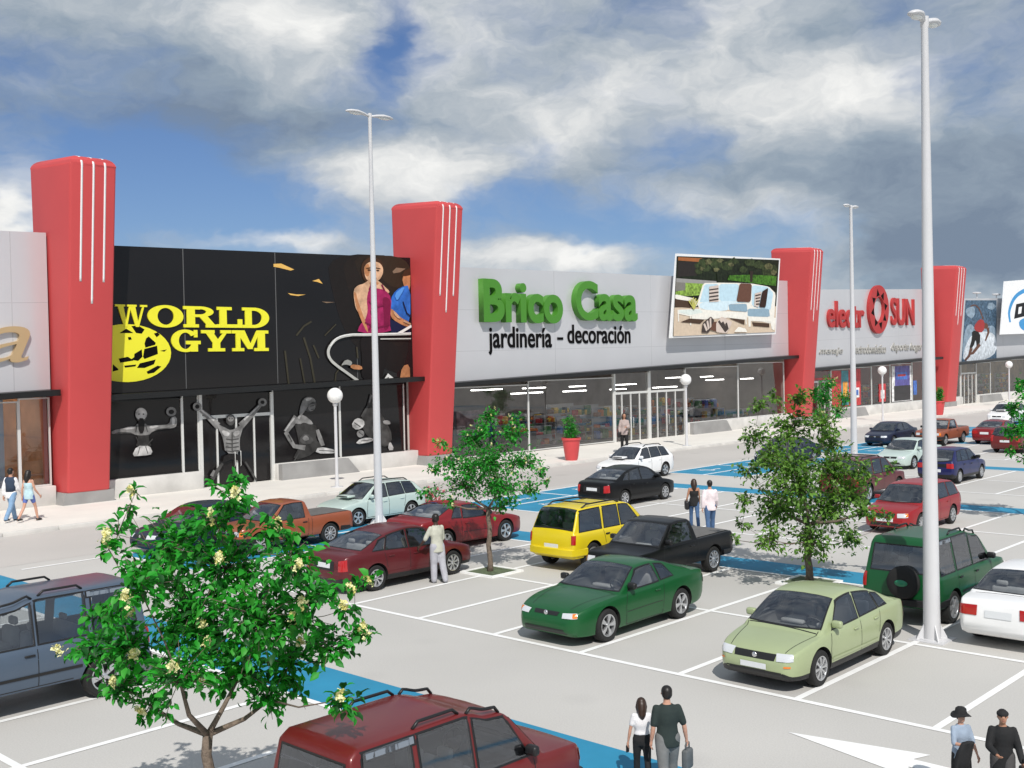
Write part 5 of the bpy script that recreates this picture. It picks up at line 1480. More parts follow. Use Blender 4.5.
('cushion_dark',[(71.08,8.28),(71.33,8.39),(71.92,7.76),(71.7,7.64)]),
('cushion_dark',[(71.57,8.2),(71.83,8.32),(72.07,7.84),(71.85,7.72)]),
('furn_white',[(72.84,7.65),(73.36,7.96),(73.52,7.99),(74.3,7.9),(74.43,7.87),(74.69,7.64),(74.53,7.61),(72.96,7.61)]),
('reed',[(67.51,9.21),(67.19,9.96),(67.04,9.93),(67.41,9.19)]),
('reed',[(67.51,9.2),(67.48,10.07),(67.33,10.06),(67.41,9.2)]),
('reed',[(67.51,9.2),(67.78,10.01),(67.63,10.02),(67.41,9.2)]),
('reed',[(67.5,9.19),(68.06,9.89),(67.92,9.92),(67.41,9.21)]),
('reed',[(67.5,9.22),(66.88,9.85),(66.76,9.8),(67.41,9.19)]),
 ],
 'billboard_frame': [
('frame',[(65.72,13.13),(80.15,13.53),(79.25,7.46),(64.75,7.14)]),
 ],
 'athlete': [
('storm',[(120.86,11.28),(130.07,11.52),(129.87,4.97),(119.51,4.43)]),
('cloud_mid',[(121.16,8.47),(121.61,8.64),(122.01,8.72),(122.37,8.72),(122.69,8.65),(122.97,8.49),(123.35,8.39),(123.85,8.34),(124.46,8.34),(125.18,8.4),(125.95,8.46),(126.77,8.52),(127.64,8.58),(128.57,8.65),(129.27,8.46),(129.73,8.02),(129.94,7.33),(129.91,6.39),(129.21,5.64),(127.84,5.11),(125.84,4.78),(123.25,4.65),(121.42,4.8),(120.31,5.21),(119.88,5.88),(120.13,6.82),(120.42,7.56),(120.77,8.12)]),
('cloud_light',[(121.11,6.68),(121.56,7.05),(122.15,7.36),(122.87,7.6),(123.73,7.77),(124.73,7.89),(125.71,7.95),(126.68,7.95),(127.62,7.9),(128.55,7.79),(129.24,7.55),(129.7,7.17),(129.92,6.65),(129.9,6.0),(129.21,5.47),(127.86,5.08),(125.88,4.82),(123.32,4.69),(121.5,4.7),(120.38,4.85),(119.93,5.12),(120.13,5.52),(120.39,5.92),(120.72,6.31)]),
('cloud_mid',[(123.41,10.07),(123.46,9.83),(123.12,9.57),(122.51,9.34),(122.06,9.43),(121.57,9.57),(121.22,9.7),(120.89,10.02),(121.04,10.33),(121.61,10.48),(122.05,10.57),(122.57,10.63),(123.16,10.66),(123.47,10.38)]),
('cloud_light',[(129.8,6.53),(129.64,6.08),(129.27,5.78),(128.88,5.79),(128.29,5.57),(127.88,5.95),(127.64,6.17),(127.58,6.53),(127.39,6.89),(127.91,7.15),(128.34,7.3),(128.91,7.4),(129.34,7.29),(129.6,6.91)]),
('cloud_mid',[(129.86,10.85),(129.62,10.7),(129.02,10.5),(128.64,10.42),(128.17,10.42),(127.53,10.49),(127.22,10.6),(127.26,10.79),(127.44,10.94),(127.59,11.16),(128.12,11.16),(128.69,11.24),(129.13,11.09),(129.47,10.99)]),
('brown',[(122.28,10.6),(122.42,10.62),(122.61,10.66),(122.82,10.7),(123.04,10.74),(123.24,10.75),(123.42,10.75),(123.6,10.73),(123.81,10.69),(124.01,10.64),(124.22,10.57),(124.42,10.48),(124.61,10.38),(124.81,10.23),(125.01,10.04),(125.21,9.83),(125.39,9.63),(125.55,9.45),(125.5,9.31),(126.16,9.4),(125.88,9.5),(125.72,9.68),(125.54,9.88),(125.34,10.1),(125.12,10.29),(124.91,10.45),(124.7,10.57),(124.47,10.66),(124.23,10.74),(123.99,10.8),(123.75,10.85),(123.5,10.88),(123.23,10.88),(122.96,10.86),(122.7,10.82),(122.47,10.77),(122.29,10.74),(122.16,10.72)]),
('brown',[(127.33,8.59),(127.25,8.44),(127.03,8.33),(126.73,8.26),(126.39,8.26),(126.08,8.32),(125.88,8.43),(125.8,8.57),(125.88,8.71),(126.1,8.83),(126.4,8.9),(126.74,8.9),(127.05,8.84),(127.26,8.73)]),
('sport_red',[(123.41,8.66),(124.36,9.14),(125.23,9.31),(126.01,9.17),(126.31,8.79),(126.11,8.19),(125.49,7.87),(124.45,7.84),(123.69,7.98),(123.19,8.27)]),
('brown',[(126.86,8.37),(127.11,7.86),(126.27,6.95),(126.65,6.9),(127.75,7.83),(127.56,8.41)]),
('dark_cloth',[(123.14,8.03),(124.36,7.93),(124.93,7.53),(124.86,6.84),(124.58,6.4),(124.12,6.21),(123.83,6.38),(123.7,6.92),(123.45,6.95),(123.06,6.47),(122.56,6.18),(121.95,6.07),(121.87,6.31),(122.33,6.89),(122.56,7.41),(122.54,7.85)]),
('brown',[(124.42,6.64),(122.48,5.69),(121.98,5.58),(122.16,5.4),(123.01,5.49),(125.1,6.44)]),
('brown',[(121.91,6.17),(121.33,5.34),(120.3,4.91),(120.71,4.76),(121.91,5.22),(122.71,6.08)]),
 ],
 'blue_sign': [
('arc_blue',[(131.75,9.01),(131.72,9.14),(131.65,9.31),(131.58,9.51),(131.53,9.73),(131.52,9.95),(131.58,10.16),(131.71,10.37),(131.89,10.59),(132.11,10.83),(132.37,11.06),(132.65,11.27),(132.94,11.46),(133.24,11.62),(133.56,11.77),(133.89,11.9),(134.25,12.03),(134.66,12.14),(135.12,12.26),(135.65,12.37),(136.24,12.48),(136.88,12.58),(137.56,12.68),(138.26,12.76),(138.95,12.83),(139.71,12.89),(140.59,12.93),(141.51,12.96),(142.4,12.98),(143.17,13.0),(143.73,13.01),(143.73,13.63),(143.18,13.6),(142.42,13.57),(141.5,13.53),(140.53,13.48),(139.56,13.41),(138.69,13.33),(137.9,13.24),(137.14,13.13),(136.41,13.01),(135.71,12.88),(135.06,12.74),(134.48,12.6),(133.97,12.45),(133.51,12.3),(133.1,12.14),(132.74,11.98),(132.41,11.8),(132.1,11.6),(131.82,11.39),(131.55,11.15),(131.31,10.9),(131.11,10.65),(130.96,10.41),(130.86,10.17),(130.83,9.94),(130.88,9.7),(130.97,9.47),(131.08,9.27),(131.18,9.1),(131.25,8.98)]),
('ink',[(132.78,9.41),(133.53,11.11),(138.78,11.62),(138.73,10.0)]),
('sign_white',[(134.08,9.97),(134.36,10.79),(135.41,10.88),(135.12,10.08)]),
('arc_blue',[(134.49,8.65),(134.37,8.99),(134.77,9.27),(135.7,9.48),(136.79,9.59),(138.07,9.59),(138.71,9.49),(138.71,9.3),(138.06,9.15),(136.78,9.02),(136.27,8.88),(136.54,8.73),(137.17,8.66),(138.18,8.66),(138.65,8.55),(138.58,8.34),(137.89,8.19),(136.62,8.09),(135.62,8.15),(134.91,8.37)]),
 ],
 'sign_board': [
('sign_white',[(129.96,13.6),(145.22,14.62),(144.73,7.85),(128.49,7.6)]),
 ],
 'globe': [
('ink',[(23.93,7.34),(24.24,7.54),(24.58,7.35)]),
('ink',[(24.5,7.65),(24.81,7.69),(25.12,7.51),(24.98,7.32),(24.71,7.35)]),
('ink',[(25.57,7.33),(25.75,7.38),(25.86,7.28),(25.7,7.16)]),
('ink',[(25.18,7.1),(25.31,7.2),(25.65,6.91),(25.61,6.82),(25.14,6.7),(25.1,6.87)]),
('ink',[(25.09,6.64),(25.71,6.78),(25.74,6.41),(25.08,6.19),(25.01,6.29)]),
('ink',[(24.6,6.42),(24.96,6.62),(24.98,6.29),(24.77,6.11),(24.42,6.17),(24.59,6.28)]),
('ink',[(23.85,6.22),(24.29,6.3),(24.55,6.13),(23.93,6.04)]),
('ink',[(24.85,6.0),(25.62,6.16),(25.53,5.95),(25.07,5.79),(24.71,5.8)]),
('ink',[(25.16,5.62),(25.71,5.88),(25.89,5.84),(25.52,5.57),(25.22,5.52)]),
('ink',[(23.58,5.98),(23.82,5.77),(23.82,5.72),(23.56,5.66)]),
('ink',[(24.1,5.91),(24.67,5.95),(24.63,5.87),(24.14,5.82)]),
('ink',[(24.31,7.16),(24.44,7.18),(24.5,7.07),(24.35,7.03)]),
('ink',[(25.86,6.55),(26.19,6.61),(26.05,6.51)]),
 ],
}
TREES = {'T1':((6.74,11.13,0.0),[(-0.02,-0.63,4.34,0.27),(0.32,-0.24,4.55,0.15),(-0.03,-0.3,4.09,0.33),(-0.13,0.4,3.73,0.46),(0.28,0.01,3.45,0.69),(0.23,-1.33,3.72,0.45),(-0.91,-0.24,3.45,0.47),(0.19,0.64,2.8,0.71),(0.19,-0.8,3.01,0.65),(0.54,-1.24,3.23,0.38),(-0.37,1.63,2.82,0.34),(-0.88,0.87,2.63,0.28),(-0.75,1.64,2.47,0.18),(-0.61,0.59,2.62,0.45),(-0.56,0.95,2.08,0.34),(-0.52,-0.32,2.42,0.48),(0.39,-0.08,2.23,0.57),(1.02,-0.17,2.23,0.53),(0.98,-0.99,2.55,0.32),(1.39,-0.89,2.57,0.19),(1.44,-1.12,2.68,0.12),(0.57,-1.69,2.21,0.23),(-0.22,0.88,1.84,0.21),(0.65,-0.46,3.86,0.25),(-0.82,0.38,3.97,0.18),(-1.11,0.02,3.88,0.15),(-0.25,1.18,4.09,0.12),(-0.53,0.5,4.4,0.09),(0.7,-0.2,1.89,0.26),(1.57,-0.74,3.1,0.14),(1.53,-1.1,3.27,0.08),(0.02,1.02,3.32,0.36),(0.63,-0.93,2.95,0.39),(0.35,0.38,2.51,0.59),(1.02,-1.23,3.03,0.17)]),'T2':((21.73,21.27,0.0),[(0.56,0.42,4.2,0.36),(0.2,0.67,3.6,0.56),(-0.04,-0.9,3.8,0.48),(-1.11,0.33,3.1,0.48),(-0.28,-0.36,2.99,0.86),(1.15,-0.14,2.94,0.62),(0.9,-1.11,2.79,0.25),(-0.29,0.61,2.3,0.55),(-0.01,-0.46,2.34,0.76),(0.79,-0.83,2.23,0.36),(-0.81,0.6,1.89,0.22),(0.9,-1.32,2.47,0.16),(-0.76,1.01,3.51,0.22),(0.0,0.2,3.9,0.38),(0.78,0.12,1.75,0.39),(-0.83,1.31,2.81,0.25),(-0.72,1.78,2.16,0.25),(0.07,0.76,2.76,0.56),(1.1,-0.03,4.12,0.25)]),'T3':((25.59,13.73,0.0),[(-0.53,1.02,4.53,0.31),(-1.08,0.27,4.74,0.22),(0.48,0.44,4.62,0.41),(-0.16,1.4,3.6,0.47),(0.37,0.67,3.85,0.73),(0.34,-0.19,4.0,0.51),(-0.69,1.3,2.86,0.36),(-0.77,0.06,2.94,0.89),(0.94,-0.14,2.8,0.83),(1.07,-0.95,2.78,0.46),(1.11,-1.75,2.92,0.17),(-1.77,0.75,2.25,0.29),(0.09,0.84,1.84,0.93),(1.11,0.11,1.67,0.94),(0.29,-1.39,1.88,0.44),(1.9,-1.24,1.53,0.23),(-1.28,1.14,1.56,0.23),(-1.22,0.39,1.22,0.49),(-0.31,-0.21,1.11,0.7),(1.17,-0.55,0.99,0.41),(-0.69,1.72,1.02,0.16),(-0.36,-0.81,3.56,0.49),(-0.46,0.79,3.25,0.51),(-0.88,-0.26,2.47,0.74),(1.1,-0.6,2.17,0.51)]),'T4':((61.81,32.11,-0.0),[(0.08,-0.48,3.99,0.66),(1.51,-0.72,3.1,0.67),(0.82,0.25,2.99,0.79),(-0.1,0.11,2.12,0.54),(1.38,-0.31,2.24,0.61),(-0.58,0.17,3.53,0.48)]),'T5':((39.98,12.42,0.0),[(-1.42,0.52,4.64,0.37),(-0.64,0.92,3.76,0.41),(-1.41,0.41,3.07,0.47),(-1.41,0.81,2.39,0.23),(-0.6,0.42,3.43,0.61),(-0.11,0.38,4.09,0.61),(-0.8,0.05,2.61,0.6),(-1.26,0.28,2.13,0.33),(0.65,0.17,3.2,0.55),(-1.26,0.92,3.05,0.27)]),'bush':((29.12,31.57,0.0),[(0.11,0.22,0.59,0.39),(0.31,-0.04,0.82,0.35),(-0.25,0.18,0.32,0.31),(0.2,-0.25,0.38,0.31)])}
# ---------------------------------------------------------------- ground and markings
def asphalt(name, col, warm=.0):
    m, nt, b = new_mat(name)
    b.inputs["Roughness"].default_value = .85
    tc = nt.nodes.new("ShaderNodeTexCoord")
    n1 = nt.nodes.new("ShaderNodeTexNoise"); n1.inputs["Scale"].default_value = .16; n1.inputs["Detail"].default_value = 5
    n2 = nt.nodes.new("ShaderNodeTexNoise"); n2.inputs["Scale"].default_value = 38; n2.inputs["Detail"].default_value = 3
    n3 = nt.nodes.new("ShaderNodeTexVoronoi"); n3.inputs["Scale"].default_value = .33
    for n in (n1, n2, n3):
        nt.links.new(tc.outputs["Object"], n.inputs["Vector"])
    def mr(src, lo, hi, a, c):
        r = nt.nodes.new("ShaderNodeMapRange")
        r.inputs[1].default_value, r.inputs[2].default_value, r.inputs[3].default_value, r.inputs[4].default_value = lo, hi, a, c
        nt.links.new(src, r.inputs[0])
        return r.outputs[0]
    def mul(a, c):
        k = nt.nodes.new("ShaderNodeMath"); k.operation = "MULTIPLY"
        nt.links.new(a, k.inputs[0]); nt.links.new(c, k.inputs[1])
        return k.outputs[0]
    f = mul(mr(n1.outputs["Fac"], .3, .7, .93, 1.06), mr(n2.outputs["Fac"], .3, .7, .93, 1.07))
    # small oil spots
    f = mul(f, mr(n3.outputs["Distance"], .03, .16, .9, 1.0))
    s = nt.nodes.new("ShaderNodeVectorMath"); s.operation = "SCALE"; s.inputs[0].default_value = col
    nt.links.new(f, s.inputs["Scale"])
    nt.links.new(s.outputs[0], b.inputs["Base Color"])
    bp = nt.nodes.new("ShaderNodeBump"); bp.inputs["Strength"].default_value = .25; bp.inputs["Distance"].default_value = .01
    nt.links.new(n2.outputs["Fac"], bp.inputs["Height"]); nt.links.new(bp.outputs[0], b.inputs["Normal"])
    return m


M_LOT = asphalt("pale_parking_surface", (.505, .49, .465))
M_ROAD = asphalt("pale_road_surface", (.49, .465, .44))
M_LINE = mat("white_road_paint", (.86, .86, .85), .7, var=.05, scale=3)
M_BLUE = mat("blue_road_paint", (.02, .235, .40), .7, var=.1, scale=1.2)
M_PAVE = mat("pale_paving", (.74, .71, .66), .8, var=.05, scale=.6, bump=.1, bscale=12)
M_KERB = mat("kerb_stone", (.6, .58, .55), .85, var=.08, scale=2)
M_CONC = mat("concrete", (.6, .585, .56), .85, var=.16, scale=.9, bump=.15, bscale=9)
M_CONC_G = mat("grey_concrete", (.3, .295, .29), .85, var=.16, scale=.9, bump=.15, bscale=9)  # darker grey for pylon bases and the painted plinth shadow wedges


def sheet(name, rects, z, m, parent=None):
    mb = MB()
    for x0, y0, x1, y1 in rects:
        mb.add([(x0, y0, z), (x1, y0, z), (x1, y1, z), (x0, y1, z)], [(0, 1, 2, 3)])
    return mb.build(name, m, parent, fix=False)


tag(sheet("ground", [(-700, -700, 900, 900)], 0, M_LOT), kind="structure")
tag(sheet("road", [(-200, 33.3, 300, 39.32)], .004, M_ROAD), kind="structure")
pv = MB()
pv.box((-200, 39.5, -.1), (300, 47, .15))
tag(pv.build("pavement", M_PAVE), kind="structure")
kb = MB()
x = -60.0
while x < 200:
    kb.rbox((x, 39.32, -.1), (x + 1.985, 39.5, .148), .02)
    x += 2
tag(kb.build("kerb", M_KERB), kind="structure")

P0, PX = 6.9, 2.36          # stall grid along Y
ROWS = [2.1, 16.75, 31.4, 46.0, 60.6, 75.2, 89.8]   # first edge of each double row
LW = .13
blue, white, bays = [], [], []
Y_END = 32.45
ys = [P0 + PX * k for k in range(-9, 10)]            # ... 28.14
for i, x0 in enumerate(ROWS):
    x1 = x0 + 9.35
    xm = (x0 + x1) / 2
    blue.append((x1 + LW / 2, ys[0], x1 + 1.5, Y_END))
    for xx in (x0, xm, x1):
        white.append((xx - LW / 2, ys[0], xx + LW / 2, Y_END))
    for yy in ys + [30.3, Y_END]:
        for a, b in ((x0 + LW / 2, xm - LW / 2), (xm + LW / 2, x1 - LW / 2)):
            white.append((a, yy - LW / 2, b, yy + LW / 2))
    for a, b in ((x0 + LW / 2, xm - LW / 2), (xm + LW / 2, x1 - LW / 2)):
        for c, d in ((ys[-1], 30.3), (30.3, Y_END)):
            bays.append((a, c + LW / 2, b, d - LW / 2))
for a in (13.3, 27.9):
    white.append((a + .4, Y_END - LW / 2, a + 3.0, Y_END + LW / 2))
white = [r for r in white]
tag(sheet("blue_walkway_paint", blue, .004, M_BLUE), kind="structure")
tag(sheet("blue_bay_paint", bays, .005, M_BLUE), kind="structure")
wl = [r for r in white]
lines_x = [r for r in wl if r[3] - r[1] > 5]
lines_y = [r for r in wl if r[3] - r[1] <= 5]
o = sheet("parking_line_paint", lines_x, .008, M_LINE)
tag(o, kind="structure")
o2 = sheet("stall_line_paint", lines_y, .0085, M_LINE)
tag(o2, kind="structure")
# wheelchair marks in the blue bays: head, back, seat, wheel ring
wm = MB()
def disc(cx, cy, r, n=16):
    return [(cx + r * math.cos(2 * math.pi * k / n), cy + r * math.sin(2 * math.pi * k / n), .010) for k in range(n)]
for (a, c, b, d) in bays:
    cx, cy = (a + b) / 2, (c + d) / 2
    s = .8
    def q(u, v):
        return (cx + u * s, cy + v * s, .010)
    wm.add(disc(cx + .75 * s, cy - .12 * s, .14 * s), [list(range(16))])
    wm.add([q(.55, -.16), q(.55, -.02), q(-.12, -.02), q(-.12, -.16)], [(0, 1, 2, 3)])
    wm.add([q(-.0, -.02), q(-.0, .42), q(-.14, .42), q(-.14, -.02)], [(0, 1, 2, 3)])
    wm.add([q(-.14, .3), q(-.14, .42), q(-.7, .62), q(-.7, .5)], [(0, 1, 2, 3)])
    n = 20
    ring = []
    for k in range(n + 1):
        an = math.pi * .5 + math.pi * 1.25 * k / n
        for r in (.5, .39):
            ring.append(q(-.3 + r * math.cos(an), .05 - r * math.sin(an) * -1))
    wm.add(ring, [(2 * k, 2 * k + 1, 2 * k + 3, 2 * k + 2) for k in range(n)])
tag(wm.build("wheelchair_bay_paint", M_LINE, fix=False), kind="structure")
# arrow on the aisle
ar = MB()
ar.add([(15.2, 8.55, .008), (15.62, 6.5, .008), (15.3, 6.62, .008), (15.25, 3.2, .008), (15.0, 3.2, .008), (14.98, 6.55, .008), (14.62, 6.4, .008)], [(0, 1, 2, 3, 4, 5, 6)])
tag(ar.build("arrow_paint", M_LINE, fix=False), kind="structure")

# ---------------------------------------------------------------- shops
M_RED = mat("pylon_red_render", (.545, .062, .064), .55, var=.03, scale=.5)
M_WHITE = mat("white_metal", (.8, .8, .8), .35)
M_ALU = mat("pale_aluminium", (.68, .68, .66), .35, .2)
M_SILVER = mat("silver_panel", (.6, .6, .62), .28, .25, var=.03, scale=.3, coat=.25)
M_JOINT = mat("panel_joint", (.45, .45, .47), .6)
M_BLACKP = mat("black_glossy_panel", (.012, .011, .0115), .07, spec=.35)
M_BLACK = mat("black_metal", (.008, .008, .008), .4)
M_SEAM = mat("panel_seam_grey", (.12, .12, .12), .5)
M_ROOF = mat("roof_membrane", (.55, .55, .55), .9, var=.1)
M_WALL = mat("plain_wall", (.5, .48, .45), .9)


def glass_mat(name, tint, refl=.12):
    m, nt, b = new_mat(name)
    tr = nt.nodes.new("ShaderNodeBsdfTransparent"); tr.inputs[0].default_value = (*tint, 1)
    gl = nt.nodes.new("ShaderNodeBsdfGlossy"); gl.inputs["Roughness"].default_value = .02
    fr = nt.nodes.new("ShaderNodeFresnel"); fr.inputs[0].default_value = 1.5
    ad = nt.nodes.new("ShaderNodeMath"); ad.operation = "ADD"; ad.use_clamp = True; ad.inputs[1].default_value = refl
    mx = nt.nodes.new("ShaderNodeMixShader")
    nt.links.new(fr.outputs[0], ad.inputs[0]); nt.links.new(ad.outputs[0], mx.inputs[0])
    nt.links.new(tr.outputs[0], mx.inputs[1]); nt.links.new(gl.outputs[0], mx.inputs[2])
    nt.links.new(mx.outputs[0], nt.nodes["Material Output"].inputs[0])
    return m


M_SGLASS = glass_mat("shop_glass", (.82, .83, .85), .08)
M_LIT = emit_mat("strip_lamp", (1, .97, .9), 9)


def wpart(mb, name, mats, parent, **k):
    """part modelled in world coordinates under a thing"""
    o = mb.build(name, mats, parent, **k)
    if parent is not None and parent.parent is None:
        o.location = -Vector(parent.location)
    return o


XZ = lambda y_sign=1: (lambda u, v, h: (u, h, v))
YF = 45.9


def shop(name, label, X0, X1, zc, zt, fascia, doors, bays, room=None, plinth=True, noplinth=None, dark=False, seams=(), hseams=(), seam_mat=None, glass=None, roofz=10.6):
    b = thing(name, label, "shop", ((X0 + X1) / 2, YF, .15))
    zl = lin([(X0, zc[0]), (X1, zc[1])])
    zu = lin([(X0, zt[0]), (X1, zt[1])])
    m = MB()
    m.prism([(X0, zl(X0) + .26), (X1, zl(X1) + .26), (X1, zu(X1)), (X0, zu(X0))], YF, YF + .35, XZ())
    f = wpart(m, "fascia", fascia, b)
    for x in seams:
        s = MB()
        s.box((x - .02, YF - .004, zl(x) + .3), (x + .02, YF + .01, zu(x) - .02))
        wpart(s, "panel_joint", seam_mat or M_JOINT, f)
    for z0, z1 in hseams:
        s = MB()
        s.prism([(X0, z0), (X1, z1), (X1, z1 + .025), (X0, z0 + .025)], YF - .003, YF + .01, XZ())
        wpart(s, "panel_joint", seam_mat or M_JOINT, f)
    m = MB()
    m.prism([(X0, zl(X0)), (X1, zl(X1)), (X1, zl(X1) + .25), (X0, zl(X0) + .25)], YF - .95, YF + .3, XZ())
    wpart(m, "canopy", M_BLACK, b)
    # plinth between the doors
    z0, z1 = .15, .95
    segs = []
    last = X0
    for d in doors:
        segs.append((last, d[0])); last = d[-1]
    segs.append((last, X1))
    if plinth:
        for a, c in segs:
            if c - a < .2 or (noplinth and a < noplinth < c): continue
            m = MB(); m.rbox((a, YF - .3, z0 - .05), (c - .003, YF + .25, z1), .03)
            wpart(m, "plinth", M_CONC, b)
    # glazing bays
    gl = glass or M_SGLASS
    for bay in bays:
        a, c = bay[:2]
        zt0 = min(zl(a), zl(c)) - .03
        fr = MB()
        t = .06
        zb = bay[2] if len(bay) > 2 else z1 + .003
        for lo, hi in (((a, zb), (a + t, zt0)), ((c - t, zb), (c, zt0)), ((a + t, zb), (c - t, zb + t)), ((a + t, zt0 - t), (c - t, zt0))):
            fr.box((lo[0], YF + .0, lo[1]), (hi[0], YF + .12, hi[1]))
        if dark:      # black head and sill bars, pale uprights
            w = wpart(fr, "window", [M_ALU, M_BLACK], b)
            for k, pg in enumerate(w.data.polygons):
                pg.material_index = 1 if k >= 12 else 0
        else:
            w = wpart(fr, "window", M_ALU, b)
        p = MB(); p.add([(a + t, YF + .05, zb + t), (c - t, YF + .05, zb + t), (c - t, YF + .05, zt0 - t), (a + t, YF + .05, zt0 - t)], [(0, 1, 2, 3)])
        wpart(p, "pane", gl, w, fix=False)
    for d in doors:
        a, c = d[0], d[-1]
        zt0 = min(zl(a), zl(c)) - .03
        fr = MB()
        t = .16
        fr.box((a, YF - .06, z0), (a + t, YF + .14, zt0))
        fr.box((c - t, YF - .06, z0), (c, YF + .14, zt0))
        fr.box((a + t, YF - .04, 3.35), (c - t, YF + .12, 3.5))
        n = len(d) - 2
        for x in d[1:-1]:
            fr.box((x - .045, YF - .02, z0), (x + .045, YF + .1, 3.35))
        w = wpart(fr, "entrance_door", M_ALU, b)
        p = MB()
        xs = [a + t] + list(d[1:-1]) + [c - t]
        for u, v in zip(xs[:-1], xs[1:]):
            p.add([(u + .03, YF + .03, z0 + .05), (v - .03, YF + .03, z0 + .05), (v - .03, YF + .03, 3.35), (u + .03, YF + .03, 3.35)], [(0, 1, 2, 3)])
        p.add([(a + t, YF + .03, 3.5), (c - t, YF + .03, 3.5), (c - t, YF + .03, zt0), (a + t, YF + .03, zt0)], [(0, 1, 2, 3)])
        wpart(p, "pane", gl, w, fix=False)
        mid = xs[len(xs) // 2]
        h = MB()
        for sg in (-1, 1):
            h.tube([(mid + sg * .16, YF - .03, 1.0), (mid + sg * .16, YF - .1, 1.05), (mid + sg * .16, YF - .1, 1.7), (mid + sg * .16, YF - .03, 1.75)], .018, 6)
        wpart(h, "handle", M_ALU, w)
    # shell: roof, back and end walls
    m = MB()
    m.box((X0, YF + .4, roofz - .3), (X1, YF + 40, roofz))
    wpart(m, "roof", M_ROOF, b)
    m = MB()
    m.box((X0, YF + 39.7, .15), (X1, YF + 39.95, roofz - .31))
    m.box((X0 + .005, YF + .42, .15), (X0 + .2, YF + 39.6, roofz - .31))
    m.box((X1 - .2, YF + .42, .15), (X1 - .005, YF + 39.6, roofz - .31))
    m.box((X0 + .21, YF + .36, 5.95), (X1 - .21, YF + .5, roofz - .31))
    wpart(m, "wall", M_WALL, b)
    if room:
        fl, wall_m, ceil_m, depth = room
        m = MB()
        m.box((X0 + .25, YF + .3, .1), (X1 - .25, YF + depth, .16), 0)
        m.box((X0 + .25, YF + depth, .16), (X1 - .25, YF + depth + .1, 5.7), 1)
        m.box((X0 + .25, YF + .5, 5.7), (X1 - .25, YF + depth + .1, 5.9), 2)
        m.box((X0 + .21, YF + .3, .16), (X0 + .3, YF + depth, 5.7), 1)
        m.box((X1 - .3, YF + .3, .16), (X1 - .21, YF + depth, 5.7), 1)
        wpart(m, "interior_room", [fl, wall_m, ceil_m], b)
    else:
        m = MB()
        m.box((X0 + .25, YF + .3, .1), (X1 - .25, YF + .36, 5.9))
        wpart(m, "backing_wall", M_BLACK, b)
    return b, zl, zu


FL_G = mat("shop_floor", (.32, .32, .33), .25, var=.1)
WOODW = mat("shop_wood_wall", (.5, .27, .14), .6, var=.25, scale=.8)
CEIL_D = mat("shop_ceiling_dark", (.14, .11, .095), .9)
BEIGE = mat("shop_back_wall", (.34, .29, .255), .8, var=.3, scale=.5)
REDW = mat("shop_red_wall", (.4, .04, .035), .6, var=.2, scale=.5)
OCHRE = mat("shop_ochre_wall", (.34, .22, .09), .7, var=.5, scale=.9)

shop0, _, _ = shop("shop_building", "silver fronted shop with a gold letter at the far left end of the row", -30, 20.8, (3.0, 4.72), (10.2, 11.52), M_SILVER, [], [(-12, -6), (-6, 0), (0, 6), (6, 12), (12, 16), (16, 19.45), (19.45, 20.75)],
                   (FL_G, WOODW, WOODW, 7), hseams=[(6.9, 8.6)], seams=[0, 10, 19.3])
gym, gzl, gzu = shop("shop_building", "black glossy gym front with body builder pictures in its windows", 22.9, 41.15, (4.42, 4.76), (11.15, 11.57), M_BLACKP, [(27.75, 28.7, 29.75, 30.75, 31.85)], [(22.95, 26.9), (26.9, 27.75), (31.85, 36.0), (36.0, 40.45)],
                     None, seams=[27.15, 32.2, 37.23], seam_mat=M_SEAM, glass=M_BLACKP, dark=True)
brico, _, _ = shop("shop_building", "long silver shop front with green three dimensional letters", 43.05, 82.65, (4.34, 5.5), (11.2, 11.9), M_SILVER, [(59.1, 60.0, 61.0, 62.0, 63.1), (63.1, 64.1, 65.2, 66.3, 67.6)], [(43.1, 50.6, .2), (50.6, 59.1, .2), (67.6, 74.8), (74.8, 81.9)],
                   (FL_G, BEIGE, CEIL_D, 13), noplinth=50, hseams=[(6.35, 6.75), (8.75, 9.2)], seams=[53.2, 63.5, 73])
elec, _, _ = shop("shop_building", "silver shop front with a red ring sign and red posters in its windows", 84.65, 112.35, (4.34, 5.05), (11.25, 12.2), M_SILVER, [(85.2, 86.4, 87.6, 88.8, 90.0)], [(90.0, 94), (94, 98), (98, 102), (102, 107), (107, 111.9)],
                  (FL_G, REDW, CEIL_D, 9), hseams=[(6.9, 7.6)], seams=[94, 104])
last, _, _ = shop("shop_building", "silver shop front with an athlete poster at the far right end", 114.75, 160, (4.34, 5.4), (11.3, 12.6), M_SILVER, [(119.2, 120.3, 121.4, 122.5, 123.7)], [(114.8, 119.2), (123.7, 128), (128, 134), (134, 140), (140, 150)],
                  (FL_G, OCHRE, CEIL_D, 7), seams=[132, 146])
# grey wedge blocks beside the doors: the plinth's shadow put into shape and colour
for sh, a, c, zz in ((gym, 31.9, 36.0, .93), (brico, 67.65, 72.1, .98), (elec, 90.1, 95.3, .93), (last, 123.8, 129.4, .93)):
    m = MB()
    m.prism([(a, .14), (c + .75, .14), (c, zz), (a, zz)], YF - .62, YF - .302, XZ())
    wpart(m, "plinth_shade_wedge", M_CONC_G, sh)

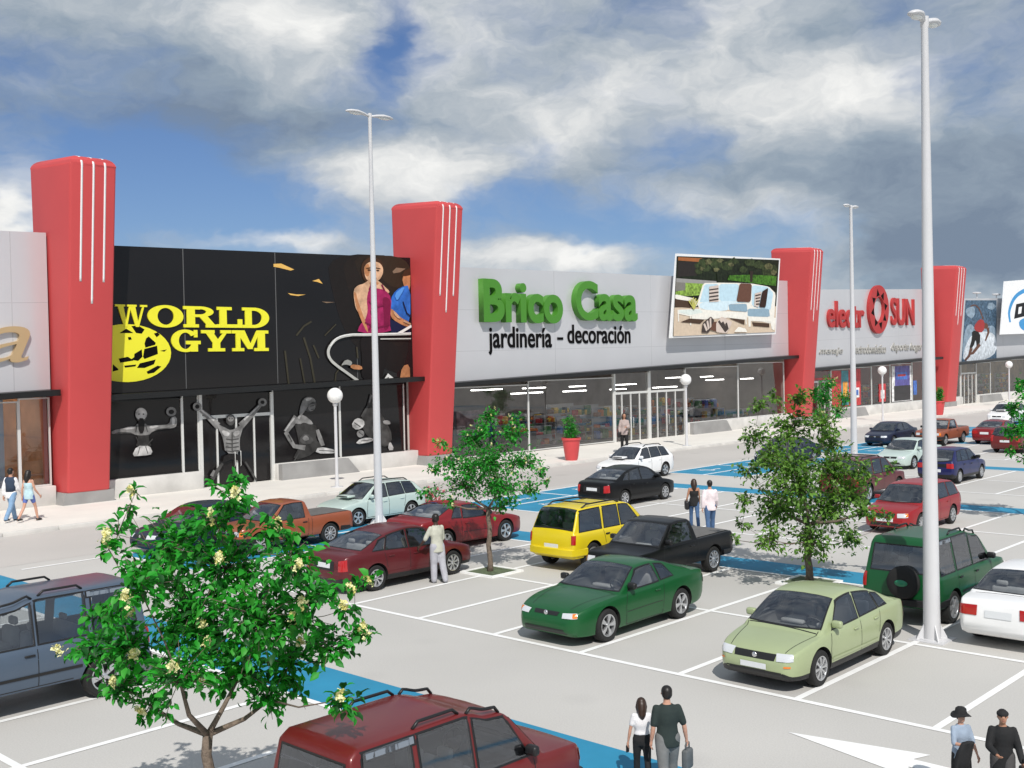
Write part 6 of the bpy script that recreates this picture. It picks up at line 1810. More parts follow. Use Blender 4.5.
# ceiling lamps inside the shops
def strip_lamp(x0, x1, y, z, grp, lab):
    m = MB(); m.box((-(x1 - x0) / 2, -.14, -.03), ((x1 - x0) / 2, .14, .03))
    o = m.build("ceiling_lamp", M_LIT)
    o.location = ((x0 + x1) / 2, y, z)
    tag(o, lab, "ceiling lamp", grp)
for r, y in enumerate((48.2, 52.6)):
    for k in range(7):
        x0 = 44.5 + 5.6 * k + r * .8
        strip_lamp(x0 + (k * 7 % 4) * .5, x0 + 1.6 + (k * 5 % 3) * .6 + (k * 7 % 4) * .5, y, 3.3 + .16 * r + .1 * (k * 3 % 4) + .012 * (x0 - 44), "strip lamps inside the green lettered shop", "white strip lamp on the ceiling behind the glass of the green lettered shop")
for k in range(12):  # rows of lamps added out of view to brighten this dark interior
    strip_lamp(2 + 4.6 * (k % 4), 4.8 + 4.6 * (k % 4), 47.2 + 1.7 * (k // 4), 5.55, "added strip lamps brightening the gold lettered shop", "white strip lamp added under the wooden ceiling to brighten the gold lettered shop")
for k in range(5):
    strip_lamp(87 + 5 * k, 90 + 5 * k, 48.6, 5.55, "strip lamps inside the red ring shop", "white strip lamp on the ceiling behind the red posters")
for k in range(5):
    strip_lamp(116 + 5 * k, 119 + 5 * k, 48.6, 5.55, "strip lamps inside the athlete poster shop", "warm strip lamp on the ceiling below the athlete poster")

# shelves of goods
GOODS = [mat("goods_%s" % n, c, .5) for n, c in (("orange", (.7, .2, .03)), ("green", (.06, .2, .05)), ("red", (.55, .04, .04)), ("white", (.7, .7, .68)), ("blue", (.05, .15, .45)), ("dark", (.05, .045, .04)), ("yellow", (.75, .5, .05)), ("brown", (.22, .1, .05)))]
M_SHELF = mat("shelf_metal", (.45, .45, .46), .4)


def shelf(x, y, w, h, label, group, seed, pal):
    rng = random.Random(seed)
    t = thing("display_shelf", label, "shelf", (x, y, .16), 0, group)
    m = MB()
    m.box((-w / 2, -.03, 0), (w / 2, .03, h))
    nz = max(1, int(h / .6))
    for k in range(nz):
        m.box((-w / 2, -.45, k * h / nz + .05), (w / 2, -.032, k * h / nz + .08))
    m.build("rack", M_SHELF, t)
    g = MB()
    for k in range(nz):
        xx = -w / 2 + .05
        while xx < w / 2 - .25:
            bw = rng.uniform(.15, .5)
            bh = rng.uniform(.2, .9) * h / nz
            g.rbox((xx, -.43, k * h / nz + .082), (min(xx + bw, w / 2), -.08, k * h / nz + .082 + bh), .03, rng.choice(pal), 1)
            xx += bw + .03
    o = g.build("goods", GOODS, t)
    o["kind"] = "stuff"
    return t


n = 0
for y in (48.6, 51.2, 54.4):
    for x in (45.5, 49.5, 54, 57.6, 61.5, 65.4, 69.6, 74, 78.6):
        n += 1
        shelf(x + (y - 48) * .3, y, 3.2, 1.3 + .5 * (n % 3), "shelf of mixed coloured goods behind the glass of the green lettered shop", "shelves of goods in the green lettered shop", n, [0, 1, 2, 3, 5, 7, 1, 6, 4, 5])
for x in (86.5, 92, 96.5, 101, 105.5, 109.5):
    n += 1
    shelf(x, 48.4, 3.4, 2.6, "tall shelf of red and white boxes inside the red ring shop", "shelves of goods in the red ring shop", n, [2, 2, 3, 4, 5, 2, 6])
for x in (116.5, 121, 126, 131.5, 137):
    n += 1
    shelf(x, 48, 3.6, 3.0, "tall shelf of ochre and green goods below the athlete poster", "shelves of goods in the athlete poster shop", n, [7, 6, 1, 7, 5, 0])
for x in (8, 13, 17.6):
    n += 1
    shelf(x, 49.5, 3.2, 1.4, "low wooden toned shelf inside the gold lettered shop", "shelves in the gold lettered shop", n, [7, 5, 7, 0, 3])

# ---------------------------------------------------------------- pylons
def pylon_meshes():
    bm = bmesh.new()
    W2 = 1.0
    prof = [(-1.05, .62), (.15, .50), (1.45, .5), (1.55, 14.72), (-2.25, 14.5)]
    prof = [(-1.0, .62), (1.3, .5), (1.55, 14.72), (-2.22, 14.5)]
    vs = []
    for sx in (-W2, W2):
        for y, z in prof:
            w = sx * (1.0 if z > 5 else .93)
            vs.append(bm.verts.new((w, y, z)))
    n = len(prof)
    bm.faces.new(vs[:n][::-1]); bm.faces.new(vs[n:])
    for i in range(n):
        bm.faces.new((vs[i], vs[(i + 1) % n], vs[n + (i + 1) % n], vs[n + i]))
    bmesh.ops.recalc_face_normals(bm, faces=bm.faces[:])
    up = [e for e in bm.edges if e.verts[0].co.z > 5 and e.verts[1].co.z > 5]
    bmesh.ops.bevel(bm, geom=up, offset=.42, segments=6, profile=.5, affect="EDGES")
    lowe = [e for e in bm.edges if e.verts[0].co.z < 5 and e.verts[1].co.z < 5 or (abs(e.verts[0].co.z - e.verts[1].co.z) > 8)]
    bmesh.ops.bevel(bm, geom=lowe, offset=.1, segments=3, profile=.5, affect="EDGES")
    mb = MB().addbm(bm, 0, True)
    me = mb.mesh("tower", [M_RED])
    mb.normals_out(me)
    me.set_sharp_from_angle(angle=rad(60))
    sk = Skin(me)
    st = []
    for fx, zlow in ((-.5, 9.4), (0, 8.5), (.5, 9.4)):
        pts = []
        k = 40
        for i in range(k + 1):
            u = i / k
            if u < .8:
                z = zlow + (14.35 - zlow) * u / .8
                o, d = (fx, -6, z), (0, 1, 0)
            else:
                o, d = (fx, -2.15 + (u - .8) / .2 * 1.6, 18), (0, 0, -1)
            p, nn = sk.hit(o, d)
            pts.append((p, nn))
        m = MB()
        rings = []
        for p, nn in pts:
            a = Vector((.042, 0, 0))
            rings.append([p - a - nn * .02, p + a - nn * .02, p + a + nn * .014, p - a + nn * .014])
        m.loft(rings, 0, True, True)
        sm = m.mesh("stripe", [M_WHITE]); m.normals_out(sm)
        st.append(sm)
    b = MB()
    b.add([(-1.12, -.95, 0), (1.15, -.95, 0), (1.15, .4, 0), (-1.12, .4, 0), (-1.0, -.97, .5), (1.12, -.97, .5), (1.12, .4, .5), (-1.0, .4, .5)], [(3, 2, 1, 0), (4, 5, 6, 7), (0, 1, 5, 4), (1, 2, 6, 5), (2, 3, 7, 6), (3, 0, 4, 7)])
    bmsh = b.mesh("base", [M_CONC_G])
    return me, st, bmsh


PYM = pylon_meshes()
for xc, lab in ((21.86, "red rounded pylon with white stripes left of the black gym front"), (42.1, "red rounded pylon with white stripes right of the black gym front"),
                (83.65, "red rounded pylon with white stripes beside the garden furniture billboard"), (114.15, "red rounded pylon with white stripes left of the athlete poster")):
    t = thing("pylon", lab, "pylon", (xc, 45.86, .15), 0, "red pylons between the shop fronts")
    t.scale = (1.3 if xc > 100 else 1, 1, 1)
    tw = link("tower", PYM[0], t)
    tw.location = (0, 0, -.15)
    for s in PYM[1]:
        o = link("stripe", s, tw)
    link("base", PYM[2], t)
# ---------------------------------------------------------------- signs and pictures
PCOL = dict(lamp_gold=(.75, .45, .12), lamp_dim=(.22, .15, .1), machine_dim=(.05, .045, .03), dark_cloth=(.012, .01, .01), dark_shorts=(.01, .015, .05), skin_warm=(.45, .2, .09), skin_light=(.6, .37, .23), glow_a=(.0135, .0115, .011), glow_b=(.017, .0132, .0115), glow_c=(.023, .0165, .0125), glow_d=(.034, .0225, .014), blue_light=(.09, .3, .75),
            hair_brown=(.055, .026, .014), blue_shirt=(.03, .14, .5), magenta=(.33, .02, .1), magenta_dark=(.18, .01, .05), steel=(.5, .5, .47), steel_light=(.8, .8, .78), shoe=(.3, .3, .28), white_bit=(.75, .75, .72),
            faint=(.036, .035, .034), light=(.42, .415, .41), mid=(.2, .197, .195), low=(.06, .059, .058), dark=(.014, .013, .013), tree_dark=(.012, .018, .008), roof_orange=(.35, .12, .04), fence=(.025, .02, .018), leaf_mid=(.035, .05, .018), leaf_pale=(.11, .11, .05),
            lawn=(.05, .15, .015), trunk=(.03, .02, .015), path_grey=(.3, .29, .28), wall_grey=(.2, .19, .17), lawn_bright=(.22, .35, .06), deck=(.62, .5, .38), shade_brown=(.07, .04, .025), furn_white=(.82, .79, .72), sky_blue=(.5, .68, .78),
            sky_pale=(.62, .76, .83), blue_grey=(.26, .38, .47), table_top=(.68, .74, .7), cushion_pale=(.62, .52, .46), cushion_dark=(.06, .045, .04), brown=(.13, .06, .04), brown_dark=(.035, .018, .013), reed=(.5, .48, .12), frame=(.82, .8, .75),
            storm=(.07, .12, .18), cloud_mid=(.24, .32, .4), cloud_light=(.6, .65, .7), sport_red=(.35, .04, .04), sign_white=(.86, .87, .88), arc_blue=(.06, .3, .62), ink=(.01, .01, .012))
PMAT = {}


def pm(n, rough=.55):
    if n not in PMAT:
        v, sc = (.5, 2.6) if n in ("mid", "light", "low", "faint") else ((.6, 5) if n in ("tree_dark", "leaf_mid", "leaf_pale", "lawn", "lawn_bright", "storm") else ((.3, 3) if n in ("skin_light", "skin_warm", "magenta", "blue_shirt", "cloud_mid", "cloud_light") else (.07, 4)))
        PMAT[n] = mat("print_" + n, PCOL[n], rough, var=v, scale=sc, spec=.2)
    return PMAT[n]


def print_mesh(key, y, step=.0022, t=.004):
    """flat printed picture: thin cut shapes, each a hair in front of the last"""
    mb = MB()
    mats = []
    for i, (c, poly) in enumerate(PRINTS[key]):
        if c not in mats:
            mats.append(c)
        yy = y - step * i
        mb.prism(poly, yy - t, yy + .001, XZ(), mats.index(c))
    return mb, [pm(c) for c in mats]


mb, mm = print_mesh("gym_print", YF - .006)
wpart(mb, "photo_print", mm, gym)
for k in range(1, 5):
    mb, mm = print_mesh("gym_figure_%d" % k, YF - (.07 if k == 2 else .004), .0016)
    wpart(mb, "window_picture", mm, gym)

# garden furniture billboard
fr = PRINTS["billboard_frame"][0][1]
bt = thing("billboard", "framed billboard photo of a pale blue curved garden sofa on a deck", "billboard", (72.5, 45.2, 7.1))
m = MB(); m.prism(fr, 45.12, 45.3, XZ())
wpart(m, "board", M_WHITE, bt)
mb, mm = print_mesh("billboard", 45.114, .0022)
wpart(mb, "photo_print", mm, bt)
m = MB()
for x in (67, 72.5, 78):
    m.box((x - .06, 45.3, 8.0), (x + .06, 45.9, 8.12)); m.box((x - .06, 45.3, 10.6), (x + .06, 45.9, 10.72))
wpart(m, "bracket", M_ALU, bt)

# athlete poster and blue arc sign
at = thing("athlete_poster", "tall poster of a leaping athlete in red against a cloudy sky", "poster", (125, 45.85, 5))
mb, mm = print_mesh("athlete", 45.893, .0022)
wpart(mb, "photo_print", mm, at)
bs = thing("shop_sign", "white tilted board with a blue arc and black lettering above the last shop", "sign", (136, 45.0, 7.6))
m = MB()
q = [(p[0], p[1]) for p in PRINTS["sign_board"][0][1]]
m.prism(q, 44.92, 45.06, XZ())
wpart(m, "board", pm("sign_white"), bs)
mb, mm = print_mesh("blue_sign", 44.917, .003)
wpart(mb, "logo", mm, bs)
m = MB()
for x in (131, 137, 143):
    m.box((x - .06, 45.06, 9.4), (x + .06, 45.9, 9.52))
wpart(m, "bracket", M_ALU, bs)

# lettering
M_GREEN = mat("sign_green", (.06, .235, .02), .5)
M_INK = mat("sign_black", (.004, .004, .0045), .7, spec=.1)
M_SRED = mat("sign_red", (.42, .03, .03), .5)
M_YEL = mat("sign_yellow", (.82, .78, .03), .5)
M_GOLD = mat("sign_gold", (.55, .4, .22), .35, .3)
M_GREYL = mat("sign_grey_letter", (.42, .41, .38), .4, .2)


def sign_text(txt, x0, x1, z0, z1, depth, m, off=0.0, shear=0.0, y=YF, spacing=1.0, size=1.0, bevel=0.0):
    me = text_mesh(txt, size, depth / 2 / 1.0, off, shear, spacing=spacing, bevel=bevel)
    fit_text(me, x0, x1, z0, z1, y)
    me.materials.clear()
    me.materials.append(m)
    return me


def sign_thing(name, label, loc, meshes):
    t = thing(name, label, "sign", loc)
    for nm, me in meshes:
        o = link(nm, me, t)
        o.location = -Vector(loc)
    return t


sign_thing("shop_sign", "bulging green letters reading Brico Casa on the silver fascia", (54, 45.85, 8),
           [("lettering", sign_text("Brico", 46.4, 53.55, 8.05, 10.62, .42, M_GREEN, .03)), ("lettering", sign_text("Casa", 54.85, 61.4, 8.28, 10.85, .42, M_GREEN, .026))])
sign_thing("shop_sign", "flat black lettering jardinería - decoración below the green letters", (54, 45.85, 6.5),
           [("lettering", sign_text("jardinería", 47.15, 52.85, 6.15, 7.84, .05, M_INK, .014)), ("lettering", sign_text("-", 53.4, 53.95, 7.04, 7.2, .05, M_INK, .02)), ("lettering", sign_text("decoración", 54.4, 61.05, 6.8, 8.02, .05, M_INK, .014))])
es = [("lettering", sign_text("electr", 89.3, 96.3, 8.1, 10.45, .2, M_SRED, .016)), ("lettering", sign_text("SUN", 102.1, 107.3, 8.42, 11.05, .2, M_SRED, .016))]
rg = MB()
k = 40
for (ro, ri, y0, y1) in ((.96, .5, YF - .3, YF - .002),):
    v = []
    for i in range(k):
        a = 2 * math.pi * i / k
        for r in (ro, ri):
            for y in (y0, y1):
                v.append((99.15 + 2.15 * r * math.cos(a), y, 9.86 + 2.35 * r * math.sin(a) + .1 * math.cos(a)))
    F = []
    for i in range(k):
        a, b = 4 * i, 4 * ((i + 1) % k)
        F += [(a, b, b + 2, a + 2), (a + 1, a + 3, b + 3, b + 1), (a, a + 1, b + 1, b), (a + 2, b + 2, b + 3, a + 3)]
    rg.add(v, F, 0)
rme = rg.mesh("ring", [M_SRED]); rg.normals_out(rme)
es.append(("ring", rme))
ry = MB()
for i in range(8):
    a = 2 * math.pi * i / 8 + .2
    p = []
    for da, r in ((-.3, .56), (.3, .56), (.0, .82)):
        p.append((99.15 + 2.15 * r * math.cos(a + da), 9.86 + 2.35 * r * math.sin(a + da)))
    ry = MB()
    ry.prism(p, YF - .306, YF - .298, XZ())
    es.append(("sun_ray", ry.mesh("sun_ray", [M_INK])))

sign_thing("shop_sign", "red electrSUN lettering broken by a red sun ring standing off the silver fascia", (98, 45.85, 8), es)
sign_thing("shop_sign", "small grey script lettering low on the fascia under the red ring sign", (98, 45.85, 5.4),
           [("lettering", sign_text("menaje", 87.9, 92.2, 5.6, 6.35, .08, M_GREYL, .012, .25)), ("lettering", sign_text("electrodoméstico", 94.0, 101.0, 5.75, 6.6, .08, M_GREYL, .012, .25)), ("lettering", sign_text("deporte hogar", 102.2, 109.4, 5.75, 6.75, .08, M_GREYL, .012, .25))])
sign_thing("shop_sign", "large gold italic letter a on the silver fascia at the left edge", (18.5, 45.85, 6.1),
           [("lettering", sign_text("a", 18.05, 19.95, 6.12, 7.6, .16, M_GOLD, -.004, .3))])


# slab serif letters for the gym
class Slab:
    def __init__(self):
        self.mb = MB(); self.k = 0

    def poly(self, pts):
        d = .05 + .0016 * (self.k % 9); self.k += 1
        self.mb.prism(pts, YF - .006 - d, YF - .004, XZ())

    def rect(self, x0, z0, x1, z1):
        self.poly([(x0, z0), (x1, z0), (x1, z1), (x0, z1)])

    def arc(self, cx, cz, rx, rz, tx, tz, a0, a1, n=20):
        out = [(cx + rx * math.cos(rad(a0 + (a1 - a0) * i / n)), cz + rz * math.sin(rad(a0 + (a1 - a0) * i / n))) for i in range(n + 1)]
        inn = [(cx + (rx - tx) * math.cos(rad(a0 + (a1 - a0) * i / n)), cz + (rz - tz) * math.sin(rad(a0 + (a1 - a0) * i / n))) for i in range(n + 1)]
        self.poly(out + inn[::-1])


def slab_word(S, word, x, z, h, widths, gap=.06):
    for ch, w in zip(word, widths):
        s = .15 * h            # serif height
        t = .24 * w            # stem
        R, P, A = S.rect, S.poly, S.arc
        if ch == "W":
            P([(x + w * .05, z + h), (x + w * .24, z + h), (x + w * .355, z), (x + w * .25, z)])
            P([(x + w * .43, z + h), (x + w * .49, z + h), (x + w * .35, z), (x + w * .29, z)])
            P([(x + w * .42, z + h), (x + w * .61, z + h), (x + w * .725, z), (x + w * .62, z)])
            P([(x + w * .86, z + h), (x + w * .92, z + h), (x + w * .72, z), (x + w * .66, z)])
            R(x - w * .02, z + h - s * .6, x + w * .3, z + h); R(x + w * .37, z + h - s * .6, x + w * .66, z + h); R(x + w * .78, z + h - s * .6, x + w, z + h)
        elif ch == "O":
            A(x + w / 2, z + h / 2, w / 2, h / 2 + .02, w * .27, h * .13, 0, 180); A(x + w / 2, z + h / 2, w / 2, h / 2 + .02, w * .27, h * .13, 180, 360)
        elif ch == "G":
            A(x + w * .48, z + h / 2, w * .48, h / 2 + .02, w * .25, h * .14, 35, 335, 30)
            R(x + w * .5, z + h * .34, x + w * 1.0, z + h * .5); R(x + w * .66, z, x + w * .9, z + h * .36); R(x + w * .78, z + h * .66, x + w * .9, z + h)
        elif ch in "RD":
            R(x + w * .1, z, x + w * .1 + t, z + h); R(x, z, x + w * .45, z + s); R(x, z + h - s, x + w * .5, z + h)
            if ch == "D":
                A(x + w * .42, z + h / 2, w * .56, h / 2, w * .27, h * .15, -90, 90)
            else:
                A(x + w * .48, z + h * .745, w * .42, h * .255, w * .22, h * .13, -90, 90)
                R(x + w * .3, z + h * .49, x + w * .5, z + h * .62)
                P([(x + w * .46, z + h * .52), (x + w * .7, z + h * .56), (x + w * .96, z + s * .6), (x + w * .7, z + s * .6)]); R(x + w * .66, z, x + w * 1.02, z + s)
        elif ch == "L":
            R(x + w * .1, z, x + w * .1 + t * 1.15, z + h); R(x, z + h - s, x + w * .58, z + h); R(x, z, x + w, z + s * 1.1); R(x + w * .82, z, x + w, z + h * .42)
        elif ch == "Y":
            P([(x + w * .08, z + h), (x + w * .34, z + h), (x + w * .62, z + h * .42), (x + w * .38, z + h * .38)]); P([(x + w * .8, z + h), (x + w * .92, z + h), (x + w * .6, z + h * .36), (x + w * .5, z + h * .46)])
            R(x + w * .37, z, x + w * .62, z + h * .45); R(x, z + h - s, x + w * .44, z + h); R(x + w * .64, z + h - s, x + w, z + h); R(x + w * .22, z, x + w * .78, z + s)
        elif ch == "M":
            R(x + w * .1, z, x + w * .22, z + h); R(x + w * .7, z, x + w * .9, z + h)
            P([(x + w * .1, z + h), (x + w * .34, z + h), (x + w * .56, z + h * .1), (x + w * .42, z + h * .1)]); P([(x + w * .68, z + h), (x + w * .78, z + h), (x + w * .54, z + h * .1), (x + w * .46, z + h * .2)])
            R(x, z + h - s, x + w * .3, z + h); R(x + w * .7, z + h - s, x + w, z + h); R(x, z, x + w * .32, z + s); R(x + w * .6, z, x + w, z + s)
        x += w + gap
    return x


gs = thing("shop_sign", "yellow slab lettering WORLD GYM with a globe on the black fascia", "sign", (27.6, 45.85, 5))
S = Slab()
slab_word(S, "WORLD", 23.77, 7.62, .98, (1.5, 1.78, 1.75, 1.38, 1.55), .01)
slab_word(S, "GYM", 26.42, 6.5, 1.0, (1.5, 1.6, 2.05), .05)
wpart(S.mb, "lettering", M_YEL, gs)
gl = MB()
def ell(cx, cz, rx, rz, n=36, a0=0, a1=360):
    return [(cx + rx * math.cos(rad(a0 + (a1 - a0) * i / n)), cz + rz * math.sin(rad(a0 + (a1 - a0) * i / n))) for i in range(n)]
gl.prism(ell(24.28, 6.46, 2.12, 1.28), YF - .04, YF - .004, XZ(), 0)
for c, poly in PRINTS["globe"]:
    gl.prism(poly, YF - .046, YF - .039, XZ(), 1)
wpart(gl, "globe_logo", [M_YEL, M_INK], gs)

# red posters and screens in the windows of the red ring shop
PC = [mat("poster_" + n, c, .4, var=.4, scale=3) for n, c in (("red", (.5, .03, .035)), ("teal", (.04, .25, .3)), ("orange", (.7, .3, .04)), ("white", (.75, .75, .75)), ("violet", (.09, .08, .3)), ("black", (.02, .02, .022)), ("blue", (.05, .15, .5)))]
for i, (x0, x1, z0, z1, c) in enumerate(((90.2, 93.9, 1.1, 4.3, 0), (92.0, 93.4, 1.2, 4.3, 1), (92.3, 93.2, 1.9, 3.3, 2), (94.1, 95.8, 1.1, 4.4, 0), (94.5, 95.5, 1.8, 2.7, 3), (94.7, 95.3, 2.0, 2.5, 6), (99.5, 101, 1.2, 2.9, 0), (99.9, 100.7, 1.5, 2.3, 3),
                                         (102.3, 106.8, 1.1, 4.5, 3), (103, 106.4, 2.6, 4.5, 4), (102.8, 106.5, 1.15, 2.6, 5), (103.3, 105.8, 3.2, 3.9, 6), (103.6, 105.4, 3.5, 3.7, 0), (107.2, 108, 1.6, 3.0, 6))):
    y = YF + .045 - .004 * i
    wp = MB()
    wp.box((x0, y - .003, z0), (x1, y, z1))
    wpart(wp, "window_poster", PC[c], elec)
wp = MB()
wp.box((85.3, YF - .1, 3.6), (89.9, YF - .065, 3.75), 0)
wpart(wp, "door_banner", PC, elec)
# blue column and counter in the gold lettered shop
m = MB(); m.rbox((18.3, 46.3, .16), (19.0, 46.7, 5.6), .02)
wpart(m, "column", mat("pale_blue_column", (.42, .5, .62), .5), shop0)
# screens / kiosk behind the left glass of the long shop
k1 = thing("sales_kiosk", "dark sales kiosk with an orange top behind the glass left of the green plant pot", "kiosk", (51.2, 47.4, .16))
m = MB(); m.rbox((-1.2, -.5, 0), (1.2, .5, 1.15), .03); m.build("body", mat("kiosk_dark", (.05, .05, .055), .5), k1)
m = MB(); m.rbox((-1.25, -.55, 1.16), (1.25, .55, 1.32), .03); m.build("counter_top", GOODS[0], k1)
k2 = thing("sales_kiosk", "grey kiosk with a large screen behind the glass next to the second pylon", "kiosk", (46.6, 47.2, .16))
m = MB(); m.rbox((-1.4, -.2, 0), (1.4, .2, 3.0), .03); m.build("body", mat("kiosk_grey", (.1, .1, .1), .5), k2)
m = MB(); m.box((-1.15, -.215, 1.3), (1.15, -.2, 2.7)); m.build("screen", mat("kiosk_screen", (.3, .22, .22), .15, var=.6, scale=2), k2)
# ---------------------------------------------------------------- street furniture
M_POLE = mat("pole_white", (.6, .6, .615), .35, var=.02, scale=2)
M_LENS = mat("lamp_lens", (.75, .76, .74), .15, coat=.5)
M_GLOBE = mat("opal_globe", (.88, .88, .87), .25, coat=.4)


def street_lamp(x, y, h, label, arm=.75, r0=.185):
    t = thing("street_lamp", label, "street lamp", (x, y, 0), 0, "tall white double headed street lamps")
    m = MB()
    m.lathe([(.26, .0), (.26, .03), (r0 * 1.06, .035), (r0, .5), (r0 * .96, 1.2), (r0 * .72, h * .5), (r0 * .42, h - .25), (r0 * .5, h - .2), (r0 * .5, h - .02), (.02, h)], 20)
    p = m.build("pole", M_POLE, t, sharp=40)
    g = MB()
    g.box((-.36, -.36, 0), (.36, .36, .022))
    for k in range(4):
        a = math.pi / 4 + k * math.pi / 2
        c, s = math.cos(a), math.sin(a)
        n = (-s * .012, c * .012)
        q = [(r0 * .9, .02), (.32, .02), (.31, .05), (r0 * .95, .34)]
        g.add([(c * u + n[0], s * u + n[1], z) for u, z in q] + [(c * u - n[0], s * u - n[1], z) for u, z in q], [(0, 1, 2, 3), (7, 6, 5, 4), (0, 4, 5, 1), (1, 5, 6, 2), (2, 6, 7, 3), (3, 7, 4, 0)])
    g.build("base_plate", M_POLE, t)
    for sg in (-1, 1):
        b = MB()
        prof = [(.03, .05, .05, 0), (.14, .055, .05, .02), (.3, .1, .06, .05), (.55, .15, .075, .075), (.8, .14, .065, .07), (.95, .09, .045, .055), (1.02, .02, .015, .045)]
        rings = []
        for u, w, d, z in prof:
            rings.append([(sg * u * arm * 1.02, w * math.cos(2 * math.pi * i / 14), h - .12 + z + d * math.sin(2 * math.pi * i / 14) * (1 if math.sin(2 * math.pi * i / 14) > 0 else .8)) for i in range(14)])
        b.loft(rings)
        hd = b.build("lamp_head", M_POLE, t)
        l = MB()
        l.ball((sg * .62 * arm, 0, h - .105), (.27 * arm, .105, .05), 12)
        l.build("lens", M_LENS, hd)
    return t


street_lamp(22.0, 9.1, 12.5, "tall white double headed street lamp beside the pale green sedan", .62, .165)
street_lamp(25.85, 30.85, 14.75, "tall white double headed street lamp behind the maroon sedan", 1.05, .15)
street_lamp(57.9, 28.2, 14.0, "tall white double headed street lamp in front of the red ring sign", .8)


def globe_lamp(x, y, label):
    t = thing("globe_lamp", label, "globe lamp", (x, y, .15), 0, "white globe lamps along the pavement")
    m = MB()
    m.lathe([(.3, 0), (.3, .03), (.1, .05), (.085, .5), (.075, .55), (.07, 3.7), (.11, 3.74), (.12, 3.86), (.05, 3.9)], 14)
    m.build("post", M_POLE, t, sharp=40)
    g = MB(); g.ball((0, 0, 4.2), .36, 24)
    g.build("globe", M_GLOBE, t)


globe_lamp(31.63, 40.66, "white globe lamp on a thin post in front of the black gym front")
globe_lamp(58.95, 40.0, "white globe lamp on a thin post in front of the long shop entrance doors")
globe_lamp(88.0, 40.3, "white globe lamp on a thin post below the red ring sign")
globe_lamp(117.5, 40.3, "white globe lamp on a thin post in front of the athlete poster shop")

M_POT = mat("red_pot", (.62, .07, .075), .5, var=.04)
M_SOIL = mat("soil", (.05, .035, .025), .95, var=.3, scale=10)


def planter(x, y, label, plabel, seed):
    t = thing("plant_pot", label, "plant pot", (x, y, .15), 0, "red plant pots on the pavement")
    m = MB()
    m.lathe([(.3, 0), (.36, .1), (.5, 1.12), (.55, 1.14), (.55, 1.26), (.48, 1.26), (.47, 1.12), (.001, 1.12)], 28)
    m.build("pot", M_POT, t, sharp=40)
    d = MB(); d.lathe([(.465, 1.122), (.001, 1.15)], 20)
    d.build("soil", M_SOIL, t)
    rng = random.Random(seed)
    cl = [(rng.uniform(-.22, .22), rng.uniform(-.22, .22), z, rng.uniform(.27, .38)) for z in (.15, .3, .45, .6, .8, 1.0) for _ in range(3)] + [(0, 0, 1.25, .26)]
    tree("shrub", plabel, "shrub", (x, y, 1.28), cl, (0, 0, .08), .02, .13, 520, LEAF_A, 8, [PETAL[0], PETAL[0]], .03, None, seed)


planter(47.55, 39.97, "red tapered plant pot on the pavement left of the entrance doors", "small dense green shrub growing in the red pot near the entrance doors", 5)
planter(98.6, 39.9, "red tapered plant pot on the pavement below the fourth pylon", "small round green shrub in the red pot below the red ring sign", 6)

# roof floodlights above the athlete poster
for x, lab in ((124.7, "small white floodlight on the roof edge above the athlete poster"), (130.6, "small white floodlight on the roof edge beside the white arc sign")):
    t = thing("floodlight", lab, "floodlight", (x, 46.1, 11.35), 0, "floodlights on the roof edge")
    m = MB(); m.tube([(0, 0, -.1), (0, 0, .75)], .05, 8); m.build("stem", M_POLE, t)
    m = MB(); m.rbox((-.55, -.3, .75), (.55, .3, .95), .07); m.build("lamp_head", M_POLE, t)

# tree pits
for (x, y, lab) in ((21.73, 21.2, "square planted tree pit with a white kerb beside the yellow car"), (25.59, 13.73, "square planted tree pit under the olive tree"), (6.74, 11.13, "square planted tree pit under the flowering foreground tree")):
    t = thing("tree_pit", lab, "tree pit", (x, y, 0), rad(0))
    m = MB()
    for a, b in (((-.62, -.62), (.62, -.52)), ((-.62, .52), (.62, .62)), ((-.62, -.52), (-.52, .52)), ((.52, -.52), (.62, .52))):
        m.box((*a, -.02), (*b, .05))
    m.build("kerb_frame", M_LINE, t)
    m = MB(); m.box((-.52, -.52, -.02), (.52, .52, .03)); m.build("turf", mat("turf", (.1, .13, .07), .95, var=.4, scale=12, bump=.6, bscale=60), t)

# ---------------------------------------------------------------- trees in place
tree("tree", "bright green foreground tree with large cream flower clusters", "tree", TREES["T1"][0], TREES["T1"][1], (.0, .0, 1.62), .068, .128, 1300, LEAF_A, 26, PETAL, .095, seed=11)
tree("tree", "slender green tree with small cream flowers beside the yellow car", "tree", TREES["T2"][0], TREES["T2"][1], (.0, .0, 1.75), .07, .11, 1450, LEAF_A, 42, PETAL, .05, seed=12)
tree("tree", "olive green tree without flowers behind the pale green sedan", "tree", TREES["T3"][0], TREES["T3"][1], (.0, .0, 1.5), .09, .135, 1000, LEAF_B, 0, seed=13)
tree("tree", "distant green tree with cream flowers in front of the third pylon", "tree", TREES["T4"][0], TREES["T4"][1], (.0, .0, 1.6), .09, .15, 900, LEAF_A, 22, PETAL, .07, seed=14)
tree("tree", "green tree cut off by the right edge of the photo", "tree", TREES["T5"][0], TREES["T5"][1], (.0, .0, 1.7), .09, .14, 1200, LEAF_A, 12, PETAL, .05, seed=15)
tree("flowering_bush", "low bush with pink flowers between the mint estate and the red coupe", "bush", TREES["bush"][0], TREES["bush"][1] + [(0, 0, .45, .4), (.2, -.2, .3, .35), (-.2, .2, .3, .35)], (0, 0, .1), .03, .13, 420, LEAF_A, 16, PINK, .085, seed=16)

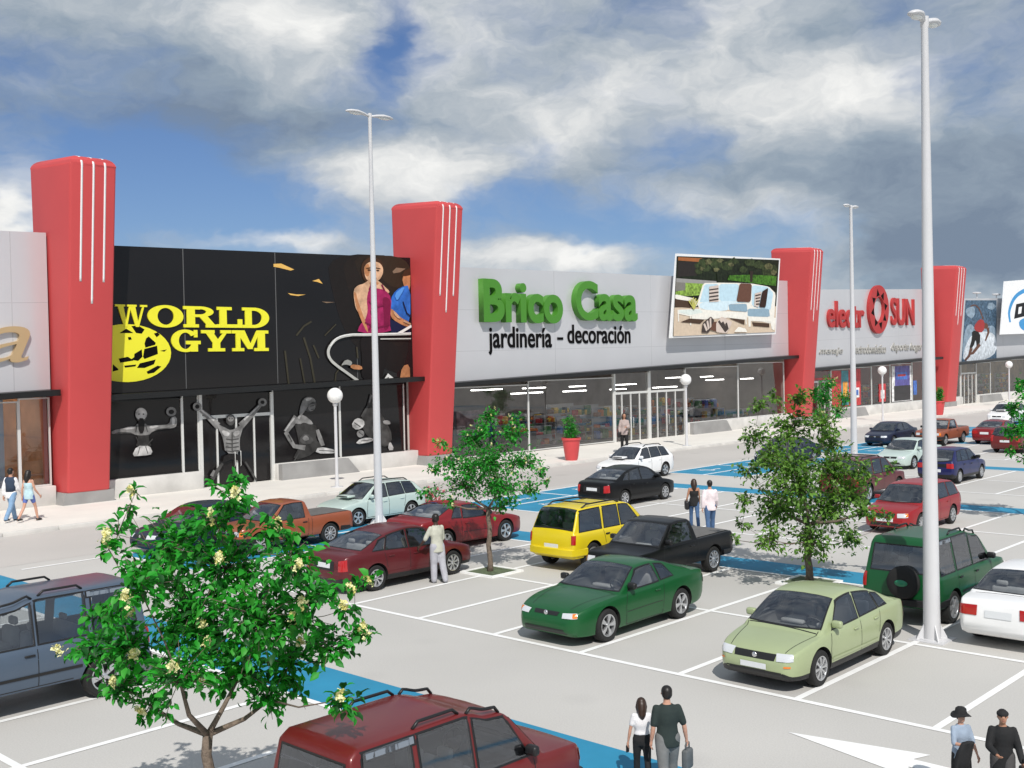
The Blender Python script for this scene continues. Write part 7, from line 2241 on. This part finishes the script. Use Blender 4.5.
# ---------------------------------------------------------------- cars
PAINT = dict(
    forest=paint("forest_green", (.004, .085, .02)), sage=paint("sage_green", (.36, .42, .235)), maroon=paint("maroon", (.105, .01, .014)), crimson=paint("crimson", (.22, .01, .014)),
    yellow=paint("yellow", (.72, .56, .012), 0), black=paint("black", (.004, .004, .0045), 0, .12, .3), white=paint("white", (.82, .82, .82), 0), racing=paint("racing_green", (.004, .085, .022)),
    red=paint("red", (.3, .012, .016)), wine=paint("wine_red", (.11, .01, .013)), navy=paint("navy", (.012, .018, .045)), copper=paint("copper_orange", (.3, .085, .04)), cobalt=paint("cobalt_blue", (.01, .014, .09)),
    mist=paint("pale_mint", (.5, .6, .56)), slate=paint("slate_blue", (.075, .105, .15)), brick=paint("brick_red", (.15, .014, .014)), steel=paint("dark_steel_blue", (.02, .03, .055), 0, .0, .15))
G = "cars parked in the lot"
make_car("coupe", PAINT["forest"], "dark green two door coupe parked nose out in the middle of the front row", "car", 19.1, 14.95, -1, 1.02, G)
make_car("sedan_arc", PAINT["sage"], "pale sage green sedan parked in the front row beside the tall lamp", "car", 19.0, 10.1, -1, .97, G)
make_car("sedan_arc", PAINT["maroon"], "maroon sedan with the man in pale trousers leaning on its side", "car", 19.5, 22.65, 1, 1.0, G)
make_car("coupe", PAINT["crimson"], "bright red coupe parked behind the slender flowering tree", "car", 24.5, 25.4, 1, 1.02, G)
make_car("compact_suv", PAINT["yellow"], "yellow four by four with black roof rails seen from behind", "car", 25.05, 20.05, 1, .97, G, tall=1.06)
make_car("pickup", PAINT["black"], "black pickup truck with a grey bed cover behind the green coupe", "pickup truck", 24.0, 17.25, -1, .98, G)
make_car("sedan_arc", PAINT["black"], "black sedan seen from behind in front of the white estate car", "car", 35.9, 27.2, 1, 1.0, G)
make_car("wagon", PAINT["white"], "white estate car with roof rails half hidden by the black sedan", "car", 43.3, 32.4, -1, 1.05, G)
make_car("offroader", PAINT["racing"], "green off roader with a spare wheel on its back door", "car", 24.8, 10.1, 1, .95, G)
make_car("sedan_soft", PAINT["white"], "white sedan seen from behind at the right edge beside the green off roader", "car", 24.2, 7.75, 1, .98, G)
make_car("estate", PAINT["red"], "red estate car facing the camera behind the tall lamp", "car", 36.05, 15.5, -1, 1.0, G)
make_car("compact_suv", PAINT["wine"], "dark wine red four by four half hidden by the olive tree", "car", 42.3, 20.2, 1, 1.0, G, overrides=None)
make_car("sedan_soft", PAINT["navy"], "dark navy sedan parked nose out beside the far copper pickup", "car", 67.9, 30.6, -1, 1.0, G)
make_car("pickup", PAINT["copper"], "far copper orange pickup truck next to the dark navy sedan", "pickup truck", 69.5, 28.0, -1, 1.0, G)
make_car("hatch", PAINT["cobalt"], "cobalt blue hatchback seen from behind right of the tall lamp", "car", 50.1, 19.7, 1, 1.06, G)
make_car("sedan_soft", PAINT["mist"], "pale mint sedan mostly hidden behind the tall lamp", "car", 55.2, 23.9, -1, 1.0, G)
make_car("sedan_soft", PAINT["crimson"], "far red sedan with a white number plate near the right edge", "car", 72.3, 25.5, 1, 1.0, G)
make_car("estate", PAINT["brick"], "dark red estate car partly behind the tree at the right edge", "car", 66.6, 22.4, 1, 1.0, G)
make_car("wagon", PAINT["white"], "far white estate car at the right edge near the last shop", "car", 91, 31.4, -1, 1.1, G)
make_car("offroader", PAINT["slate"], "slate blue off roader with black roof rails cut off by the left edge", "car", 8.0, 19.5, -1, 1.0, G)
make_car("offroader", PAINT["brick"], "brick red off roader in the foreground cut off by the bottom edge", "car", 9.0, 9.75, 1, .9, G)
make_car("wagon", PAINT["mist"], "pale mint estate car with a bonnet scoop behind the lamp post", "car", 26.2, 31.7, -1, 1.0, G)
make_car("pickup", PAINT["copper"], "near copper pickup truck with a grey bed cover behind the foreground tree", "pickup truck", 20.75, 29.6, -1, .94, G)
make_car("sedan_soft", PAINT["steel"], "dark blue sedan hidden by the foreground tree beside the near copper pickup", "car", 19.3, 31.75, -1, 1.0, G)
make_car("sedan_soft", PAINT["steel"], "dark car almost wholly hidden by the olive tree", "car", 53, 29.6, -1, 1.0, G)

# ---------------------------------------------------------------- people
WHITE = cloth("white", (.75, .74, .76)); BLACKC = cloth("black", (.012, .012, .013)); DKGREEN = cloth("dark_green", (.018, .03, .028)); GREYT = cloth("grey_wool", (.16, .165, .165)); PALEGREY = cloth("pale_grey", (.42, .42, .46))
CREAM = cloth("cream", (.5, .5, .42)); JEANS = cloth("denim", (.06, .12, .24)); PALEJ = cloth("pale_denim", (.2, .33, .5)); PINKW = cloth("pale_pink", (.8, .7, .72)); AQUA = cloth("aqua", (.45, .62, .68)); SHORTB = cloth("blue_shorts", (.1, .15, .42)); BLUEG = cloth("blue_grey", (.3, .37, .47)); NAVYV = cloth("navy_vest", (.03, .05, .09)); CHAR = cloth("charcoal", (.07, .066, .066)); SHELL = cloth("shell_blouse", (.42, .34, .32))
pA = person("man in a navy vest over a white shirt and pale jeans walking along the pavement", (17.45, 42.05, .15), rad(-62), 2.08, "light", ("black", "short"), dict(mat=WHITE, sleeve=.9, name="shirt"), dict(mat=PALEJ), pose=dict(ll=(22, 8), rl=(-20, 14)))
pB = person("woman in an aqua top and blue shorts with long dark hair walking on the pavement", (17.85, 41.45, .15), rad(-66), 2.0, "light", ("black", "long"), dict(mat=AQUA, sleeve=0, strap=1, name="top"), dict(mat=SHORTB, len=.3, name="shorts"), pose=dict(ll=(-18, 18), rl=(24, 12), ra=(10, 10, 30)), female=True)
pC = person("man in a cream shirt and pale grey trousers leaning on the maroon sedan", (19.85, 21.35, 0), rad(-5), 1.83, "dark", ("black", "short"), dict(mat=CREAM, sleeve=.55, name="shirt"), dict(mat=PALEGREY, g=.016), pose=dict(ll=(4, 4), rl=(-10, 6), la=(16, 22, 24), ra=(4, 9, 14)), lean=4)
pD = person("woman in a black vest and blue jeans with long brown hair behind the black pickup", (31.7, 21.25, 0), rad(-47), 1.68, "tan", ("brown", "long"), dict(mat=BLACKC, sleeve=0, strap=1, name="top"), dict(mat=JEANS), pose=dict(ll=(14, 8), rl=(-14, 12), la=(0, 16, 15)), female=True)
pE = person("man in a pale pink shirt and jeans behind the black pickup", (30.75, 20.0, 0), rad(-47), 1.8, "light", ("black", "short"), dict(mat=PINKW, sleeve=.9, g=.014, name="shirt"), dict(mat=JEANS), pose=dict(ll=(-12, 10), rl=(14, 8)))
pF = person("woman in a shell coloured blouse and black trousers facing the lot by the entrance doors", (53.0, 40.4, .15), rad(133), 2.4, "tan", ("black", "long"), dict(mat=SHELL, sleeve=.9, name="blouse"), dict(mat=BLACKC), pose=dict(ll=(6, 4), rl=(-8, 6), la=(10, 8, 90, 40), ra=(4, 12, 16)), female=True)
pG = person("woman in a white T-shirt and black trousers walking away at the bottom edge", (12.1, 9.02, 0), rad(-44), 1.2, "light", ("brown", "long"), dict(mat=WHITE, sleeve=.3, long=0, name="shirt"), dict(mat=BLACKC), pose=dict(ll=(10, 6), rl=(-12, 10), la=(4, 14, 6), ra=(20, 16, 40)), female=True)
pH = person("man in a dark green shirt and grey trousers walking away at the bottom edge", (12.05, 8.56, 0), rad(-44), 1.47, "light", ("black", "short"), dict(mat=DKGREEN, sleeve=.42, g=.009, name="shirt"), dict(mat=GREYT, g=.015), pose=dict(ll=(-14, 12), rl=(14, 8), la=(-6, 10, 20), ra=(-2, 18, 16)))
pI = person("woman in a blue grey top and a black wide brimmed hat at the bottom right", (14.42, 5.6, 0), rad(140), 1.16, "light", ("black", "short"), dict(mat=BLUEG, sleeve=.55, g=.009, name="top"), dict(mat=BLACKC), pose=dict(ll=(14, 8), rl=(-10, 14), ra=(24, 10, 70, 40), la=(8, 14, 16)), female=True)
pJ = person("man in a black jacket and grey trousers at the bottom right", (14.38, 5.06, 0), rad(118), 1.29, "tan", ("black", "short"), dict(mat=BLACKC, sleeve=.95, g=.011, jacket=1, name="jacket"), dict(mat=CHAR, g=.015), pose=dict(ll=(12, 8), rl=(-14, 14), la=(8, 14, 20), ra=(16, 12, 60, 30)), lean=3)
# vest over the first man's shirt
vm = MB()
h = 2.08
c0 = Vector((0, 0, 0))
hd = Vector(pA["_head"])
rings = []
for dz, a, b in ((-.36, .098, .075), (-.24, .1, .075), (-.16, .118, .08), (-.115, .1, .07), (-.095, .07, .055)):
    rings.append([(hd.x + a * h * math.cos(2 * math.pi * k / 20), hd.y - .012 * h + b * h * math.sin(2 * math.pi * k / 20), hd.z + dz * h) for k in range(20)])
vm.loft(rings)
vm.build("vest", NAVYV, pA)
# black hat
hm = MB()
H = Vector(pI["_head"])
hm.lathe([(.125, .0), (.13, .009), (.075, .02), (.068, .072), (.045, .09), (.001, .092)], 24, "z", (H.x, H.y - .005, H.z + .026))
hm.v = [(x, y, z + (.035 * ((x - H.x) / .12) ** 2 * -1 if (x - H.x) ** 2 + (y - H.y) ** 2 > .01 else 0)) for x, y, z in hm.v]
hm.build("hat", BLACKC, pI, sharp=50)
# beret-like cap on the man beside her
cm = MB()
H = Vector(pJ["_head"])
cm.ball((H.x, H.y - .008, H.z + .036), (.073, .08, .046), 16)
cm.build("cap", BLACKC, pJ)


def bag(name, label, cat, pos, rot, size, m, handle=True, strap=0.0):
    t = thing(name, label, cat, pos, rot)
    w, d, hh = size
    b = MB()
    b.rbox((-w / 2, -d / 2, -hh), (w / 2, d / 2, 0), min(d, w) * .35, 0, 3)
    b.build("bag_body", m, t)
    if handle:
        k = MB()
        k.tube([(-w * .3, 0, -.01), (-w * .26, 0, .07 + strap * .6), (0, 0, .1 + strap), (w * .26, 0, .07 + strap * .6), (w * .3, 0, -.01)], .011, 6)
        k.build("strap", m, t)


BAGM = mat("bag_leather_black", (.015, .014, .016), .45)
BAGG = mat("bag_grey_fabric", (.1, .11, .115), .7, var=.2, scale=8)
p = local_to_world(pH, pH["_hand_r"])
bag("holdall", "grey cloth bag in the right hand of the man in dark green", "bag", (p.x, p.y, p.z - .06), rad(10), (.2, .1, .27), BAGG)
p = local_to_world(pD, pD["_hand_l"])
bag("shoulder_bag", "black shoulder bag on the hip of the woman in the black vest", "bag", (p.x + .03, p.y - .03, p.z + .18), rad(40), (.34, .14, .3), BAGM)
p = local_to_world(pF, pF["_hand_r"])
bag("handbag", "black handbag hanging beside the woman at the entrance doors", "bag", (p.x, p.y, p.z + .2), rad(40), (.4, .16, .32), BAGM)
p = local_to_world(pJ, pJ["_hand_l"])
bag("briefcase", "black bag carried by the man in the black jacket", "bag", (p.x, p.y, p.z + .02), rad(30), (.22, .09, .18), BAGM)
p = local_to_world(pG, pG["_hand_l"])
m = MB(); m.rbox((-.03, -.01, -.06), (.03, .01, .04), .008)
o = m.build("wallet", BAGM); o.location = (p.x, p.y, p.z - .03)
tag(o, "small black wallet in the left hand of the woman in the white T-shirt", "wallet")
# coat over the hatted woman's arm
p = local_to_world(pI, pI["_hand_r"])
m = MB()
rng = random.Random(4)
n = 14
rings = []
for i, (z, wd) in enumerate(((.05, .04), (.03, .085), (-.08, .1), (-.22, .115), (-.33, .06))):
    rings.append([(.035 * i + math.cos(2 * math.pi * k / n) * wd * (1 + .12 * math.sin(k * 2.1 + i)), math.sin(2 * math.pi * k / n) * .045 * (1 + .3 * math.sin(k * 1.7)) - .05 * i * .3, z - .05 * math.sin(k * 1.3) * (i > 2)) for k in range(n)])
m.loft(rings)
o = m.build("draped_coat", BLACKC)
o.location = (p.x - .03, p.y - .02, p.z + .03)
o.rotation_euler = (0, 0, rad(140))
tag(o, "black coat draped over the arm of the woman in the black hat", "coat")
for t in bpy.data.objects:
    for k in ("_hand_l", "_hand_r", "_head"):
        if k in t:
            del t[k]

# ---------------------------------------------------------------- sky, sun, camera
SUN_EL, SUN_AZ = 47.0, 218.0     # compass bearing of the sun from +Y towards +X
w = bpy.data.worlds.new("World")
scene.world = w
w.use_nodes = True
nt = w.node_tree
N = nt.nodes
bg = N["Background"]
sky = N.new("ShaderNodeTexSky")
sky.sky_type = "NISHITA"
sky.sun_disc = False
sky.sun_elevation = rad(SUN_EL)
sky.sun_rotation = rad(SUN_AZ)
sky.air_density = 1.0
sky.dust_density = .6
sky.ozone_density = 2.0
tc = N.new("ShaderNodeTexCoord")


def M(op, a, b=None, c=None, clamp=False):
    n = N.new("ShaderNodeMath"); n.operation = op; n.use_clamp = clamp
    for i, v in enumerate((a, b, c)):
        if v is None: continue
        if isinstance(v, (int, float)): n.inputs[i].default_value = v
        else: nt.links.new(v, n.inputs[i])
    return n.outputs[0]


def V(op, a, b=None, c=None):
    n = N.new("ShaderNodeVectorMath"); n.operation = op
    for i, v in enumerate((a, b, c)):
        if v is None: continue
        if isinstance(v, tuple): n.inputs[i].default_value = v
        else: nt.links.new(v, n.inputs[i])
    return n


sep = N.new("ShaderNodeSeparateXYZ"); nt.links.new(tc.outputs["Generated"], sep.inputs[0])
az = M("MULTIPLY", M("ARCTAN2", sep.outputs[0], sep.outputs[1]), 180 / math.pi)
el = M("MULTIPLY", M("ARCSINE", sep.outputs[2]), 180 / math.pi)
cb = N.new("ShaderNodeCombineXYZ"); nt.links.new(az, cb.inputs[0]); nt.links.new(el, cb.inputs[1])
# warp the bearing so that cloud edges are ragged
def noise(vec, scale, detail, rough=.55, col=False):
    n = N.new("ShaderNodeTexNoise"); n.inputs["Scale"].default_value = scale; n.inputs["Detail"].default_value = detail; n.inputs["Roughness"].default_value = rough
    nt.links.new(vec, n.inputs["Vector"])
    return n.outputs["Color" if col else "Fac"]
str_ = V("MULTIPLY", cb.outputs[0], (1, 1.75, 1)).outputs[0]
wn = V("SUBTRACT", noise(str_, .22, 4, .55, True), (.5, .5, .5)).outputs[0]
wv = V("MULTIPLY_ADD", wn, (5.5, 3.2, 0), cb.outputs[0]).outputs[0]
str2 = V("MULTIPLY", wv, (1, 1.75, 1)).outputs[0]
COVER = [(41.3, 15.8, 1.34, 2.84, -0.75), (25.2, 13.7, 3.09, 1.29, -0.4), (28.3, 10.7, 5.67, 1.13, -0.35), (27.3, 8.3, 7.73, 2.06, -0.6), (35.8, 7.0, 6.7, 1.44, -0.5), (33.0, 11.5, 1.55, 0.72, -0.25), (47.6, 10.4, 2.32, 1.55, -0.45), (58.7, 5.6, 4.64, 1.13, -0.55), (52.7, 6.8, 3.09, 1.13, -0.35), (70.8, 13.4, 2.06, 1.29, -0.35), (45.0, 7.8, 3.09, 0.93, -0.35), (53.3, 16.7, 3.09, 1.29, -0.2), (22.8, 7.3, 1.13, 1.24, 0.7), (35.1, 6.3, 3.09, 0.46, 0.55), (50.1, 5.3, 4.64, 0.57, 0.6), (36.6, 15.9, 5.67, 2.84, 0.4), (43.0, 9.7, 4.12, 1.86, 0.5), (63.1, 12.8, 4.64, 2.32, 0.4), (51.8, 13.5, 6.19, 2.32, 0.3), (64.0, 8.9, 9.28, 2.06, 0.45), (69.2, 4.8, 3.61, 2.32, 0.5), (56.2, 10.2, 2.6, 1.2, -0.35), (50.0, 8.2, 4.2, 1.2, -0.4), (66.6, 15.2, 3.0, 1.3, -0.3), (63.5, 6.6, 4.5, .9, -0.35)]
BRIGHT = [(36.6, 16.6, 5.67, 2.06, 0.36), (43.0, 9.6, 4.12, 1.44, 0.5), (64.1, 12.9, 3.61, 1.55, 0.38), (50.2, 13.0, 5.15, 1.8, 0.25), (22.8, 7.3, 1.55, 1.55, 0.5), (35.3, 6.3, 3.09, 0.77, 0.35), (50.1, 5.3, 4.64, 0.77, 0.4), (29.5, 12.6, 6.5, 2.4, -0.45), (57.7, 9.2, 6.19, 1.34, -0.2), (68.1, 8.9, 5.15, 1.34, -0.32), (69.9, 5.2, 3.61, 1.8, -0.6), (53.8, 15.3, 3.09, 1.29, 0.05), (36.4, 11.7, 4.64, 1.13, -0.2), (65.5, 15.8, 4.12, 1.03, -0.1)]


def field(tab, base):
    acc = base
    for a, e, sa, se, k in tab:
        d = V("MULTIPLY_ADD", wv, (1 / sa, 1 / se, 0), (-a / sa, -e / se, 0)).outputs[0]
        q = V("DOT_PRODUCT", d, d).outputs["Value"]
        acc = M("MULTIPLY_ADD", M("POWER", 2.718, M("MULTIPLY", q, -.7)), k * (1.05 if k < 0 and tab is COVER else 1), acc)
    return acc


n1 = noise(str2, .14, 9, .57)
n2 = noise(V("ADD", str2, (37, 11, 5)).outputs[0], .15, 10, .6)
cov = field(COVER, M("MULTIPLY_ADD", n1, 1.7, -.22))
alpha = N.new("ShaderNodeMapRange"); alpha.interpolation_type = "SMOOTHSTEP"; alpha.inputs[1].default_value = -.05; alpha.inputs[2].default_value = .85
nt.links.new(cov, alpha.inputs[0])
bri = field(BRIGHT, M("MULTIPLY_ADD", n2, 1.5, -.27))
rampn = N.new("ShaderNodeValToRGB")
cr = rampn.color_ramp
cr.elements[0].position = 0; cr.elements[0].color = (.2, .26, .35, 1)
cr.elements[1].position = 1; cr.elements[1].color = (.93, .93, .91, 1)
for p_, c_ in ((.3, (.3, .37, .45)), (.55, (.47, .52, .57)), (.8, (.74, .755, .76))):
    e = cr.elements.new(p_); e.color = (*c_, 1)
nt.links.new(bri, rampn.inputs[0])
BG = .1
cl = V("SCALE", rampn.outputs[0]); cl.inputs["Scale"].default_value = 1 / BG
sk2 = V("MULTIPLY", sky.outputs[0], (.53, .63, .84)).outputs[0]
mx = N.new("ShaderNodeMix"); mx.data_type = "RGBA"
nt.links.new(alpha.outputs[0], mx.inputs["Factor"])
nt.links.new(sk2, mx.inputs["A"]); nt.links.new(cl.outputs[0], mx.inputs["B"])
nt.links.new(mx.outputs["Result"], bg.inputs[0])
bg.inputs[1].default_value = BG

sl = bpy.data.lights.new("sun", "SUN")
sl.energy = 3.9
sl.angle = rad(.5)
sl.color = (1, .96, .9)
so = bpy.data.objects.new("sun", sl)
COL.objects.link(so)
a, e = rad(SUN_AZ), rad(SUN_EL)
so.rotation_euler = Vector((math.sin(a) * math.cos(e), math.cos(a) * math.cos(e), math.sin(e))).to_track_quat("Z", "Y").to_euler()
so.location = (0, -20, 40)

cam = bpy.data.cameras.new("camera")
cam.sensor_width = 36
cam.lens = 36 * 1110.6 / 1024
cam.clip_end = 3000
co = bpy.data.objects.new("camera", cam)
COL.objects.link(co)
yaw, pitch, roll = rad(46.95), rad(1.22), rad(-1.15)
f = Vector((math.sin(yaw) * math.cos(pitch), math.cos(yaw) * math.cos(pitch), -math.sin(pitch)))
r = Vector((math.cos(yaw), -math.sin(yaw), 0))
u = r.cross(f)
r2 = math.cos(roll) * r + math.sin(roll) * u
u2 = -math.sin(roll) * r + math.cos(roll) * u
co.matrix_world = Matrix(((r2.x, u2.x, -f.x, 0), (r2.y, u2.y, -f.y, 0), (r2.z, u2.z, -f.z, 5.8), (0, 0, 0, 1)))
scene.camera = co
vs = scene.view_settings
vs.view_transform = "Standard"
vs.look = "None"
vs.exposure = 0
vs.gamma = 1
scene.cycles.max_bounces = 6
scene.cycles.transparent_max_bounces = 12
